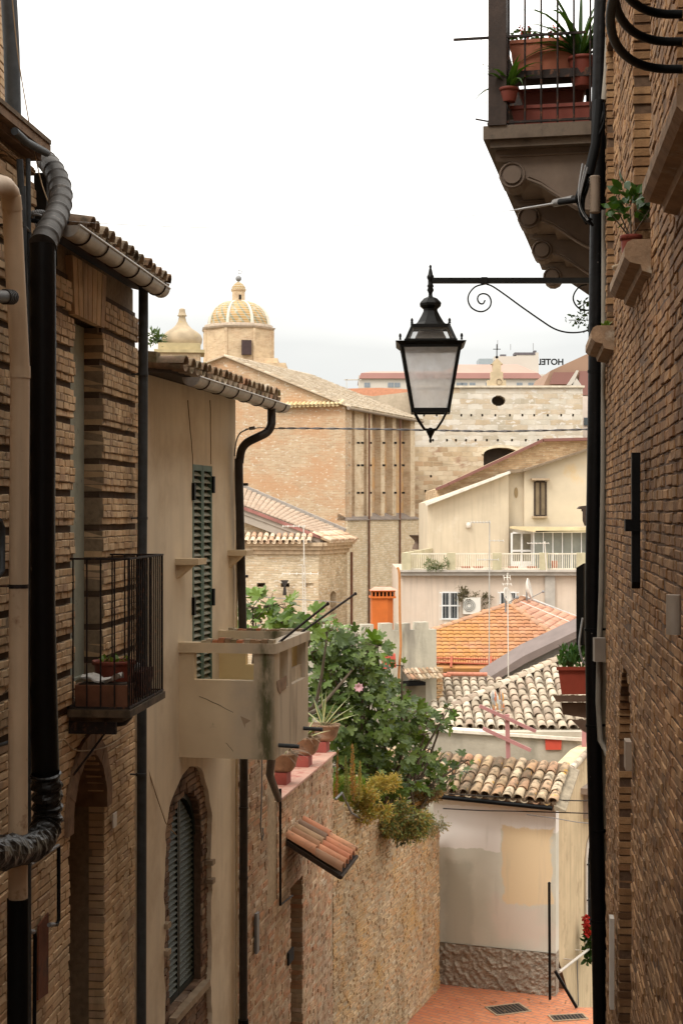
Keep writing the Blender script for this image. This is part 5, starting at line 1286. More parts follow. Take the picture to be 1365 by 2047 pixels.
mb = MB(); Oc = FC.W(fc(803), FC.z(830, 1358), .45); vC = (FC.n * -.45 + V((0, 0, .22))).normalized(); tiles(mb, Oc, FC.t, vC, 9, 2, .105, .26, .05, 5, under=False); mb.build('door_canopy', M_coppi, CWL)
mb = MB(); mb.fbox(FC, fc(803), fc(838), FC.z(830, 1367), FC.z(830, 1360), 0, .40); mb.build('canopy_frame', M_black, CWL)
mb = MB(); bricks(Frame(P(872, 0, 37.7), P(888, 0, 37.8), V((0, -1, 0))), mb, -9, Zp(1336, 37.7), lambda z: [(0, .2)], h=.06, L=.2, o_in=-.3, o_out=0); mb.build('brick_pier', M_brickO, CWL)
mb = MB(); mb.tube(smoothp([P(794, 1134, 36.3), P(798, 1150, 36.3), P(799, 1230, 36.3), P(801, 1290, 36.3), P(797, 1350, 36.3), P(798, 1420, 36.3)], 5), .030, 8); single(mb, 'orange_conduit', m_plain('orange_pvc', (.46, .20, .07), .6, .2, 6), 'tall slim orange conduit standing against the crenellated wall', 'conduit')
mb = MB(); mb.prism([P(x, y, 36.0) for x, y in ((762, 1312), (790, 1308), (792, 1334), (765, 1338))], V((0, .3, 0))); single(mb, 'red_sheet', m_plain('red_sheet', (.5, .09, .06), .7), 'small red sheet of roofing tucked among the fig branches', 'sheet')
mb = MB(); mb.prism([P(x, y, 35.8) for x, y in ((843, 1428), (856, 1428), (882, 1500), (878, 1500), (850, 1434))], V((0, .04, 0))); single(mb, 'white_pole', M_white, 'leaning white tube beside the white-capped wall', 'pole')
# orange chimney
CH = thing('orange_chimney', 'bright orange plastered chimney with slotted cap', 'chimney', tuple(P(767, 1262, 42)))
Fh = Frame(P(744, 0, 42), P(787, 0, 42.05), V((0, -1, 0))); z1_, z0_ = Zp(1196, 42), Zp(1270, 42)
mo = m_plain('orange_paint', (.52, .13, .025), .8, .12, 4, col2=(.55, .36, .22), c2f=(.66, .72), c2s=3)
mb = MB(); mb.fbox(Fh, 0, .43, z0_ - 3, z1_, -.5, 0); mb.prism([Fh.W(.43, z0_ - 3, 0), Fh.W(.60, z0_ - 3, -.12), Fh.W(.60, z0_ - 3, -.4), Fh.W(.43, z0_ - 3, -.5)], V((0, 0, z1_ - z0_ + 3))); mb.build('stack', mo, CH)
mb = MB(); mb.fbox(Fh, -.05, .66, z1_, z1_ + .05, -.55, .05); mb.fbox(Fh, -.03, .64, z1_ + .18, z1_ + .22, -.54, .04)
for i in range(7): a = -.03 + i * .105; mb.fbox(Fh, a, a + .035, z1_ + .05, z1_ + .18, -.03, .03)
mb.build('slotted_cap', mo, CH)
mb = MB(); mb.prism([Fh.W(-.07, z1_ + .22, .08), Fh.W(.70, z1_ + .22, .08), Fh.W(.55, z1_ + .29, -.1), Fh.W(.08, z1_ + .29, -.1)], V((0, .45, 0))); mb.build('cap_slab', m_plain('cap_pink', (.56, .28, .2), .8), CH)
mb = MB(); mb.fbox(Fh, .0, .6, z1_ + .05, z1_ + .18, -.5, -.08); mb.build('flue_void', M_dark, CH)
# ============================================================ antennas and dishes
def yagi(mb, c, L, n_, h=.35, d=V((1, 0, 0))):
    mb.tube([c - d * L / 2, c + d * L / 2], .012, 5)
    for i in range(n_):
        p = c + d * L * (i / (n_ - 1) - .5); mb.tube([p - V((0, .1, h / 2)), p + V((0, .1, h / 2))], .007, 4)
t = thing('tv_antenna', 'tall white lattice antenna mast before the small pedimented church', 'antenna', tuple(P(608, 1290, 38)))
mb = MB()
for dx in (-2.5, 2.5): mb.tube([P(607 + dx, 1130, 38), P(609 + dx, 1290, 38)], .012, 5)
for i in range(26):
    y = 1132 + i * 6; mb.tube([P(605, y, 38), P(611, y + 6, 38)], .006, 4)
mb.tube([P(607, 1050, 38), P(608, 1130, 38)], .015, 6); mb.build('mast', M_white, t)
mb = MB(); yagi(mb, P(587, 1052, 38), .55, 5, .05); yagi(mb, P(600, 1147, 38), .9, 6, .06); mb.build('aerial', M_white, t)
M_aer = m_plain('aerial_grey', (.42, .40, .36), .5, .1)
def mast(px0, px1, y0, y1, Y, lab, items, r=.022, mat=M_aer):
    t = thing('tv_antenna', lab, 'antenna', tuple(P(px1, y1, Y)), None); mb = MB(); mb.tube([P(px0, y0, Y), P(px1, y1, Y)], r, 6); mb.build('mast', mat, t)
    mb = MB()
    for (x, y, L, n_, h) in items: yagi(mb, P(x, y, Y - .05), L, n_, h)
    mb.build('aerial', mat, t)
mast(978, 977, 1040, 1348, 43.2, 'tallest thin antenna mast crossing the cream gable wall', [(960, 1044, .55, 7, .08), (992, 1081, .4, 4, .06), (975, 1119, .6, 4, .07)], .015)
mast(1014, 1016, 1145, 1432, 36.5, 'thin antenna mast rising from the pale tiled roof', [(1013, 1155, .15, 3, .12), (1013, 1168, .2, 3, .05)], .014, M_white)
mast(1088, 1092, 1082, 1142, 50, 'short white antenna on the terrace edge before the veranda', [(1075, 1086, .7, 6, .05)], .02, M_white)
def dish(px, py, Y, r, face, label):
    t = thing('satellite_dish', label, 'satellite dish', tuple(P(px, py + 12, Y))); c = P(px, py, Y); f_ = V(face).normalized(); x = f_.cross(V((0, 0, 1))).normalized(); y = x.cross(f_)
    mb = MB(); vs = []; fs = []; nr, na = 4, 16
    for th_ in (0, .02):
        for i in range(nr + 1):
            for k in range(na):
                a = 2 * math.pi * k / na; q = r * i / nr; vs.append(c + (x * math.cos(a) + y * math.sin(a)) * max(q, .001) + f_ * (q * q / r * .35 - th_))
    o2 = (nr + 1) * na
    for o_ in (0, o2):
        for i in range(nr):
            for k in range(na): k2 = (k + 1) % na; fs.append((o_ + i * na + k, o_ + i * na + k2, o_ + (i + 1) * na + k2, o_ + (i + 1) * na + k))
    fs += [(nr * na + k, nr * na + (k + 1) % na, o2 + nr * na + (k + 1) % na, o2 + nr * na + k) for k in range(na)]
    mb.add(vs, fs, 0, True); mb.build('reflector', M_white, t)
    mb = MB(); tip = c + f_ * r * 1.5 - V((0, 0, r * .5)); mb.tube([c - V((0, 0, r * .9)), tip], .015, 6); mb.ball(tip, .05, 8); mb.tube([c, c - V((0, 0, r * 1.8))], .025, 6); mb.build('feed_arm', M_cable, t)
dish(1052, 1179, 50.5, .38, (1, -.25, .25), 'larger satellite dish above the ridge of the orange hipped roof')
dish(1010, 1192, 44.5, .26, (.9, -.5, .3), 'small satellite dish on the mast left of the roof ridge')
# pink wooden frame standing on the low roof
t = thing('pink_timber_frame', 'faded pink timber post with two slanting crossbars standing on the tiled roof', 'post', tuple(P(1016, 1540, 29.6)))
mp_ = m_plain('pink_paint', (.42, .20, .19), .8, .12, 5); Yq = 29.6
mb = MB(); mb.bar(P(1016, 1540, Yq), P(1013, 1428, Yq), .08, .08); mb.build('post', mp_, t)
mb = MB(); mb.bar(P(958, 1411, Yq - .06), P(1070, 1462, Yq - .06), .07, .065); mb.build('crossbar', mp_, t)
mb = MB(); mb.bar(P(965, 1456, Yq - .06), P(1060, 1500, Yq - .06), .07, .07); mb.build('crossbar', mp_, t)
# plastic bags bundle on the pale roof
mb = MB()
rnd.seed(9)
for i in range(40):
    q = P(rnd.uniform(984, 1008), rnd.uniform(1400, 1455), 33.6); leaf_oval(mb, q, V((rnd.uniform(-.3, .3), 0, 1)), V((0, -1, 0)), rnd.uniform(.15, .3), .05)
single(mb, 'plastic_strips', m_leaf('plastic_strip', [(.6, .6, .62), (.3, .3, .32), (.6, .3, .1), (.5, .16, .12)]), 'tangle of coloured plastic strips hanging on the pale tiled roof', 'strips', recalc=False)
mb = MB(); mb.prism([P(x, y, 32.3) for x, y in ((1164, 1452), (1171, 1450), (1171, 1530), (1163, 1512))], V((0, .1, 0))); single(mb, 'pink_timber_frame', mp_, 'narrow pink upright board at the right end of the white-capped wall', 'board')
# ============================================================ TERRACE HOUSE (pinkish) and cream gable house
M_pinkw = m_plain('pinkish_plaster', (.60, .49, .39), .92, .12, .9, .2, 20, streak=.2, col2=(.54, .42, .32), c2f=(.55, .8), c2s=.6)
M_creamw = m_plain('cream_gable_plaster', (.53, .45, .33), .92, .12, .9, .2, 20, streak=.18, col2=(.60, .53, .42), c2f=(.6, .75), c2s=.8)
M_paneg = m_plain('window_glass_dark', (.05, .06, .065), .15, .5, 1.5, 0, spec=.8)
M_frame = m_plain('white_frame', (.70, .70, .68), .6, .06)
def quadpx(mb, pts, Y, th, mi=0): mb.prism([P(x, y, Y) for x, y in pts], V((0, th, 0)), mi)
Y = 55.0
TH = thing('terrace_house', 'pinkish plastered building with railed roof terrace beyond the orange roof', 'building', (Xp(980, 55), 55, -10))
mb = MB(); mb.box(Xp(800, Y), Xp(1260, Y), Y, Y + 9, -16, Zp(1144, Y)); mb.build('wall', M_pinkw, TH)
mb = MB(); mb.box(Xp(798, Y), Xp(1260, Y), Y - .25, Y + .0, Zp(1150, Y), Zp(1143, Y)); mb.box(Xp(796, Y), Xp(1260, Y), Y - .35, Y + .2, Zp(1143, Y) + .003, Zp(1139, Y))
mb.box(Xp(1088, Y), Xp(1108, Y), Y - .12, Y, -12, Zp(1150, Y)); mb.build('cornice', m_plain('grey_cornice', (.42, .38, .33), .9, .2, 3), TH)
mb = MB()
M_pp = m_plain('mossy_pillar', (.46, .41, .27), .95, .25, 2.5)
for a, b in ((803, 820), (893, 909), (984, 1001), (1078, 1093), (1152, 1168)): mb = MB(); mb.box(Xp(a, Y), Xp(b, Y), Y - .2, Y + .15, Zp(1139, Y), Zp(1105, Y)); mb.build('parapet_pillar', M_pp, TH)
mb = MB(); mb.prism([P(803, 1139, Y), P(803, 1105, Y), P(858, 1096, Y + 5), P(858, 1139, Y + 5)], V((.12, 0, 0))); mb.build('parapet_wall', M_pp, TH)
t_r = MB(); Z0, Z1 = Zp(1137, Y), Zp(1107, Y)
for a, b in ((820, 893), (909, 984), (1001, 1078), (1093, 1152)):
    t_r.bar(V((Xp(a, Y), Y, Z1)), V((Xp(b, Y), Y, Z1)), .05, .05); t_r.bar(V((Xp(a, Y), Y, Z0)), V((Xp(b, Y), Y, Z0)), .04, .04)
    m_ = int((b - a) / 4.2)
    for i in range(m_ + 1): x = Xp(a + (b - a) * i / m_, Y); t_r.bar(V((x, Y, Z0)), V((x, Y, Z1)), .025, .025, up=V((0, 1, 0)))
t_r.build('railing', m_plain('cream_rail', (.66, .60, .48), .8), TH)
def window(parent, x0, x1, y0, y1, Y, nx=2, ny=2, fr=.07, bars=False, pane=None, name='window', frm=None):
    mb = MB(); X0, X1, Zb, Zt = Xp(x0, Y), Xp(x1, Y), Zp(y1, Y), Zp(y0, Y)
    for i in range(nx + 1): x = X0 + (X1 - X0) * i / nx; mb.box(x - fr / 2, x + fr / 2, Y - .05, Y - .002, Zb, Zt)
    for i in range(ny + 1): z = Zb + (Zt - Zb) * i / ny; mb.box(X0 + fr / 2 + .001, X1 - fr / 2 - .001, Y - .048, Y - .003, z - fr / 2, z + fr / 2)
    wi = mb.build(name, frm or M_frame, parent); mb = MB(); mb.box(X0, X1, Y - .02, Y - .001, Zb, Zt); mb.build('pane', pane or M_paneg, wi)
    if bars:
        mb = MB()
        for i in range(8): x = X0 - .1 + (X1 - X0 + .2) * i / 7; mb.bar(V((x, Y - .18, Zb - .05)), V((x, Y - .18, Zt + .08)), .010, .010, up=V((0, 1, 0)))
        for z in (Zb, (Zb + Zt) / 2, Zt): mb.bar(V((X0 - .1, Y - .18, z)), V((X1 + .1, Y - .18, z)), .03, .03)
        mb.build('window_bars', M_frame, wi)
    return wi
window(TH, 883, 914, 1184, 1237, Y, 2, 2, .05, True); window(TH, 999, 1030, 1184, 1240, Y, 2, 2, .05, True)
mb = MB(); quadpx(mb, [(888, 1246), (915, 1246), (915, 1252), (888, 1252)], Y - .3, .3); mb.build('window_sill', M_frame, TH)
AC = thing('air_conditioner', 'white air-conditioner box mounted on the pinkish wall', 'air conditioner', tuple(P(940, 1227, Y - .4)))
mb = MB(); mb.box(Xp(924, Y), Xp(958, Y), Y - .45, Y - .05, Zp(1226, Y), Zp(1194, Y)); mb.build('casing', m_plain('ac_white', (.68, .65, .58), .6, .05), AC)
mb = MB(); c = P(937, 1210, Y - .45)
for r_ in (.09, .15, .21): mb.tube([c + V((math.cos(a) * r_, -.02, math.sin(a) * r_)) for a in [2 * math.pi * i / 20 for i in range(21)]], .014, 5)
mb.build('fan_grille', m_plain('ac_grey', (.32, .32, .30), .6), AC)
rnd.seed(31)
bush(P(946, 1190, Y - .2), .42, 500, [(.12, .10, .06), (.16, .13, .07), (.08, .08, .04)], 'brown withered creeper framing the air conditioner', 'creeper', 'creeper', L=.12, wd=.03, sx=1.5)
bush(P(866, 1128, Y - .3), .3, 420, [(.10, .15, .06), (.2, .2, .1)], 'thin green terrace plant behind the left end of the railing', 'terrace_plant', 'plant', L=.1, wd=.03, sx=1.8)
for i, (x, lab) in enumerate(((930, 'leftmost small terracotta planter at the foot of the terrace railing'), (955, 'second small terracotta planter from the left at the foot of the railing'), (1025, 'terracotta planter on the terrace below the white door'), (1062, 'terracotta planter at the foot of the railing beside the mossy pillar'), (1107, 'upright terracotta pot on the terrace right of the thin white antenna'))):
    mb = MB(); k_ = 1.6 if i == 4 else 1; mb.hexa([V((Xp(x + dx * s_, Y + .3), Y + .3 + dy, z)) for z, s_ in ((Zp(1138, Y), .9), (Zp(1138 - 5.5 * (3 if i == 4 else 1), Y), 1.1)) for dx, dy in ((-9 / k_, -.1), (9 / k_, -.1), (9 / k_, .1), (-9 / k_, .1))])
    single(mb, 'terrace_planter', M_terra, lab, 'planter', 'planters along the roof terrace')
# cream gable house
Y = 60.0
GH = thing('cream_gable_house', 'cream plaster house with sloping roof line and glazed veranda above the terrace', 'house', (Xp(1010, 60), 60, -8))
mb = MB(); quadpx(mb, [(855, 1150), (855, 1004), (1016, 946), (1016, 1150)], Y, 7); mb.build('wall', M_creamw, GH)
mb = MB(); quadpx(mb, [(1016, 1150), (1016, 943), (1047, 941), (1047, 1150)], Y + .4, 6.6); quadpx(mb, [(1047, 1150), (1047, 940), (1175, 900), (1260, 880), (1260, 1150)], Y + .2, 6.8)
mb.build('wall', m_plain('yellow_cream', (.55, .47, .35), .92, .12, .9, .2, 20, col2=(.60, .42, .2), c2f=(.58, .8), c2s=.9), GH)
mb = MB(); mb.bar(P(850, 1009, Y - .2), P(1018, 944, Y - .2), .5, .10); mb.build('roof_edge', m_plain('pale_edge', (.64, .6, .52), .8, .2), GH)
mb = MB(); mb.bar(P(1044, 941, Y), P(1178, 897, Y), .5, .08); mb.bar(P(1014, 943, Y + .2), P(1048, 940, Y + .2), .5, .14); mb.build('roof_edge', m_plain('thin_dark_edge', (.20, .15, .1), .9), GH)
wd_ = window(GH, 1068, 1090, 963, 1031, Y + .2, 2, 1, .07, frm=M_wood, pane=m_plain('curtain_window', (.20, .15, .09), .6, .4, 2))
mb = MB(); quadpx(mb, [(1062, 956), (1098, 956), (1098, 960), (1062, 960)], Y - .1, .3); quadpx(mb, [(1064, 1032), (1094, 1032), (1094, 1035), (1064, 1035)], Y, .2); mb.build('lintel', M_stone, GH)
mb = MB(); c = P(1031, 985, Y + .38); mb.prism([c + V((math.cos(a) * .08, 0, math.sin(a) * .22)) for a in [2 * math.pi * i / 14 for i in range(14)]], V((0, .01, 0))); mb.build('oval_niche', m_plain('niche_brown', (.3, .22, .12), .9), GH)
mb = MB(); mb.lathe(P(936, 1056, Y - .06), [(.01, 0), (.09, .02), (.11, .12), (.09, .22), (.01, .24)], 10); mb.build('wall_lamp', M_white, GH)
mb = MB(); quadpx(mb, [(1018, 1052), (1175, 1054), (1175, 1062), (1100, 1063), (1072, 1064)], Y - 2.2, .06)
mb.hexa([P(1018, 1056, Y), P(1260, 1056, Y), P(1260, 1064, Y - 2.2), P(1070, 1064, Y - 2.2), P(1018, 1053, Y), P(1260, 1053, Y), P(1260, 1061, Y - 2.2), P(1070, 1061, Y - 2.2)])
mb.build('awning', m_plain('yellowish_awning', (.60, .50, .30), .85, .2, 2), GH)
va = window(GH, 1022, 1062, 1065, 1137, Y - .3, 2, 2, .08, name='veranda_door', pane=m_plain('veranda_pane', (.22, .20, .15), .3, .5, 1.2))
mb = MB(); quadpx(mb, [(1022, 1122), (1062, 1122), (1062, 1137), (1022, 1137)], Y - .36, .05); mb.build('door_panel', M_frame, va)
window(GH, 1066, 1180, 1064, 1140, Y - 1.6, 6, 1, .035, name='veranda_glazing', pane=m_plain('veranda_pane_grey', (.20, .21, .18), .3, .5, .9))
mb = MB(); quadpx(mb, [(1165, 1018), (1155, 1017), (1160, 1012), (1180, 1010), (1180, 1026), (1165, 1022)], 50, .4); mb.tube([P(1167, 1022, 50), P(1167, 1040, 50), P(1171, 1050, 50)], .06, 6)
single(mb, 'roof_corner', M_wood, 'small dark roof corner with its drainpipe peeking out beside the black downpipe', 'roof')
# brick wall with red trim behind
BW = thing('brick_annex', 'plain brick building with dark red metal roof trim behind the cream gable', 'building', (Xp(1000, 66), 66, -6))
M_fbrick = m_brick('far_brick_warm', [(.40, .26, .15), (.50, .35, .21), (.58, .44, .28)], (.42, .32, .21), .3, .09, blotch=(.36, .24, .14), bls=.9, pale=(.62, .54, .42), pf=(.64, .7), ps=5)
mb = MB(); quadpx(mb, [(873, 1010), (873, 978), (895, 970), (1083, 882), (1260, 876), (1260, 1010)], 66, 9); mb.build('wall', M_fbrick, BW)
mb = MB(); mb.bar(P(871, 978, 65.8), P(896, 968, 65.8), .6, .12); mb.bar(P(895, 968, 65.8), P(1084, 880, 65.8), .6, .12); mb.bar(P(1083, 880, 65.8), P(1260, 876, 65.8), .6, .12); mb.build('roof_trim', m_plain('dark_red_trim', (.17, .075, .06), .6, .15), BW)
# ============================================================ stone church facade
Y = 95.0
SF = thing('stone_church', 'pale stone church front with round window and rows of square holes', 'church', (Xp(995, 95), 95, -10))
xl_, xr_ = Xp(826, Y), Xp(1164, Y)
M_stonef = m_brick('pale_stone', [(.42, .36, .27), (.54, .49, .40), (.62, .57, .49), (.48, .38, .26), (.58, .53, .45)], (.50, .44, .35), .95, .33, .02, blotch=(.46, .32, .18), bf=(.58, .66), bls=.55, pale=(.64, .60, .54), pf=(.6, .66), ps=2.5, wob=.10, var=.18)
M_stoneb = m_brick('brown_stone', [(.36, .25, .15), (.52, .40, .26), (.62, .52, .38), (.44, .29, .17)], (.48, .38, .26), .62, .30, .02, blotch=(.34, .2, .13), bf=(.56, .66), bls=.7, wob=.1)
zc = Zp(893, Y)
Fq = Frame(V((xl_, Y, 0)), V((xr_, Y, 0)), V((0, -1, 0)))
hs_ = []
for (y, xs) in ((830, (848, 872, 922, 942, 963, 990, 1019, 1043, 1068, 1094, 1122, 1144)), (880, (866, 892, 911, 931, 951, 972, 995, 1022, 1050, 1076, 1104))):
    for x in xs:
        sx = Xp(x + rnd.uniform(-1, 1), Y) - xl_; hs_.append(rect_hole(sx - .06, sx + .06, Zp(y + 2.5, Y), Zp(y - 2.5, Y)))
oc = Xp(996, Y) - xl_; ozc = Zp(801, Y)
ocf = lambda z: (oc - .44 * math.sqrt(max(0, 1 - ((z - ozc) / .33) ** 2)), oc + .44 * math.sqrt(max(0, 1 - ((z - ozc) / .33) ** 2))) if abs(z - ozc) < .325 else None
zs = sorted(set([zc, Zp(775, Y)] + [Zp(y, Y) for y in (827.5, 832.5, 877.5, 882.5)] + frange(ozc - .33, ozc + .33, .06)))
mb = MB(); solid_rows(Fq, mb, zs, holes_fn(0, xr_ - xl_, hs_ + [ocf]), -1, 0); mb.build('wall', M_stonef, SF)
hs2 = [arch_hole(Xp(966, Y) - xl_, Xp(1036, Y) - xl_, Zp(1000, Y), Zp(908, Y), .42)]
for x, y in ((857, 927), (914, 928), (861, 952), (850, 982), (853, 1000), (853, 1042)):
    sx = Xp(x, Y) - xl_; hs2.append(rect_hole(sx - .06, sx + .06, Zp(y + 2.5, Y), Zp(y - 2.5, Y)))
zs = sorted(set([-16, zc] + [Zp(y + d, Y) for x, y in ((857, 927.5), (861, 952), (850, 982), (853, 1000), (853, 1042)) for d in (-2.5, 2.5)] + frange(Zp(908, Y), Zp(908, Y) + .42, .06)))
mb = MB(); solid_rows(Fq, mb, zs, holes_fn(0, xr_ - xl_, hs2), -1, 0); mb.build('lower_wall', M_stoneb, SF)
mb = MB(); mb.box(xl_, xr_, Y + 1.0, Y + 20, -16, Zp(778, Y)); mb.build('body', m_plain('church_body', (.06, .045, .035), .9), SF)
mb = MB(); c = V((Xp(1001, Y), Y, Zp(908, Y)))
for i in range(12):
    a0, a1 = math.pi * i / 12, math.pi * (i + 1) / 12; q = lambda a, k: c + V((math.cos(a) * (1.11 + k), -.08, math.sin(a) * (.42 + k)))
    mb.prism([q(a0, .0), q(a1, .0), q(a1, .15), q(a0, .15)], V((0, .2, 0)))
mb.build('arch_moulding', m_plain('moulding', (.66, .56, .40), .9), SF)
mb = MB(); mb.box(xl_ - .1, xr_ + .1, Y - .15, Y + 1.2, Zp(775, Y) + .002, Zp(771, Y)); mb.build('coping', m_plain('coping_pale', (.60, .53, .42), .9, .2), SF)
mb = MB()
for (x0, x1, y0, y1, o_) in ((974, 1011, 760, 771, .3), (981, 1005, 743, 760, .22), (985, 1001, 728, 743, .15)): mb.box(Xp(x0, Y), Xp(x1, Y), Y, Y + .6, Zp(y1, Y), Zp(y0, Y))
mb.prism([P(981, 728, Y), P(1005, 728, Y), P(993, 716, Y)], V((0, .6, 0))); bg_ = mb.build('bell_gable', m_plain('bell_stone', (.50, .40, .26), .9, .2, 2), SF)
mb = MB(); mb.tube([P(992.5, 716, Y + .3), P(992.5, 688, Y + .3)], .03, 6); mb.bar(P(985, 698, Y + .3), P(1000, 698, Y + .3), .04, .04); mb.ball(P(992.5, 714, Y + .3), .1, 8); mb.build('cross', M_black, bg_)
mb = MB(); c = P(997, 763, Y - .03); mb.tube([c + V((math.cos(a) * .16, 0, math.sin(a) * .2)) for a in [2 * math.pi * i / 16 for i in range(17)]], .03, 5); mb.build('round_relief', M_stone, bg_)
# ============================================================ brick basilica with flank and roof
C_ = P(690, 0, 80.0); m_f = .383
Fk = Frame(C_, C_ + V((m_f, 1, 0)), V((1, -.38, 0)))      # flank going away
Fg = Frame(C_ - V((1, -m_f, 0)).normalized() * 16, C_, V((0, -1, 0)))  # gable front
CHh = thing('brick_basilica', 'great brick basilica nave with pilastered flank, facing gable and pale tile roof', 'church', tuple(C_ + V((0, 0, -8))))
BS = [(.40, .26, .16), (.48, .34, .22), (.54, .41, .28), (.44, .28, .17), (.50, .37, .25)]
M_bas = m_brick('basilica_brick', BS, (.50, .40, .27), .32, .085, .02, blotch=(.50, .29, .16), bf=(.44, .60), bls=.45, pale=(.62, .55, .44), pf=(.61, .68), ps=4.5, wob=.04, var=.12)
M_basL = m_brick('basilica_lower', [(.50, .38, .24), (.58, .46, .31), (.64, .53, .38)], (.5, .42, .3), .4, .12, .02, blotch=(.50, .36, .22), bf=(.52, .68), bls=.5, pale=(.66, .6, .5), pf=(.63, .7), ps=5, wob=.06, var=.16)
zE = Zp(812, 80); zL = Fk.z(695, 1036)
fe = Fk.s_at(832)
mb = MB(); mb.fbox(Fg, 0, 16, -16, zE, -1, 0)
gA = Fg.s_at(450); zA = Fg.z(450, 714)
mb.prism([Fg.W(0, zE, -.02), Fg.W(16, zE, -.02), Fg.W(gA, zA, -.02), Fg.W(0, Fg.z(395, 742) - 1.5, -.02)], Fg.n * -.9); mb.build('gable_wall', M_bas, CHh)
mb = MB(); mb.fbox(Fk, .03, fe, zL, zE, -1.1, -.45); mb.build('flank_wall', m_brick('flank_brick', BS, (.45, .33, .2), .32, .085, .02, blotch=(.60, .34, .14), bf=(.44, .62), bls=.5, wob=.03, var=.12, hi=(zE - 1.6, zE - .2, .5, (.17, .13, .10))), CHh)  # dark band below the eaves is shade painted into the brick
mb = MB(); pil = [(690, 701), (712, 730), (736, 746), (764, 771), (787, 794), (820, 829)]
for a, b in pil: mb.fbox(Fk, max(.03, Fk.s_at(a)), Fk.s_at(b), zL - .0, zE, -.45, 0 if a < 700 or a > 800 else -.08)
mb.build('pilaster', m_brick('pilaster_brick', [scl(c, 1.05) for c in BS], (.55, .45, .3), .32, .085, .02, blotch=(.66, .54, .38), bf=(.45, .6), bls=.8), CHh)
mb = MB(); mb.fbox(Fk, .03, fe, -16, zL - .12, -1.1, .12); mb.build('lower_wall', M_basL, CHh)
mb = MB(); mb.hexa([Fk.W(0, zL - .12, -.45), Fk.W(fe, zL - .12, -.45), Fk.W(fe, zL - .12, .22), Fk.W(0, zL - .12, .22), Fk.W(0, zL + .28, -.45), Fk.W(fe, zL + .28, -.45), Fk.W(fe, zL - .06, .22), Fk.W(0, zL - .06, .22)]); mb.build('string_ledge', m_plain('grey_ledge', (.22, .18, .15), .9, .3, 2), CHh)
mb = MB()
for x in (731, 793): mb.tube([Fk.W(Fk.s_at(x), zE - .1, .2), Fk.W(Fk.s_at(x), -10, .2)], .055, 8)
mb.build('downpipe', m_plain('copper_pipe', (.16, .075, .045), .6), CHh)
mb = MB()
for y in (885, 930, 985):
    for x in (697, 716, 724, 740, 767, 790, 806): 
        for k in range(2): mb.fbox(Fk, Fk.s_at(x) + k * .2, Fk.s_at(x) + k * .2 + .05, Fk.z(x, y + 2), Fk.z(x, y - 2), -.1, .006)
mb.build('putlog_holes', M_dark, CHh)
# nave roof
ridge = gA; sl_ = (zA - zE) / (16 - gA); pR = Fg.W(16.4, zE - .3 * sl_, .25)
uN = -Fg.n; vN = (-Fg.t * 1 + V((0, 0, sl_))).normalized()
mb = MB(); Ln = fe + .4; Lv = (Fg.W(gA, zA, 0) - Fg.W(16.4, zE - .3 * sl_, 0)).length
M_nave = m_island('nave_tiles', [(.38, .30, .21), (.50, .41, .30), (.55, .47, .36), (.44, .34, .23), (.33, .26, .19)], var=.12, dirt=(.36, .30, .22), dirtf=(.5, .7), ds=1.5)
tiles(mb, pR, uN, vN, int(Ln / .27), int(Lv / .42), .27, .42, .12, 4, under=False)
e0_ = pR + V((0, 0, .0)); mb.hexa([e0_, e0_ + uN * Ln, e0_ + uN * Ln + vN * Lv, e0_ + vN * Lv] + [q + V((0, 0, .06)) for q in (e0_, e0_ + uN * Ln, e0_ + uN * Ln + vN * Lv, e0_ + vN * Lv)])
pL = Fg.W(gA, zA, .25); vL = (-Fg.t + V((0, 0, -.30))).normalized(); mb.hexa([pL, pL + uN * Ln, pL + uN * Ln + vL * 8, pL + vL * 8] + [q + V((0, 0, .08)) for q in (pL, pL + uN * Ln, pL + uN * Ln + vL * 8, pL + vL * 8)])
mb.build('nave_roof', M_nave, CHh)
mb = MB(); tiles(mb, Fg.W(Fg.s_at(555), zE + .02, .35), Fg.t, (-Fg.n + V((0, 0, .5))).normalized(), int((16 - Fg.s_at(555)) / .24), 1, .24, .5, .11, 5, under=True); mb.build('tile_course', m_island('gold_tiles', [(.62, .48, .24), (.7, .58, .36), (.5, .36, .18)]), CHh)
mb = MB(); a = Fk.W(-.3, zE - .12, .3); b = Fk.W(fe + .3, zE - .12, .3); mb.tube([a, b], .1, 8); mb.build('gutter', m_plain('old_gutter', (.24, .19, .15), .7), CHh)
# apse roof beyond
mb = MB(); mb.prism([P(x, y, 97) for x, y in ((700, 786), (745, 792), (830, 782), (900, 800), (900, 850), (780, 830), (700, 800))], V((0, 6, 0))); mb.build('choir_roof', M_nave, CHh)
# birds? none. orange roof beyond
mb = MB(); mb.prism([P(x, y, 118) for x, y in ((682, 790), (686, 777), (760, 775), (815, 778), (815, 800), (720, 800))], V((0, 8, 0))); single(mb, 'orange_roof', m_island('or_roof', [(.58, .27, .16)], var=.15), 'low orange roof between the basilica and the hotel', 'roof')
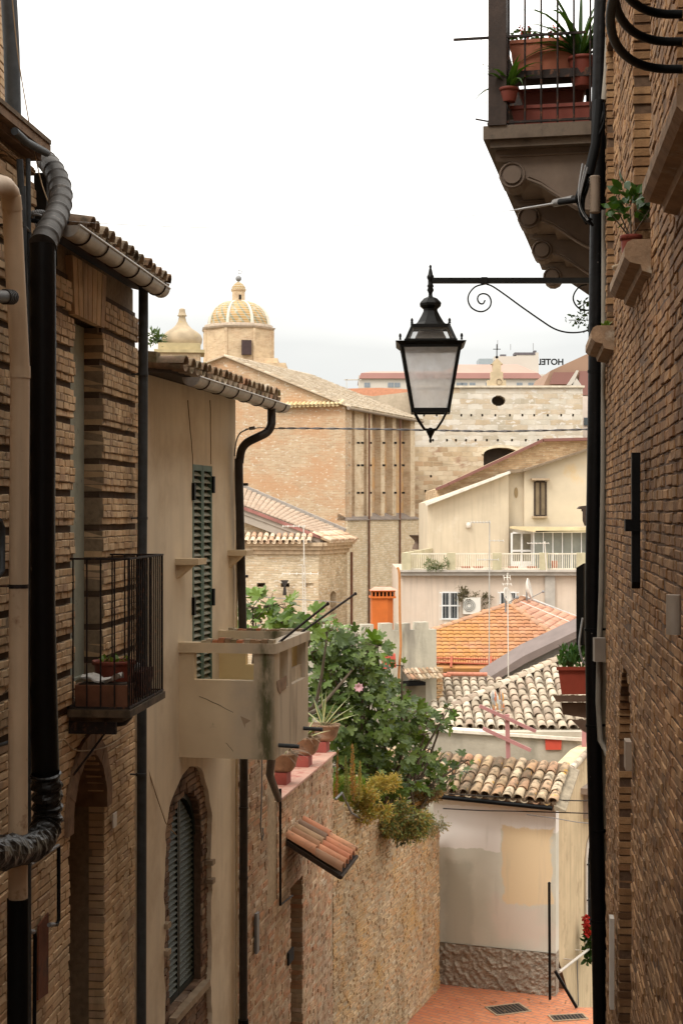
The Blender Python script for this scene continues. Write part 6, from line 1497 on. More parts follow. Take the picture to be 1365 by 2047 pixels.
# ============================================================ small pedimented building
Y = 62.0
PB = thing('small_chapel', 'low brick chapel with half pediment roof in front of the basilica', 'chapel', (Xp(590, 62), 62, -10))
Fp = Frame(P(440, 0, 62.4), P(637, 0, 62.0), V((0, -1, 0))); Fp2 = Frame(P(637, 0, 62.0), P(694, 0, 65.5), V((1, -1, 0)))
zt_ = Zp(1108, 62)
M_chap = m_brick('chapel_brick', [(.44, .33, .21), (.58, .46, .31), (.66, .55, .40), (.50, .34, .2)], (.50, .41, .28), .3, .10, .02, blotch=(.42, .30, .19), bf=(.52, .68), bls=.6, pale=(.68, .62, .52), pf=(.6, .68), ps=5, wob=.06)
mb = MB(); hs_ = [rect_hole(Fp.s_at(x) - .18, Fp.s_at(x) + .18, Zp(1174, 62), Zp(1166, 62)) for x in (522, 570, 618)]
solid_rows(Fp, mb, [-16, Zp(1174, 62), Zp(1166, 62), zt_], holes_fn(0, Fp.L, hs_), -.6, 0)
a2, b2 = Fp2.s_at(660), Fp2.s_at(672)
solid_rows(Fp2, mb, sorted([-16, Zp(1240, 63)] + frange(Fp2.z(665, 1190), Fp2.z(665, 1182), .04) + [zt_]), holes_fn(0, Fp2.L, [arch_hole(a2, b2, -9, Fp2.z(665, 1190), .16)]), -.6, 0)
mb.build('wall', M_chap, PB)
mb = MB(); mb.fbox(Fp, -.2, Fp.L, -16, zt_ - .1, -5, -.61); mb.build('body', m_plain('chapel_inner', (.2, .15, .1), .9), PB)
mb = MB()
for k, (o_, h_) in enumerate(((.12, .18), (.24, .16), (.38, .14))):
    z_ = zt_ + sum((.18, .16, .14)[:k]); mb.fbox(Fp, -.3, Fp.L + o_ * .5, z_, z_ + h_, -.3, o_); mb.fbox(Fp2, -o_ * .2, Fp2.L, z_ + .002, z_ + h_ + .002, -.3, o_)
mb.build('cornice', m_plain('cornice_brick', (.48, .36, .24), .9, .3, 5, .6), PB)
zc_ = zt_ + .48
mb = MB(); tiles(mb, Fp.W(0, zc_, .55), Fp.t, (-Fp.n + V((0, 0, .45))).normalized(), int(Fp.L / .26), 2, .26, .40, .11, 5); tiles(mb, Fp2.W(0, zc_ + .02, .5), Fp2.t, (-Fp2.n + V((0, 0, .45))).normalized(), int(Fp2.L / .26), 2, .26, .40, .11, 5)
mb.build('eave_tiles', m_island('chapel_tiles', [(.6, .45, .3), (.72, .58, .42), (.55, .34, .22), (.68, .56, .42)]), PB)
mb = MB(); quadpx(mb, [(440, 1100), (440, 1000), (486, 1030), (600, 1090), (600, 1100)], 62.6, .4); mb.build('pediment_wall', M_chap, PB)
# lean-to roof slab rising left
q0 = [P(430, 962, 66), P(484, 984, 66), P(690, 1070, 66), P(640, 1076, 62.2), P(486, 1020, 62.2), P(430, 1000, 62.2)]
mb = MB(); A_ = P(430, 955, 67.5); B_ = P(690, 1068, 67.0); C2 = P(641, 1072, 62.3); D_ = P(430, 992, 62.3)
mb.hexa([A_ - V((0, 0, .1)), B_ - V((0, 0, .1)), C2 - V((0, 0, .1)), D_ - V((0, 0, .1)), A_, B_, C2, D_]); mb.build('roof_bed', M_coppip, PB)
mb = MB(); uu = (C2 - D_); nu = int(uu.length / .17)
for i in range(nu):
    for k in range(20):
        p = D_ + uu * (i + .0) / nu + ((A_ + (B_ - A_) * (i / nu)) - (D_ + uu * i / nu)) * ((k + .5) / 20)
        d = uu.normalized() * -1; sd = V((0, 1, 0))
        tile(mb, p + V((0, 0, .05)) + uu / nu, sd, d, V((0, 0, 1)), uu.length / nu * 1.15, .10 + rnd.uniform(-.01, .01), .085, 5, .02, tilt=.012 + rnd.uniform(0, .012))
mb.build('roof', m_island('pink_pale_tiles', [(.38, .27, .19), (.45, .34, .25), (.48, .38, .29), (.36, .25, .18)], var=.15, dirt=(.36, .27, .2), dirtf=(.5, .7), ds=1.5), PB)
mb = MB(); mb.hexa([D_ + V((0, -.1, -.30)), C2 + V((0, -.1, -.30)), C2 + V((0, .2, -.30)), D_ + V((0, .2, -.30)), D_ + V((0, -.1, -.12)), C2 + V((0, -.1, -.12)), C2 + V((0, .2, -.12)), D_ + V((0, .2, -.12))])
mb.hexa([D_ + V((0, -.05, -.62)), C2 + V((0, -.05, -.62)), C2 + V((0, .2, -.62)), D_ + V((0, .2, -.62)), D_ + V((0, -.05, -.30)), C2 + V((0, -.05, -.302)), C2 + V((0, .2, -.302)), D_ + V((0, .2, -.302))])
mb.bar(C2 + V((0, 0, -.2)), B_ + V((.05, 0, -.25)), .2, .5); mb.build('fascia', m_plain('grey_fascia', (.36, .31, .26), .8, .1), PB)
mb = MB(); mb.bar(D_ + V((0, -.14, -.04)), C2 + V((0, -.14, -.04)), .12, .13); mb.bar(C2 + V((0, -.05, -.02)), B_ + V((0, 0, -.02)), .12, .10); mb.build('red_trim', m_plain('red_trim', (.30, .13, .11), .7), PB)
mb = MB(); mb.bar(A_ + V((0, .1, .1)), B_ + V((0, .1, .12)), .4, .28); mb.build('flashing', m_plain('grey_flashing', (.30, .27, .24), .7), PB)
mb = MB(); mb.tube([Fp2.W(Fp2.L, zt_, .2), Fp2.W(Fp2.L, -10, .2)], .06, 6); mb.build('downpipe', m_plain('copper2', (.16, .075, .045), .6), PB)
mb = MB(); quadpx(mb, [(561, 1160), (577, 1160), (571, 1172), (573, 1190), (565, 1190), (567, 1172)], 61.7, .2); mb.build('floodlight', M_darkpipe, PB)
# balustrade corner and urn between basilica and stone church
mb = MB(); mb.lathe(P(834, 1098, 70), [(.25, 0), (.2, .2), (.12, .3), (.15, .42), (.35, .6), (.4, .66), (.45, .66)], 12); single(mb, 'stone_urn', m_plain('dark_urn', (.16, .11, .08), .9), 'dark weathered urn-shaped bracket between basilica and stone church', 'urn')
# ============================================================ domes
Y = 140.0; c = V((Xp(477, Y), Y, 0)); R8 = Xp(549, Y) - Xp(477, Y)
D = thing('tiled_dome', 'octagonal brick drum with yellow and green glazed tile dome and lantern', 'dome', (c.x, c.y, Zp(745, Y)))
zd0, zd1 = Zp(740, Y), Zp(663, Y); ro8 = math.pi / 8 + .12
M_drum = m_brick('drum_brick', BS, (.55, .42, .27), .4, .1, .02, blotch=(.66, .52, .34), bf=(.4, .6), bls=.8)
mb = MB(); mb.lathe(c, [(R8 * 1.0, zd0 - 6), (R8 * 1.0, zd1)], 8, smooth=False, rot=ro8)
for k in range(8):
    a = 2 * math.pi * k / 8 + ro8; p = c + V((math.cos(a) * R8 * .99, math.sin(a) * R8 * .99, 0)); mb.tube([p + V((0, 0, zd0)), p + V((0, 0, zd1))], .16, 6, smooth=False)
mb.build('drum', M_drum, D)
mb = MB(); mb.lathe(c, [(R8 * 1.0, zd1), (R8 * 1.05, zd1 + .05), (R8 * 1.08, zd1 + .2), (R8 * 1.0, zd1 + .25)], 8, smooth=False, rot=ro8)
mb.lathe(c, [(R8 * .95, zd1 + .24), (R8 * .95, zd1 + .5), (R8 * .86, zd1 + .52)], 24); mb.build('drum_cornice', m_plain('drum_cornice', (.42, .34, .26), .9), D)
mb = MB(); a = -math.pi / 2 + .12
p = P(493, 694, Y - R8 * .98); mb.box(p.x - .45, p.x + .45, p.y - .12, p.y + .8, Zp(709, p.y), Zp(680, p.y)); mb.build('drum_window', m_plain('window_brown', (.05, .03, .03), .7), D)
n = N('glazed_dome_tiles'); tcn = n.n('ShaderNodeTexCoord'); sp_ = n.n('ShaderNodeSeparateXYZ'); n.L(tcn.outputs['Object'], sp_.inputs[0])
ang = n.math('ARCTAN2', sp_.outputs[1], sp_.outputs[0]); zz = sp_.outputs[2]
u1 = n.math('FRACT', n.math('ADD', n.math('MULTIPLY', ang, 24 / (2 * math.pi)), n.math('MULTIPLY', zz, .9)))
rows = n.math('FRACT', n.math('MULTIPLY', zz, 4.2)); cel = n.math('FRACT', n.math('MULTIPLY', ang, 90 / (2 * math.pi)))
c1 = n.mix((.42, .25, .08), (.20, .21, .13), n.rng(u1, .6, .68)); c1 = n.mix(c1, (.40, .17, .08), n.rng(u1, .93, .97))
c1 = n.mix(c1, (.52, .47, .36), n.math('MULTIPLY', n.rng(rows, .6, .75), .6)); c1 = n.mix(c1, (.60, .56, .44), n.rng(n.noise(2.2, 3), .56, .64, 0, .4))
n.bump(rows, .6, .05); n.bump(cel, .4, .04); M_dome = n.done(c1, .45)
zb_ = zd1 + .5; Hd = Zp(603, Y) - zb_; Rd = R8 * .86
def ogive(t): return Rd * (math.cos(t * math.pi / 2) ** .92) * 1.0
mb = MB(); mb.lathe(c, [(max(ogive(i / 16 * .87), .3), zb_ + Hd * math.sin(i / 16 * math.pi / 2 * .95)) for i in range(17)], 32); dm = mb.build('dome', M_dome, D)
mb = MB()
for k in range(8):
    a = 2 * math.pi * k / 8 + ro8; pts = [c + V((math.cos(a), math.sin(a), 0)) * max(ogive(i / 16 * .87), .3) * 1.01 + V((0, 0, zb_ + Hd * math.sin(i / 16 * math.pi / 2 * .95))) for i in range(17)]
    mb.tube(pts, [.17 - .006 * i for i in range(17)], 6)
mb.build('rib', m_plain('pale_rib', (.62, .58, .48), .8, .15, 3), D)
zl = zb_ + Hd - .1; rl = (Xp(490, Y) - Xp(463, Y)) / 2
mb = MB(); mb.lathe(c, [(rl * 1.2, zl), (rl, zl + .1), (rl, zl + 1.0), (rl * 1.15, zl + 1.1), (rl * 1.2, zl + 1.2), (rl, zl + 1.22)], 8, smooth=False, rot=ro8); ln = mb.build('lantern', M_drum, D)
mb = MB(); mb.box(c.x + .08, c.x + .30, c.y - rl - .03, c.y - rl + .3, zl + .25, zl + .65); mb.build('lantern_window', M_dark, ln)
mb = MB(); mb.lathe(c, [(rl * 1.1, zl + 1.2), (rl * .95, zl + 1.5), (rl * .55, zl + 1.8), (.1, zl + 1.95)], 16); mb.build('lantern_cap', M_dome, ln)
mb = MB(); mb.ball(c + V((0, 0, zl + 2.25)), .28, 12); mb.tube([c + V((0, 0, zl + 2.4)), c + V((0, 0, zl + 4.4))], .02, 5); mb.tube([c + V((0, 0, zl + 2.75)), c + V((.3, 0, zl + 2.75)), c + V((.3, 0, zl + 2.95)), c + V((.0, 0, zl + 3))], .035, 5); mb.build('finial', M_cable, D)
mb = MB(); mb.box(Xp(520, Y), Xp(576, Y), Y - 6, Y + 6, Zp(760, Y), Zp(738, Y)); mb.box(Xp(515, Y), Xp(560, Y), Y - 5.5, Y + 5, Zp(738, Y), Zp(728, Y)); mb.box(Xp(380, Y), Xp(560, Y), Y - 3, Y + 8, -20, Zp(741, Y)); mb.build('base_block', M_drum, D)
Y = 118.0; c = V((Xp(360, Y), Y, 0)); k_ = Y / F
T = thing('bulbous_turret', 'squat brick bell turret with onion-shaped cap left of the glazed dome', 'turret', (c.x, c.y, Zp(760, Y)))
mb = MB(); hw = 42 * k_
Ft = Frame(V((c.x - hw, Y - hw * .3, 0)), V((c.x + hw, Y - hw * .1, 0)), V((0, -1, 0)))
solid_rows(Ft, mb, sorted([Zp(800, Y), Zp(735, Y)] + frange(Zp(735, Y), Zp(724, Y), .08) + [Zp(706, Y)]), holes_fn(0, Ft.L, [arch_hole(Ft.L / 2 - .75, Ft.L / 2 + .15, Zp(760, Y), Zp(735, Y), .4)]), -.6, 0); mb.fbox(Ft, 0, Ft.L, Zp(800, Y), Zp(706, Y), -3, -1.2)
for a in (.0, .28, .66, .92): mb.fbox(Ft, a * Ft.L, a * Ft.L + .16, Zp(760, Y), Zp(708, Y), 0, .08)
mb.build('belfry', M_drum, T)
mb = MB(); mb.fbox(Ft, -.3, Ft.L + .3, Zp(706, Y), Zp(700, Y), -3.2, .3); mb.fbox(Ft, -.0, Ft.L + .0, Zp(700, Y), Zp(686, Y), -3, .0); mb.build('belfry_cornice', m_plain('yellow_stone', (.42, .34, .19), .9, .2, 1.5), T)
prof = [(36, 688), (40, 681), (41, 673), (38, 665), (30, 658), (20, 652), (13, 645), (8.5, 637), (6.5, 628), (10, 626), (8, 624), (6, 616), (6.5, 613), (3, 611)]
mb = MB(); mb.lathe(c + V((0, hw, 0)), [(r_ * k_, Zp(y, Y)) for r_, y in prof], 24); mb.build('onion_cap', m_plain('lichen_stone', (.38, .30, .20), .9, .25, 1.2, .4, 6, col2=(.42, .32, .12), c2f=(.56, .72), c2s=.8), T)
Y = 160.0; c = V((Xp(262, Y), Y, 0)); k_ = Y / F; mb = MB(); mb.lathe(c, [(70 * k_, Zp(760, Y)), (70 * k_, Zp(715, Y)), (64 * k_, Zp(690, Y)), (50 * k_, Zp(668, Y)), (30 * k_, Zp(653, Y)), (.1, Zp(646, Y))], 28)
single(mb, 'white_dome', m_plain('white_dome', (.66, .64, .64), .7, .1, 1), 'pale white dome mostly hidden behind the corner downpipe', 'dome')
rnd.seed(3); bush(P(313, 680, 118), 0.7, 200, [(.06, .1, .03), (.1, .14, .05)], 'small green shrub growing on the side of the onion-capped turret', 'shrub', 'shrub', L=.4, wd=.12, sz=1.3)
# ============================================================ hotel and distant blocks
Y = 260.0
HT = thing('hotel_block', 'long pale hotel block with brown mansard roof on the horizon', 'hotel', (Xp(900, Y), Y, -10))
M_hotel = m_plain('hotel_wall', (.52, .48, .42), .9, .05, .1, 0); M_mans = m_plain('mansard_brown', (.24, .12, .10), .8, .1, .2, 0)
mb = MB(); mb.box(Xp(718, Y), Xp(1082, Y), Y, Y + 14, -30, Zp(757, Y)); mb.box(Xp(1075, Y), Xp(1130, Y), Y + 6, Y + 14, -30, Zp(742, Y)); mb.build('wall', M_hotel, HT)
mb = MB(); a_, b_ = Zp(757, Y), Zp(745, Y)
mb.hexa([V((Xp(716, Y), Y - .5, a_)), V((Xp(1084, Y), Y - .5, a_)), V((Xp(1084, Y), Y + 14, a_)), V((Xp(716, Y), Y + 14, a_)), V((Xp(722, Y), Y + .5, b_)), V((Xp(1076, Y), Y + .5, b_)), V((Xp(1076, Y), Y + 13, b_)), V((Xp(722, Y), Y + 13, b_))]); mb.build('mansard', M_mans, HT)
mb = MB()
for (x0, x1, xa, xb, yt) in ((722, 900, 745, 890, 737), (880, 1076, 920, 1040, 723)):
    mb.hexa([V((Xp(x0, Y), Y + .5, b_)), V((Xp(x1, Y), Y + .5, b_)), V((Xp(x1, Y), Y + 13, b_)), V((Xp(x0, Y), Y + 13, b_)), V((Xp(xa, Y), Y + 5, Zp(yt, Y))), V((Xp(xb, Y), Y + 5, Zp(yt, Y))), V((Xp(xb, Y), Y + 9, Zp(yt, Y))), V((Xp(xa, Y), Y + 9, Zp(yt, Y)))])
mb.build('roof', m_plain('hotel_roof', (.40, .26, .21), .9, .1, .2, 0), HT)
for x in (728, 775, 788, 912, 922, 938, 970, 1032, 1055):
    mb = MB(); X0 = Xp(x, Y); mb.box(X0, X0 + .5, Y - .08, Y - .01, Zp(774, Y), Zp(765, Y)); mb.box(X0 + .55, X0 + 1.0, Y - .08, Y - .01, Zp(774, Y), Zp(765, Y)); mb.build('window', m_plain('far_window', (.22, .25, .28), .4, .1), HT) if x == 728 else mb.build('window', bpy.data.materials['far_window'], HT)
mb = MB(); Yp = 262
mb.box(Xp(995, Yp), Xp(1085, Yp), Yp + 6, Yp + 13, -5, Zp(705, Yp)); mb.box(Xp(1040, Yp), Xp(1085, Yp), Yp + 6.2, Yp + 12, Zp(705, Yp), Zp(697, Yp))
mb.build('penthouse', M_hotel, HT)
mb = MB(); mb.box(Xp(962, Yp), Xp(990, Yp), Yp + 5, Yp + 10, -5, Zp(711, Yp)); mb.build('plant_room', m_plain('glass_grey', (.28, .33, .35), .4, .1), HT)
mb = MB(); mb.box(Xp(1036, Yp), Xp(1078, Yp), Yp + 6.1, Yp + 9, Zp(702, Yp), Zp(697, Yp)); mb.box(Xp(1008, Yp), Xp(1020, Yp), Yp + 7, Yp + 8, Zp(705, Yp), Zp(700, Yp)); mb.box(Xp(1076, Yp), Xp(1082, Yp), Yp + 7, Yp + 8, Zp(697, Yp), Zp(692, Yp)); mb.build('roof_plant', m_plain('dark_plant', (.12, .11, .12), .8), HT)
mb = MB()
for x, h_ in ((994, 20), (1020, 12), (1065, 14)): mb.tube([P(x, 700, Yp + 7), P(x, 700 - h_, Yp + 7)], .05, 4)
mb.build('roof_mast', M_cable, HT)
cu = bpy.data.curves.new('hotel_letters', 'FONT'); cu.body = 'HOTEL'; cu.size = 1.5; cu.extrude = .06; cu.offset = .05; cu.align_x = 'LEFT'
to = bpy.data.objects.new('tmp', cu); COL.objects.link(to); bpy.context.view_layer.update()
me = bpy.data.meshes.new_from_object(to); bpy.data.objects.remove(to)
so_ = bpy.data.objects.new('hotel_sign', me); COL.objects.link(so_); me.materials.append(M_black)
so_.rotation_euler = (R(90), 0, R(180)); so_.location = (Xp(1126, Yp + 8), Yp + 8, Zp(729, Yp + 8))
tag(so_, 'rooftop HOTEL letters seen from behind against the sky', 'sign')
# brown mansard house right, pale house beside the stone church
RH = thing('mansard_house', 'house with brown pyramid roof right of the hotel', 'house', (Xp(1150, 150), 150, -5))
mb = MB(); mb.prism([P(x, y, 150) for x, y in ((1085, 771), (1100, 741), (1172, 708), (1230, 700), (1230, 771))], V((0, 12, 0))); mb.build('roof', m_plain('brown_roof', (.30, .19, .13), .85, .15, .3, 0), RH)
mb = MB(); mb.prism([P(x, y, 149.6) for x, y in ((1098, 768), (1106, 744), (1148, 744), (1136, 768))], V((0, .2, 0))); mb.prism([P(x, y, 149.6) for x, y in ((1156, 768), (1158, 742), (1230, 740), (1230, 790), (1156, 790))], V((0, .2, 0))); mb.build('mansard', M_mans, RH)
mb = MB(); mb.prism([P(x, y, 149.4) for x, y in ((1132, 770), (1152, 740), (1156, 741), (1144, 770))], V((0, .3, 0))); mb.prism([P(x, y, 149.4) for x, y in ((1140, 771), (1152, 756), (1162, 771))], V((0, .3, 0))); mb.build('dormer', M_hotel, RH)
mb = MB(); mb.box(Xp(1074, 150), Xp(1240, 150), 150.2, 160, -20, Zp(770, 150)); mb.build('wall', M_hotel, RH)
PH = thing('pale_house', 'sliver of pale pink house beside the right edge of the stone church', 'house', (Xp(1200, 102), 102, -5))
mb = MB(); mb.box(Xp(1160, 102), Xp(1260, 102), 102, 110, -12, Zp(792, 102)); mb.build('wall', m_plain('pale_pink', (.62, .52, .44), .9, .06), PH)
mb = MB(); mb.box(Xp(1166, 102), Xp(1200, 102), 101.9, 102, Zp(850, 102), Zp(835, 102)); mb.build('window', M_paneg, PH)
mb = MB(); mb.box(Xp(688, 200), Xp(722, 200), 200, 200.3, Zp(760, 200), Zp(758, 200)); mb.box(Xp(692, 200), Xp(693.5, 200), 200, 200.3, Zp(782, 200), Zp(758, 200)); mb.box(Xp(716, 200), Xp(718, 200), 200, 200.3, Zp(790, 200), Zp(750, 200)); single(mb, 'pergola_frame', M_hotel, 'thin pale rooftop frame at the left end of the hotel', 'frame')
# ============================================================ RIGHT: near brick house
K_ = 2205.0; mR = (1040 - CX) / F
xr_at = lambda Yv: (1040 + K_ / Yv - CX) / F * Yv
FR = Frame(V((xr_at(13.15), 13.15, 0)), V((xr_at(4.0), 4.0, 0)), V((-1, 0, 0)))   # s grows towards the camera
sr = FR.s_at
sY = lambda Yv: (13.15 - Yv) / (13.15 - 4.0) * FR.L
RB = thing('brick_house', 'dark brick house filling the right edge with stone sills and an iron wall anchor', 'house', tuple(FR.W(2, -6, 0)))
w3 = (sY(13.0), sY(12.05)); w2 = (sY(9.92), sY(8.65)); w1 = (sY(7.15), sY(5.9))
zz3, zz2, zz1 = 1.49, 1.56, 1.62
nic = (sY(11.42), sY(10.15))
HR_ = [rect_hole(w3[0], w3[1], zz3, 4.0), rect_hole(w2[0], w2[1], zz2, 4.2), rect_hole(w1[0], w1[1], zz1, 4.4), arch_hole(nic[0], nic[1], -9, -1.75), rect_hole(sr(1385), sr(1352), -6, -.82 + 0)]
HR_[4] = rect_hole(sY(6.95), sY(6.2), -6, -.58)
zs = sorted(set([-9, -.58, 1.49, 1.56, 1.62, 4.0, 4.2, 4.4, 5.6] + frange(-1.75, -1.75 + (nic[1] - nic[0]) / 2, .05)))
mb = MB(); solid_rows(FR, mb, zs, holes_fn(0, FR.L, HR_), -.4, -.017, inset=.018); mb.fbox(FR, 0, FR.L, -9, 5.6, -5, -.42); mb.fbox(FR, FR.L, FR.L + 14, -9, 9.5, -5, -.02); mb.build('mortar_wall', M_mortarR, RB)  # tall unseen block beside the camera, raised to darken the lane
mb = MB(); rnd.seed(77)
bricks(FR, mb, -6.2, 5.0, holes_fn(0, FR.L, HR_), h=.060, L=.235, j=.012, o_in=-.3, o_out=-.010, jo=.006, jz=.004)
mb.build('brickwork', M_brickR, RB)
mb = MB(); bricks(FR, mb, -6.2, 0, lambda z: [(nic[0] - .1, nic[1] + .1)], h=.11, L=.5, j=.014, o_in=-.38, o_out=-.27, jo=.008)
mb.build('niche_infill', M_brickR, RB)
for nm, (a, b), z in (('far', w3, zz3), ('middle', w2, zz2), ('near', w1, zz1)):
    mb = MB(); mb.fbox(FR, a, b, z, 4.4, -.38, -.34); wi = mb.build('window', M_dark, RB)
mb = MB(); mb.fbox(FR, sY(6.95), sY(6.2), -6, -.58, -.4, -.36); mb.build('doorway', M_dark, RB)
def sill(a, b, z, o_, name='window_sill'):
    mb = MB(); r_ = .045; prof = [(-.2, z), (o_ - r_, z), (o_ - .015, z - .015), (o_, z - r_), (o_, z - .10), (o_ - .03, z - .13), (o_ - .09, z - .145), (o_ - .10, z - .18), (-.02, z - .20), (-.2, z - .20)]
    mb.prism([FR.W(a, q[1], q[0]) for q in prof], FR.t * (b - a)); return mb.build(name, m_plain('worn_sill', (.30, .20, .125), .95, .35, 8, .8, 25, col2=(.40, .33, .25), c2f=(.56, .7), c2s=6, bd=.01), RB)
sill(w3[0] - .05, w3[1] + .08, zz3, .17); sill(w2[0] - .08, w2[1] + .08, zz2, .14); sill(w1[0] - .05, w1[1] + .3, zz1, .15)
# iron wall anchor
mb = MB(); a_ = sY(9.0); za = Zp(905, 9.0); zb_ = Zp(1150, 9.0)
mb.prism([FR.W(a_ - .035, za, .02), FR.W(a_ + .035, za, .02), FR.W(a_ + .035, zb_ - .04, .02), FR.W(a_ + .0, zb_ - .08, .02), FR.W(a_ - .035, zb_, .02)], FR.n * .05)
mb.fbox(FR, a_ - .05, a_ + .05, Zp(1062, 9.0), Zp(1038, 9.0), .02, .11); mb.build('wall_anchor', M_black, RB)
mb = MB(); mb.fbox(FR, sY(9.95), sY(9.78), Zp(1535, 9.9), Zp(1478, 9.9), .012, .05); mb.build('meter_box', m_plain('meter_beige', (.36, .28, .21), .7), RB)
mb = MB(); mb.fbox(FR, sY(11.72), sY(11.6), Zp(2010, 11.7), Zp(1830, 11.7), .012, .045); mb.build('cable_duct', M_white, RB)
mb = MB(); mb.tube([FR.W(sr(1368), Zp(1262, 6.9), .05), FR.W(sr(1368), Zp(1185, 6.9), .05)], .034, 12); mb.build('pipe_end', m_plain('pipe_end', (.30, .25, .2), .6), RB)
# grey conduit and black downpipe on the corner
Yc = 13.35
mb = MB(); mb.tube([P(1222, -40, 13.1), P(1216, 60, 13.1), P(1212, 145, 13.1), P(1207, 200, 13.1)], .028, 8); mb.tube([P(1207, 420, 13.2), P(1206, 700, 13.2), P(1205, 950, 13.2), P(1201, 1180, 13.2), P(1197, 1290, 13.2), P(1195, 1400, 13.2), P(1199, 1480, 13.2), P(1210, 1500, 13.15), P(1214, 1512, 13.1)], .024, 8)
mb.build('conduit', m_plain('conduit_grey', (.24, .21, .17), .6, .2), RB)
mb = MB(); q = [P(1187, 1322, 13.2), P(1187, 1277, 13.2)]; mb.box(Xp(1186, 13.1), Xp(1208, 13.1), 13.05, 13.15, Zp(1322, 13.1), Zp(1275, 13.1)); mb.build('junction_box', m_plain('box_grey', (.26, .22, .18), .6), RB)
BP = thing('black_downpipe', 'long black downpipe running full height at the corner of the right-hand house', 'downpipe', tuple(P(1203, 2060, 13.3)))
mb = MB(); mb.tube(smoothp([P(1204, -60, 13.35), P(1200, 60, 13.35), P(1197, 200, 13.35), P(1194, 420, 13.35), P(1191, 640, 13.35), P(1188, 900, 13.35), P(1184, 1150, 13.35), P(1184, 1300, 13.35), P(1187, 1500, 13.35), P(1192, 1700, 13.35), P(1197, 1900, 13.35), P(1201, 2120, 13.35)], 3), .068, 16)
mb.build('pipe', M_blackp, BP)
for x, y in ((1190, 742), (1183, 1258), (1186, 1450), (1196, 1840), (1193, 1660)):
    mb = MB(); mb.tube([P(x, y - 2, 13.35), P(x, y + 3, 13.35)], .074, 14); mb.bar(P(x, y, 13.35), P(x + 30, y, 13.3), .02, .02); mb.build('pipe_clamp', M_black, BP)
# cable bundle
mb = MB(); rnd.seed(12)
bs = [(1200, 205), (1198, 240), (1190, 290), (1178, 330), (1168, 375), (1160, 402), (1166, 425), (1180, 445)]
for k in range(7):
    mb.tube(smoothp([P(x + rnd.uniform(-8, 8), y + rnd.uniform(-6, 6), 13.05 + rnd.uniform(-.05, .05)) for x, y in bs], 4), rnd.uniform(.008, .016), 6)
mb.tube([P(1198, 200, 13.05), P(1190, 290, 13.05), P(1176, 350, 13.05)], .045, 8); mb.tube([P(1166, 360, 13.0), P(1152, 400, 13.0), P(1118, 404, 13.2)], .028, 8)
CBB = thing('cable_bundle', 'tangled bundle of black cables strapped to the black downpipe near the top', 'cables', tuple(P(1190, 445, 13.0)))
mb.build('cables', M_black, CBB)
mb = MB(); n_ = 26; vs = [P(1188, 352 + 74 * i / n_, 13.0) for i in range(n_ + 1)]; mb.tube(vs, [.050 if i % 2 else .041 for i in range(n_ + 1)], 12); mb.build('corrugated_sleeve', m_plain('sleeve_tan', (.24, .18, .13), .6, .2), CBB)
mb = MB(); mb.tube([P(1146, 398, 13.1), P(1108, 406, 13.4)], .035, 10); mb.build('splice', m_plain('splice_grey', (.16, .15, .14), .5), CBB)
mb = MB()
for dx, dy in ((0, 0), (1, 4), (-2, -3)):
    mb.tube(smoothp([P(1170 + dx * 3, 330 + dy, 12.95), P(1158 + dx, 385 + dy, 12.95), P(1160, 415, 12.95), P(1172 + dx * 2, 436 + dy, 12.95)], 5), .009, 6)
mb.build('pale_cables', M_cable, CBB)
mb = MB(); a = P(1112, 406, 13.4); b = P(139, 442, 10.4)
mb.tube([a.lerp(b, i / 24) - V((0, 0, .12 * 4 * (i / 24) * (1 - i / 24))) for i in range(25)], [.011 if i < 3 else .0016 for i in range(25)], 5)
single(mb, 'overhead_wire', m_plain('pale_wire', (.5, .5, .5), .6), 'pale overhead wire spanning the alley from the cable bundle to the left flue', 'wire')
# hanging leaves by the lamp bracket, pots on sills
def potplant(c, r, h, label, mat, leafy=60, L=.11, wdt=.06, spread=.25, up=.35):
    t = thing('potted_plant', label, 'potted plant', tuple(c)); mb = MB(); pot(mb, c, r, h); mb.build('pot', mat, t)
    mb = MB()
    for k in range(5): d = rdir(.1); mb.tube([c + V((0, 0, h - .02)), c + V((0, 0, h)) + V((d.x * .5, d.y * .5, d.z)) * up], [.006, .003], 4)
    mb.build('stems', M_bark, t); mb = MB()
    for k in range(leafy): d = rdir(-.2); q = c + V((0, 0, h + up * .5)) + V((d.x * spread, d.y * spread, d.z * up * .7)) * rnd.uniform(.3, 1); leaf_oval(mb, q, d + V((0, 0, -.2)), rdir(), L * rnd.uniform(.6, 1.2), wdt)
    mb.build('leaves', M_leafp, t, recalc=False)
    mb = MB(); mb.lathe(c + V((0, 0, h - .035)), [(.001, .012), (r * .9, .006), (r * .9, 0)], 16, closed=False); mb.build('soil', M_soil, t)
M_redpot = m_plain('sill_pot_red', (.20, .04, .025), .65, .2, 6)
potplant(FR.W(sY(9.72), zz2 + .03, .02), .07, .20, 'leafy plant in a red pot on the middle window sill of the right house', M_redpot, 60, .10, .05, .12, .30)
mb = MB(); mb.lathe(FR.W(sY(9.72), zz2, .02), [(.10, 0), (.12, .02), (.125, .035), (.10, .035)], 18); single(mb, 'plant_saucer', M_stone, 'pale saucer under the red pot on the middle sill', 'saucer')
t = thing('sill_sprig', 'tiny green sprig growing on the farthest stone sill of the right house', 'plant', tuple(FR.W(sY(12.4), zz3, .02)))
mb = MB()
for i in range(14): leaf_oval(mb, FR.W(sY(12.4), zz3, .02), V((rnd.uniform(-.8, .3), rnd.uniform(-.5, .5), .8)), rdir(), .10, .03)
mb.build('leaves', M_leafl, t, recalc=False)
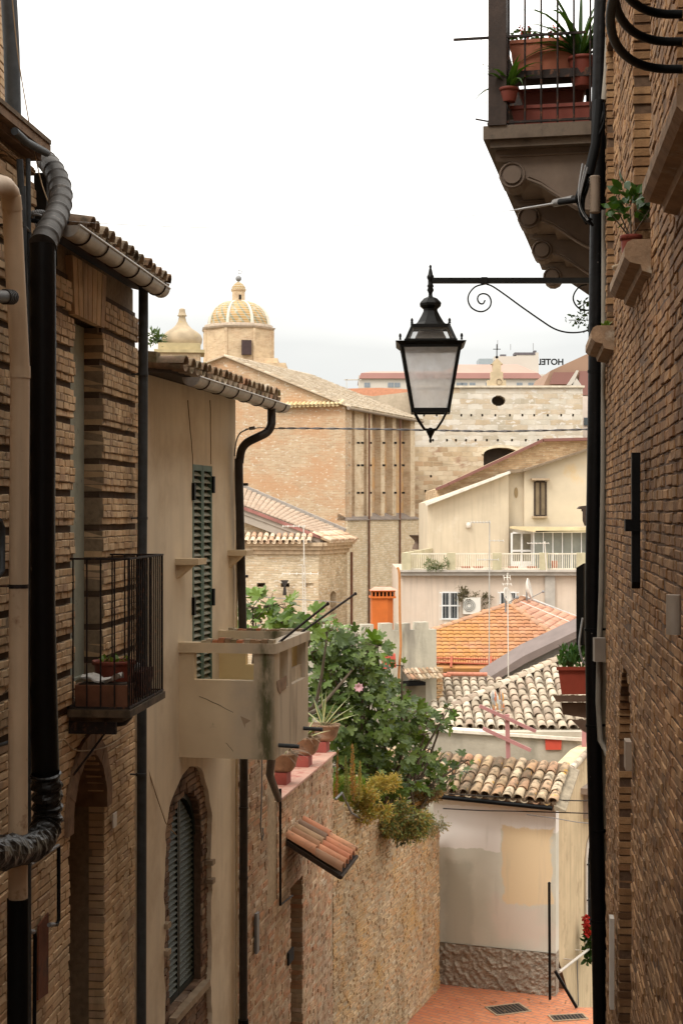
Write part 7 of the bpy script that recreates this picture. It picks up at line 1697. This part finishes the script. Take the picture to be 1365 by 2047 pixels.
# bowed iron window grille overhead
GR = thing('bowed_grille', 'black iron hoops of a bowed window grille at the top right corner', 'grille', tuple(FR.W(sY(6.2), 2.0, .1)))
mb = MB(); 
for z, k in ((2.02, 1.0), (2.145, .96), (2.27, .93), (2.395, .9)):
    pts = []
    for i in range(25):
        a = math.pi * i / 24; sC = sY(5.95); pts.append(FR.W(sC - math.cos(a) * (.90) , z, .0 + .37 * k * math.sin(a) ** .8))
    mb.tube(pts, .020, 10)
mb.build('hoop', M_black, GR)

# ============================================================ RIGHT: second house with balcony
FQ = vpframe(1192, 14.0, (1289 - CX) / F); FQ.n = V((-FQ.t.y, FQ.t.x, 0)); sq = FQ.s_at
RH2 = thing('balcony_house', 'house on the right whose long stone balcony projects over the lane on scroll brackets', 'house', tuple(FQ.W(2, -6, 0)))
mb = MB(); mb.fbox(FQ, -.6, 8.0, -12, 5.0, -5, 0); mb.build('wall', m_plain('right_plaster', (.40, .30, .2), .92, .2, 2, streak=.2), RH2)
bw2 = 1.06; L2 = 7.2; zt2 = Zp(235, 14.0 - .1); zb2 = Zp(262, 13.9)
n0_ = .0
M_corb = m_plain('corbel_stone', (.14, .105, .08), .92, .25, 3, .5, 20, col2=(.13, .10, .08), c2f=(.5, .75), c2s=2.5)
mb = MB(); mb.fbox(FQ, 0, L2, zb2, zt2, 0, bw2); mb.fbox(FQ, .05, L2 - .05, zb2 - .07, zb2 - .002, 0, bw2 - .06)
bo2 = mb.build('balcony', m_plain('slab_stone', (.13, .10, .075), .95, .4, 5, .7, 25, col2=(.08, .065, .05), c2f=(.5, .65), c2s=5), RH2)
for i in range(4):
    s_ = .18 + i * 2.1; mb = MB(); z = zb2 - .07
    prof = [(0, z), (bw2 - .10, z), (bw2 - .10, z - .10)]
    for k in range(9): a = R(80 - 30 * k); prof.append((bw2 - .26 + math.cos(a) * .13, z - .24 + math.sin(a) * .13))
    prof += [(bw2 - .42, z - .26)]
    for k in range(1, 7): f_ = k / 6; prof.append((bw2 - .42 - f_ * (bw2 - .42), z - .26 - .34 * math.sin(f_ * math.pi / 2) ** 1.4))
    mb.prism([FQ.W(s_, q[1], q[0]) for q in prof], FQ.t * .30)
    cc_ = FQ.W(s_, z - .24, bw2 - .26); ax = FQ.t
    ring = lambda r_, d: [cc_ - ax * d + FQ.n * math.cos(a) * r_ + V((0, 0, math.sin(a) * r_)) for a in [2 * math.pi * k / 20 for k in range(20)]]
    mb.prism(ring(.085, .03), ax * .04); mb.tube(ring(.115, .005) + ring(.115, .005)[:1], .012, 6)
    mb.tube([FQ.W(s_ - .005, z - .285, bw2 - .40)] + [FQ.W(s_ - .005, z - .29 - .32 * math.sin(k / 6 * math.pi / 2) ** 1.4, bw2 - .42 - k / 6 * (bw2 - .42)) for k in range(1, 7)], .014, 6)
    mb.tube([FQ.W(s_ - .005, z - .06, 0), FQ.W(s_ - .005, z - .06, bw2 - .14)], .012, 6)
    mb.build('scroll_bracket', M_corb, bo2)
    if i < 3:
        mb = MB(); mb.fbox(FQ, s_ + .30, s_ + 2.1, z - .05, z - .002, 0, bw2 - .2); mb.fbox(FQ, s_ + .30, s_ + 2.1, z - .12, z - .051, 0, bw2 - .45); mb.build('soffit', M_corb, bo2)
# railing with big near post
mb = MB(); mb.fbox(FQ, -.02, .22, zt2, zt2 + 1.4, bw2 - .22, bw2 - .05); mb.build('corner_post', m_plain('brown_post', (.035, .022, .016), .7, .4, 6, .5, 25, streak=.4), bo2)
mb = MB()
for k in range(6): o_ = .06 + k * (bw2 - .3) / 5; mb.tube([FQ.W(.03, zt2, o_), FQ.W(.03, zt2 + 1.3, o_)], .010, 6)
for k in range(50): s_ = .25 + k * .135; mb.tube([FQ.W(s_, zt2, bw2 - .05), FQ.W(s_, zt2 + 1.25, bw2 - .05)], .009, 5)
for z in (zt2 + .03, zt2 + 1.28):
    mb.bar(FQ.W(.03, z, 0), FQ.W(.03, z, bw2 - .05), .03, .02); mb.bar(FQ.W(.03, z, bw2 - .05), FQ.W(L2 - .1, z, bw2 - .05), .03, .02)
mb.bar(FQ.W(.08, zt2 + .48, 0), FQ.W(.08, zt2 + .48, bw2 - .2), .05, .08); mb.bar(FQ.W(.0, zt2 + .83, .1), FQ.W(-.0, zt2 + .835, bw2 + .28), .022, .022)
mb.bar(FQ.W(.0, zt2 + .03, bw2 - .1), FQ.W(.0, zt2 + .07, bw2 + .07), .02, .012)
mb.build('railing', M_rust, bo2)
mb = MB(); mb.tube([FQ.W(.0, zt2 + .84, bw2 + .02), FQ.W(.01, zt2 + .2, bw2 - .03)], .003, 4); mb.build('string', M_white, bo2)
# planters on the balcony
def trough(c, L, wd, h, label, mat, name='plastic_planter'):
    t = thing(name, label, 'planter', tuple(c)); mb = MB()
    lo = [c + FQ.n * a * L / 2 * .9 + FQ.t * b * wd / 2 * .85 for a, b in ((-1, -1), (1, -1), (1, 1), (-1, 1))]; hi = [c + FQ.n * a * L / 2 + FQ.t * b * wd / 2 + V((0, 0, h)) for a, b in ((-1, -1), (1, -1), (1, 1), (-1, 1))]
    mb.hexa(lo + hi); rm = [c + FQ.n * a * (L / 2 + .012) + FQ.t * b * (wd / 2 + .012) + V((0, 0, z)) for z in (h - .03, h + .003) for a, b in ((-1, -1), (1, -1), (1, 1), (-1, 1))]; mb.hexa(rm); mb.build('trough', mat, t)
    mb = MB(); mb.hexa([c + FQ.n * a * (L / 2 - .015) + FQ.t * b * (wd / 2 - .015) + V((0, 0, z)) for z in (h + .002, h + .012) for a, b in ((-1, -1), (1, -1), (1, 1), (-1, 1))]); mb.build('soil', M_soil, t)
    return t
M_rp = m_plain('red_plastic', (.16, .035, .022), .6, .15, 5, .2); M_op = m_plain('orange_plastic', (.36, .12, .065), .6, .15, 5, .2)
trough(FQ.W(.24, zt2 + .01, .42), .78, .2, .20, 'dark red rectangular planter standing on the balcony floor behind the bars', M_rp)
t_hi = trough(FQ.W(.34, zt2 + .56, .46), .74, .24, .30, 'big orange rectangular planter raised on the upper shelf of the balcony', M_op)
trough(FQ.W(.55, zt2 + .28, .44), .62, .2, .17, 'reddish planter on the middle shelf between the other two balcony planters', M_rp)
mb = MB()
mb.fbox(FQ, .20, .5, zt2 + .50, zt2 + .55, .04, bw2 - .1); mb.fbox(FQ, .42, .68, zt2 + .225, zt2 + .27, .04, bw2 - .1)
for o_ in (.08, bw2 - .14): mb.fbox(FQ, .52, .56, zt2 + .0, zt2 + .5, o_, o_ + .04)
single(mb, 'plant_shelf', M_wood, 'brown wooden plant stand holding planters on the balcony', 'shelf')
def strapplant(c, r, h, label, n_, L, fwd, mat=M_rp):
    t = thing('potted_plant', label, 'potted plant', tuple(c)); mb = MB(); pot(mb, c, r, h); mb.build('pot', mat, t); mb = MB()
    for i in range(n_):
        d = FQ.n * rnd.uniform(-.7, 1) + V((0, rnd.uniform(-.6, .3), 0)) + V((0, 0, rnd.uniform(.5, 1.4))); strap(mb, c + V((0, 0, h - .02)) + rdir() * .03, d, L * rnd.uniform(.7, 1.2), .045, rnd.uniform(1.2, 2.6), 7)
    mb.build('leaves', M_leafp, t, recalc=False)
rnd.seed(41)
strapplant(FQ.W(.02, zt2 + .22, .60 + .22), .09, .13, 'strap-leaved plant in a low pot next to the balcony corner post', 14, .46, 1)
strapplant(FQ.W(.16, zt2 + .36, .14), .13, .28, 'large strap-leaved plant arching out of a brown pot beside the black downpipe', 40, .8, 1)
t = thing('red_geranium', 'small red flowering geranium in the raised orange planter', 'plant', tuple(FQ.W(.34, zt2 + .86, .6)))
mb = MB(); md = MB()
for i in range(60): q = FQ.W(.34, zt2 + .90, .62) + V((rnd.uniform(-.22, .22), rnd.uniform(-.06, .06), rnd.uniform(-.03, .10))); leaf_oval(mb, q, rdir(), rdir(), .05, .04)
for i in range(50): q = FQ.W(.34, zt2 + .94, .70 if i % 3 else .4) + V((rnd.uniform(-.06, .06), rnd.uniform(-.06, .06), rnd.uniform(-.03, .12))); leaf_oval(md, q, rdir(), rdir(), .035, .03)
mb.build('leaves', M_leafp, t, recalc=False); md.build('petals', m_plain('red_petal', (.5, .03, .02), .6), t, recalc=False)
# lower window ledge with geranium trough, black shutter edge
tl = thing('window_ledge_planter', 'red planter with green plants on the stone ledge beside the black downpipe', 'planter', tuple(P(1146, 1388, 17)))
mb = MB(); Yl = 17.0
mb.hexa([P(1122, 1388, Yl), P(1190, 1388, Yl), P(1190, 1388, Yl + .3), P(1122, 1388, Yl + .3), P(1115, 1340, Yl), P(1190, 1340, Yl), P(1190, 1340, Yl + .35), P(1115, 1340, Yl + .35)])
mb.hexa([P(1112, 1340, Yl - .03), P(1190, 1340, Yl - .03), P(1190, 1340, Yl + .38), P(1112, 1340, Yl + .38), P(1111, 1333, Yl - .03), P(1190, 1333, Yl - .03), P(1190, 1333, Yl + .38), P(1111, 1333, Yl + .38)]); mb.build('trough', m_plain('ledge_trough', (.33, .06, .035), .6, .15, 5), tl)
mb = MB()
for i in range(230):
    q = P(rnd.uniform(1118, 1172), rnd.uniform(1298, 1336), Yl + rnd.uniform(.02, .3)); leaf_oval(mb, q, V((rnd.uniform(-.5, .5), rnd.uniform(-.5, .5), 1)), rdir(), rnd.uniform(.05, .10), .035)
for i in range(26): q = P(1138 + rnd.uniform(-4, 4), 1334, Yl + .1); leaf_oval(mb, q, V((rnd.uniform(-.4, .4), -.2, 1)), V((0, -1, 0)), rnd.uniform(.12, .22), .03)
mb.build('leaves', m_leaf('ledge_leaf', [(.03, .09, .02), (.08, .18, .04), (.05, .12, .05)]), tl, recalc=False)
mb = MB(); mb.hexa([P(1112, 1403, Yl), P(1200, 1403, Yl), P(1200, 1403, Yl + 1.0), P(1112, 1403, Yl + 1.0), P(1104, 1390, Yl), P(1200, 1390, Yl), P(1200, 1390, Yl + 1.1), P(1104, 1390, Yl + 1.1)])
mb.hexa([P(1124, 1428, Yl + .1), P(1200, 1440, Yl + .1), P(1200, 1440, Yl + .9), P(1124, 1428, Yl + .9), P(1121, 1404, Yl + .1), P(1200, 1404, Yl + .1), P(1200, 1404, Yl + .9), P(1121, 1404, Yl + .9)])
mb.hexa([P(1165, 1462, Yl + .1), P(1200, 1480, Yl + .1), P(1200, 1480, Yl + .9), P(1165, 1462, Yl + .9), P(1140, 1438, Yl + .1), P(1200, 1441, Yl + .1), P(1200, 1441, Yl + .9), P(1140, 1438, Yl + .9)])
mb.build('window_ledge', m_plain('ledge_brown', (.17, .11, .08), .9, .3, 4, .6), RH2)
mb = MB(); mb.hexa([P(1151, 1290, Yl), P(1166, 1290, Yl), P(1176, 1290, Yl + .5), P(1160, 1290, Yl + .5), P(1151, 1135, Yl), P(1166, 1126, Yl), P(1176, 1126, Yl + .5), P(1160, 1133, Yl + .5)]); mb.build('shutter', M_black, RH2)
mb = MB(); mb.tube(smoothp([P(1164, 1235, 16.8), P(1160, 1260, 16.8), P(1157, 1290, 16.8), P(1163, 1318, 16.8), P(1172, 1330, 16.8)], 5), .012, 6); single(mb, 'hanging_cable', M_cable, 'looped pale cable hanging beside the ledge planter', 'cable')
rnd.seed(50)
t = thing('hanging_plant', 'sparse leafy sprig dangling beside the wall end of the lamp bracket', 'plant', tuple(P(1168, 660, 15.2)))
mb = MB(); ms_ = MB()
for (x0, y0, x1, y1) in ((1180, 620, 1150, 645), (1180, 600, 1160, 612), (1180, 640, 1136, 640), (1182, 650, 1172, 662)):
    a, b = P(x0, y0, 15.2), P(x1, y1, 15.2); ms_.tube([a, b], .004, 4)
    for k in range(24): q = a.lerp(b, rnd.random()) + rdir() * .045; leaf_oval(mb, q, rdir(), rdir(), .05, .022)
mb.build('leaves', M_leafp, t, recalc=False); ms_.build('stems', M_bark, t)
# red flowers low down
t = thing('red_flowers', 'red flowers and green leaves hanging low beside the black downpipe', 'plant', tuple(FS.pp(1176, 1920, .2)))
Yr = FS.Y(1176, .22); mb = MB(); mb.tube([P(1172, 1840, Yr), P(1178, 1920, Yr), FS.pp(1178, 1925, .0)], .012, 5)
for i in range(120): q = P(rnd.gauss(1178, 6), rnd.uniform(1855, 1925), Yr + rnd.uniform(-.1, .1)); leaf_oval(mb, q, rdir(), rdir(), .15, .08)
mb.build('leaves', M_leafp, t, recalc=False); mb = MB()
for i in range(110):
    y = rnd.uniform(1833, 1872); q = P(rnd.gauss(1170 + (y - 1833) * .12, 3), y, Yr - .1); leaf_oval(mb, q, rdir(), rdir(), .075, .065)
mb.build('petals', bpy.data.materials['red_petal'], t, recalc=False)

# ============================================================ STREET LAMP
YL = 13.9
LP = thing('street_lamp', 'black four-sided wall lantern hanging from a bracket with a scroll', 'street lamp', tuple(P(860, 885, YL)))
kx = YL / F; cx = Xp(860, YL)
def ring4(y, hw, rot=0):   # square ring corners at photograph height y
    return [V((cx + a * hw * kx, YL + b * hw * kx, Zp(y, YL))) for a, b in ((-1, -1), (1, -1), (1, 1), (-1, 1))]
ROT = Matrix.Rotation(R(-2.5), 3, 'Z')
def rr4(y, hw):
    return [V((cx, YL, 0)) + ROT @ V((a * hw * kx, b * hw * kx, 0)) + V((0, 0, Zp(y, YL))) for a, b in ((-1, -1), (1, -1), (1, 1), (-1, 1))]
mb = MB(); T_, B_2 = rr4(694, 57), rr4(822, 35)
for i in range(4): mb.bar(T_[i], B_2[i], .030, .030, up=V((0, 1, 0)))
def sqring(y, hw, wd, hd):
    r = rr4(y, hw)
    for i in range(4): mb.bar(r[i], r[(i + 1) % 4], wd, hd)
sqring(822, 35, .035, .04); sqring(694, 56, .04, .05)
# brim
a = rr4(688, 69); b = rr4(694, 62); mb.hexa(b + a)
for q in rr4(686, 60): mb.lathe(q, [(.011, 0), (.008, .02), (.013, .035), (.009, .055), (.002, .06)], 8)
fr_ = mb.build('frame', M_iron, LP)
# upper glazed cage
mb = MB(); T2, B2 = rr4(655, 36), rr4(686, 49)
for i in range(4): mb.bar(T2[i], B2[i], .026, .026, up=V((0, 1, 0)))
sqring(655, 36, .03, .03); sqring(685, 49, .03, .025)
for q in rr4(651, 37): mb.lathe(q, [(.014, 0), (.010, .02), (.014, .03), (.004, .05)], 8)
mb.build('upper_frame', M_iron, LP)
mb = MB(); H = lambda r_, y: (r_ * kx, Zp(y, YL) - Zp(885, YL))
base_c = V((cx, YL, Zp(885, YL)))
mb.lathe(base_c, [H(37, 656), H(36, 652), H(28, 645), H(20, 632), H(15, 622), H(15, 618), H(22, 612), H(23, 607), H(21, 604), H(14, 597), H(5, 593), H(4, 590)], 8, smooth=False, rot=R(22))
mb.build('chimney_cap', M_iron, LP)
mb = MB(); mb.lathe(base_c, [H(4, 594), H(4, 586), H(7, 580), H(5, 575), H(7, 572), H(5, 568), H(5, 560), H(7, 556), H(7, 552), H(5, 549), H(3.5, 541), H(2, 536), H(3, 533), H(1, 529)], 12); mb.build('finial', M_iron, LP)
mb = MB()
for i, ((a, b)) in enumerate(zip(rr4(820, 34), rr4(858, 12))): mb.tube([a, a.lerp(b, .5) + V((0, 0, -.012)), b, V((cx, YL, b.z - .006))], .010, 6)
mb.lathe(base_c, [H(2, 885), H(3, 881), H(2, 877), H(4, 872), H(8, 864), H(9, 861), H(5, 857), H(3, 855)], 12); mb.build('bottom_finial', M_iron, LP)
M_gl = m_glass('milky_lantern_glass', .62, (.93, .93, .93), .35); M_gl2 = m_glass('upper_glass', .25, (.45, .43, .40), .2)
mb = MB(); a = rr4(697, 54.5); b = rr4(820, 33.5)
for i in range(4): j_ = (i + 1) % 4; mb.add([a[i], a[j_], b[j_], b[i]], [(0, 1, 2, 3)])
mb.build('glass_pane', M_gl, LP)
mb = MB(); a = rr4(657, 34.5); b = rr4(684, 47)
for i in range(4): j_ = (i + 1) % 4; mb.add([a[i], a[j_], b[j_], b[i]], [(0, 1, 2, 3)])
mb.build('upper_glass', M_gl2, LP)
mb = MB(); a = rr4(664, 24); b = rr4(684, 33); mb.hexa(b + a); mb.build('reflector', m_plain('reflector_brown', (.12, .10, .08), .5), LP)
# bracket arm
mb = MB(); p0 = P(863, 561, YL); p1 = P(1215, 561, YL); mb.bar(p0, p1, .05, .05); mb.box(Xp(961, YL), Xp(973, YL), YL - .04, YL + .04, Zp(568, YL), Zp(555, YL)); mb.build('bracket_arm', M_iron, LP)
mb = MB(); sp_ = []
c0_ = P(968, 605, YL)
pts = [(972, 568), (985, 573), (1010, 590), (1040, 612), (1080, 640), (1105, 656), (1125, 663), (1145, 665), (1165, 663), (1180, 658)]
mb.tube(smoothp([P(x, y, YL) for x, y in pts], 4), .008, 6)
pts = [(968, 568), (950, 573), (938, 586), (935, 600), (941, 614), (954, 622), (967, 622), (978, 614), (981, 602), (976, 591), (966, 587), (957, 590), (954, 598), (958, 606), (965, 607), (969, 600)]
mb.tube(smoothp([P(x, y, YL) for x, y in pts], 4), .008, 6)
pts = [(1172, 569), (1158, 573), (1148, 585), (1145, 598), (1151, 611), (1163, 620), (1176, 620)]
mb.tube(smoothp([P(x, y, YL) for x, y in pts], 4), .008, 6)
mb.build('scroll', M_iron, LP)

# ============================================================ WIRES
def wire(pts, r, mat, label, name='wire', twist=False):
    mb = MB(); sp_ = smoothp(pts, 6)
    if twist:
        for ph in (0, math.pi):
            mb.tube([p + V((0, math.cos(i * .9 + ph) * r, math.sin(i * .9 + ph) * r)) for i, p in enumerate(smoothp(pts, 20))], r * .9, 5)
    else: mb.tube(sp_, r, 5)
    return single(mb, name, mat, label, 'wire')
wire([P(555, 856, 17.4), P(700, 857, 17.2), P(860, 860, 17.0), P(1000, 862, 16.8), P(1185, 858, 16.4)], .007, m_plain('strand_grey', (.16, .16, .17), .5), 'twisted grey overhead wire crossing the lane below the lantern', 'overhead_wire', True)
mb = MB(); mb.tube([P(490, 858, 17.25), P(520, 855, 17.3), P(555, 857, 17.35)], .007, 6); mb.tube([P(498, 857, 17.2), P(510, 855, 17.2)], .022, 6)
mb.tube(smoothp([P(496, 858, 17.1), P(480, 866, 17.0), P(472, 885, 17.0), P(469, 912, 17.0)], 5), .008, 6); single(mb, 'wire_tensioner', M_cable, 'metal tensioner tying the overhead wire behind the curved downpipe', 'cable fitting')
wire([P(896, 1587, 28.2), P(1000, 1593, 28.2), P(1108, 1599, 28.1), P(1180, 1601, 28)], .012, M_darkpipe, 'upper dark wire under the eaves of the patched house')
wire([P(885, 1616, 28.2), P(960, 1620, 28.2), P(1050, 1622, 28.1), P(1180, 1626, 28)], .012, M_darkpipe, 'lower dark wire fixed across the patched house wall')
wire([P(1052, 1628, 28.0), P(1080, 1632, 28), P(1110, 1636, 27.8), P(1150, 1643, 27.7), P(1188, 1647, 27.6)], .008, M_cable, 'thin grey wire sagging to the right of the patched wall')
wire([P(22, -40, 9.9), P(36, 105, 10), P(58, 240, 10.05), P(70, 305, 10.1), P(85, 370, 10.1), P(106, 425, 10.1)], .004, M_cord, 'slack beige cord hanging down past the near roof to the wrapped flue')
wire([F1.pp(118, 1482, .05), F1.pp(128, 1479, .05), F1.pp(146, 1497, .05), F1.pp(165, 1501, .05), F1.pp(200, 1497, .05), F1.pp(225, 1487, .05), F1.pp(258, 1464, .06)], .006, M_cord, 'pale cord looping under the iron balcony')
wire([P(258, 1464, 13.2), P(270, 1478, 13.4), P(291, 1507, 13.9), P(293, 1525, 13.95), P(308, 1575, 14.1), P(326, 1628, 14.3), P(334, 1648, 14.4), P(352, 1668, 14.7)], .006, M_cord, 'brown cord running down the cream wall to the arched window')
wire([P(58, 428, 9.95), P(80, 424, 9.95), P(105, 430, 10.0), P(134, 440, 10.1)], .010, M_cable, 'twisted silver cable wrapped around the flue bend', 'silver_cable', True)
wire([P(58, 440, 9.95), P(85, 444, 9.95), P(110, 446, 10.0), P(136, 444, 10.1)], .016, M_black, 'thick black cable anchored at the flue bend', 'black_cable')
wire([P(42, 443, 9.6), P(58, 460, 9.8), P(68, 475, 9.9), P(80, 478, 10), P(75, 455, 9.95), P(68, 432, 9.95), P(78, 429, 9.9), P(90, 434, 9.9)], .009, M_cable, 'looped grey cable between the beige pipe and the flue', 'grey_cable')
wire([P(488, 1190, 30), P(560, 1196, 32), P(640, 1201, 35), P(700, 1206, 38)], .008, M_cable, 'faint thin wire in front of the small chapel')
# close the alley behind the camera
bpy.context.view_layer.update()
for o in bpy.data.objects:
    if '_base' in o: del o['_base']
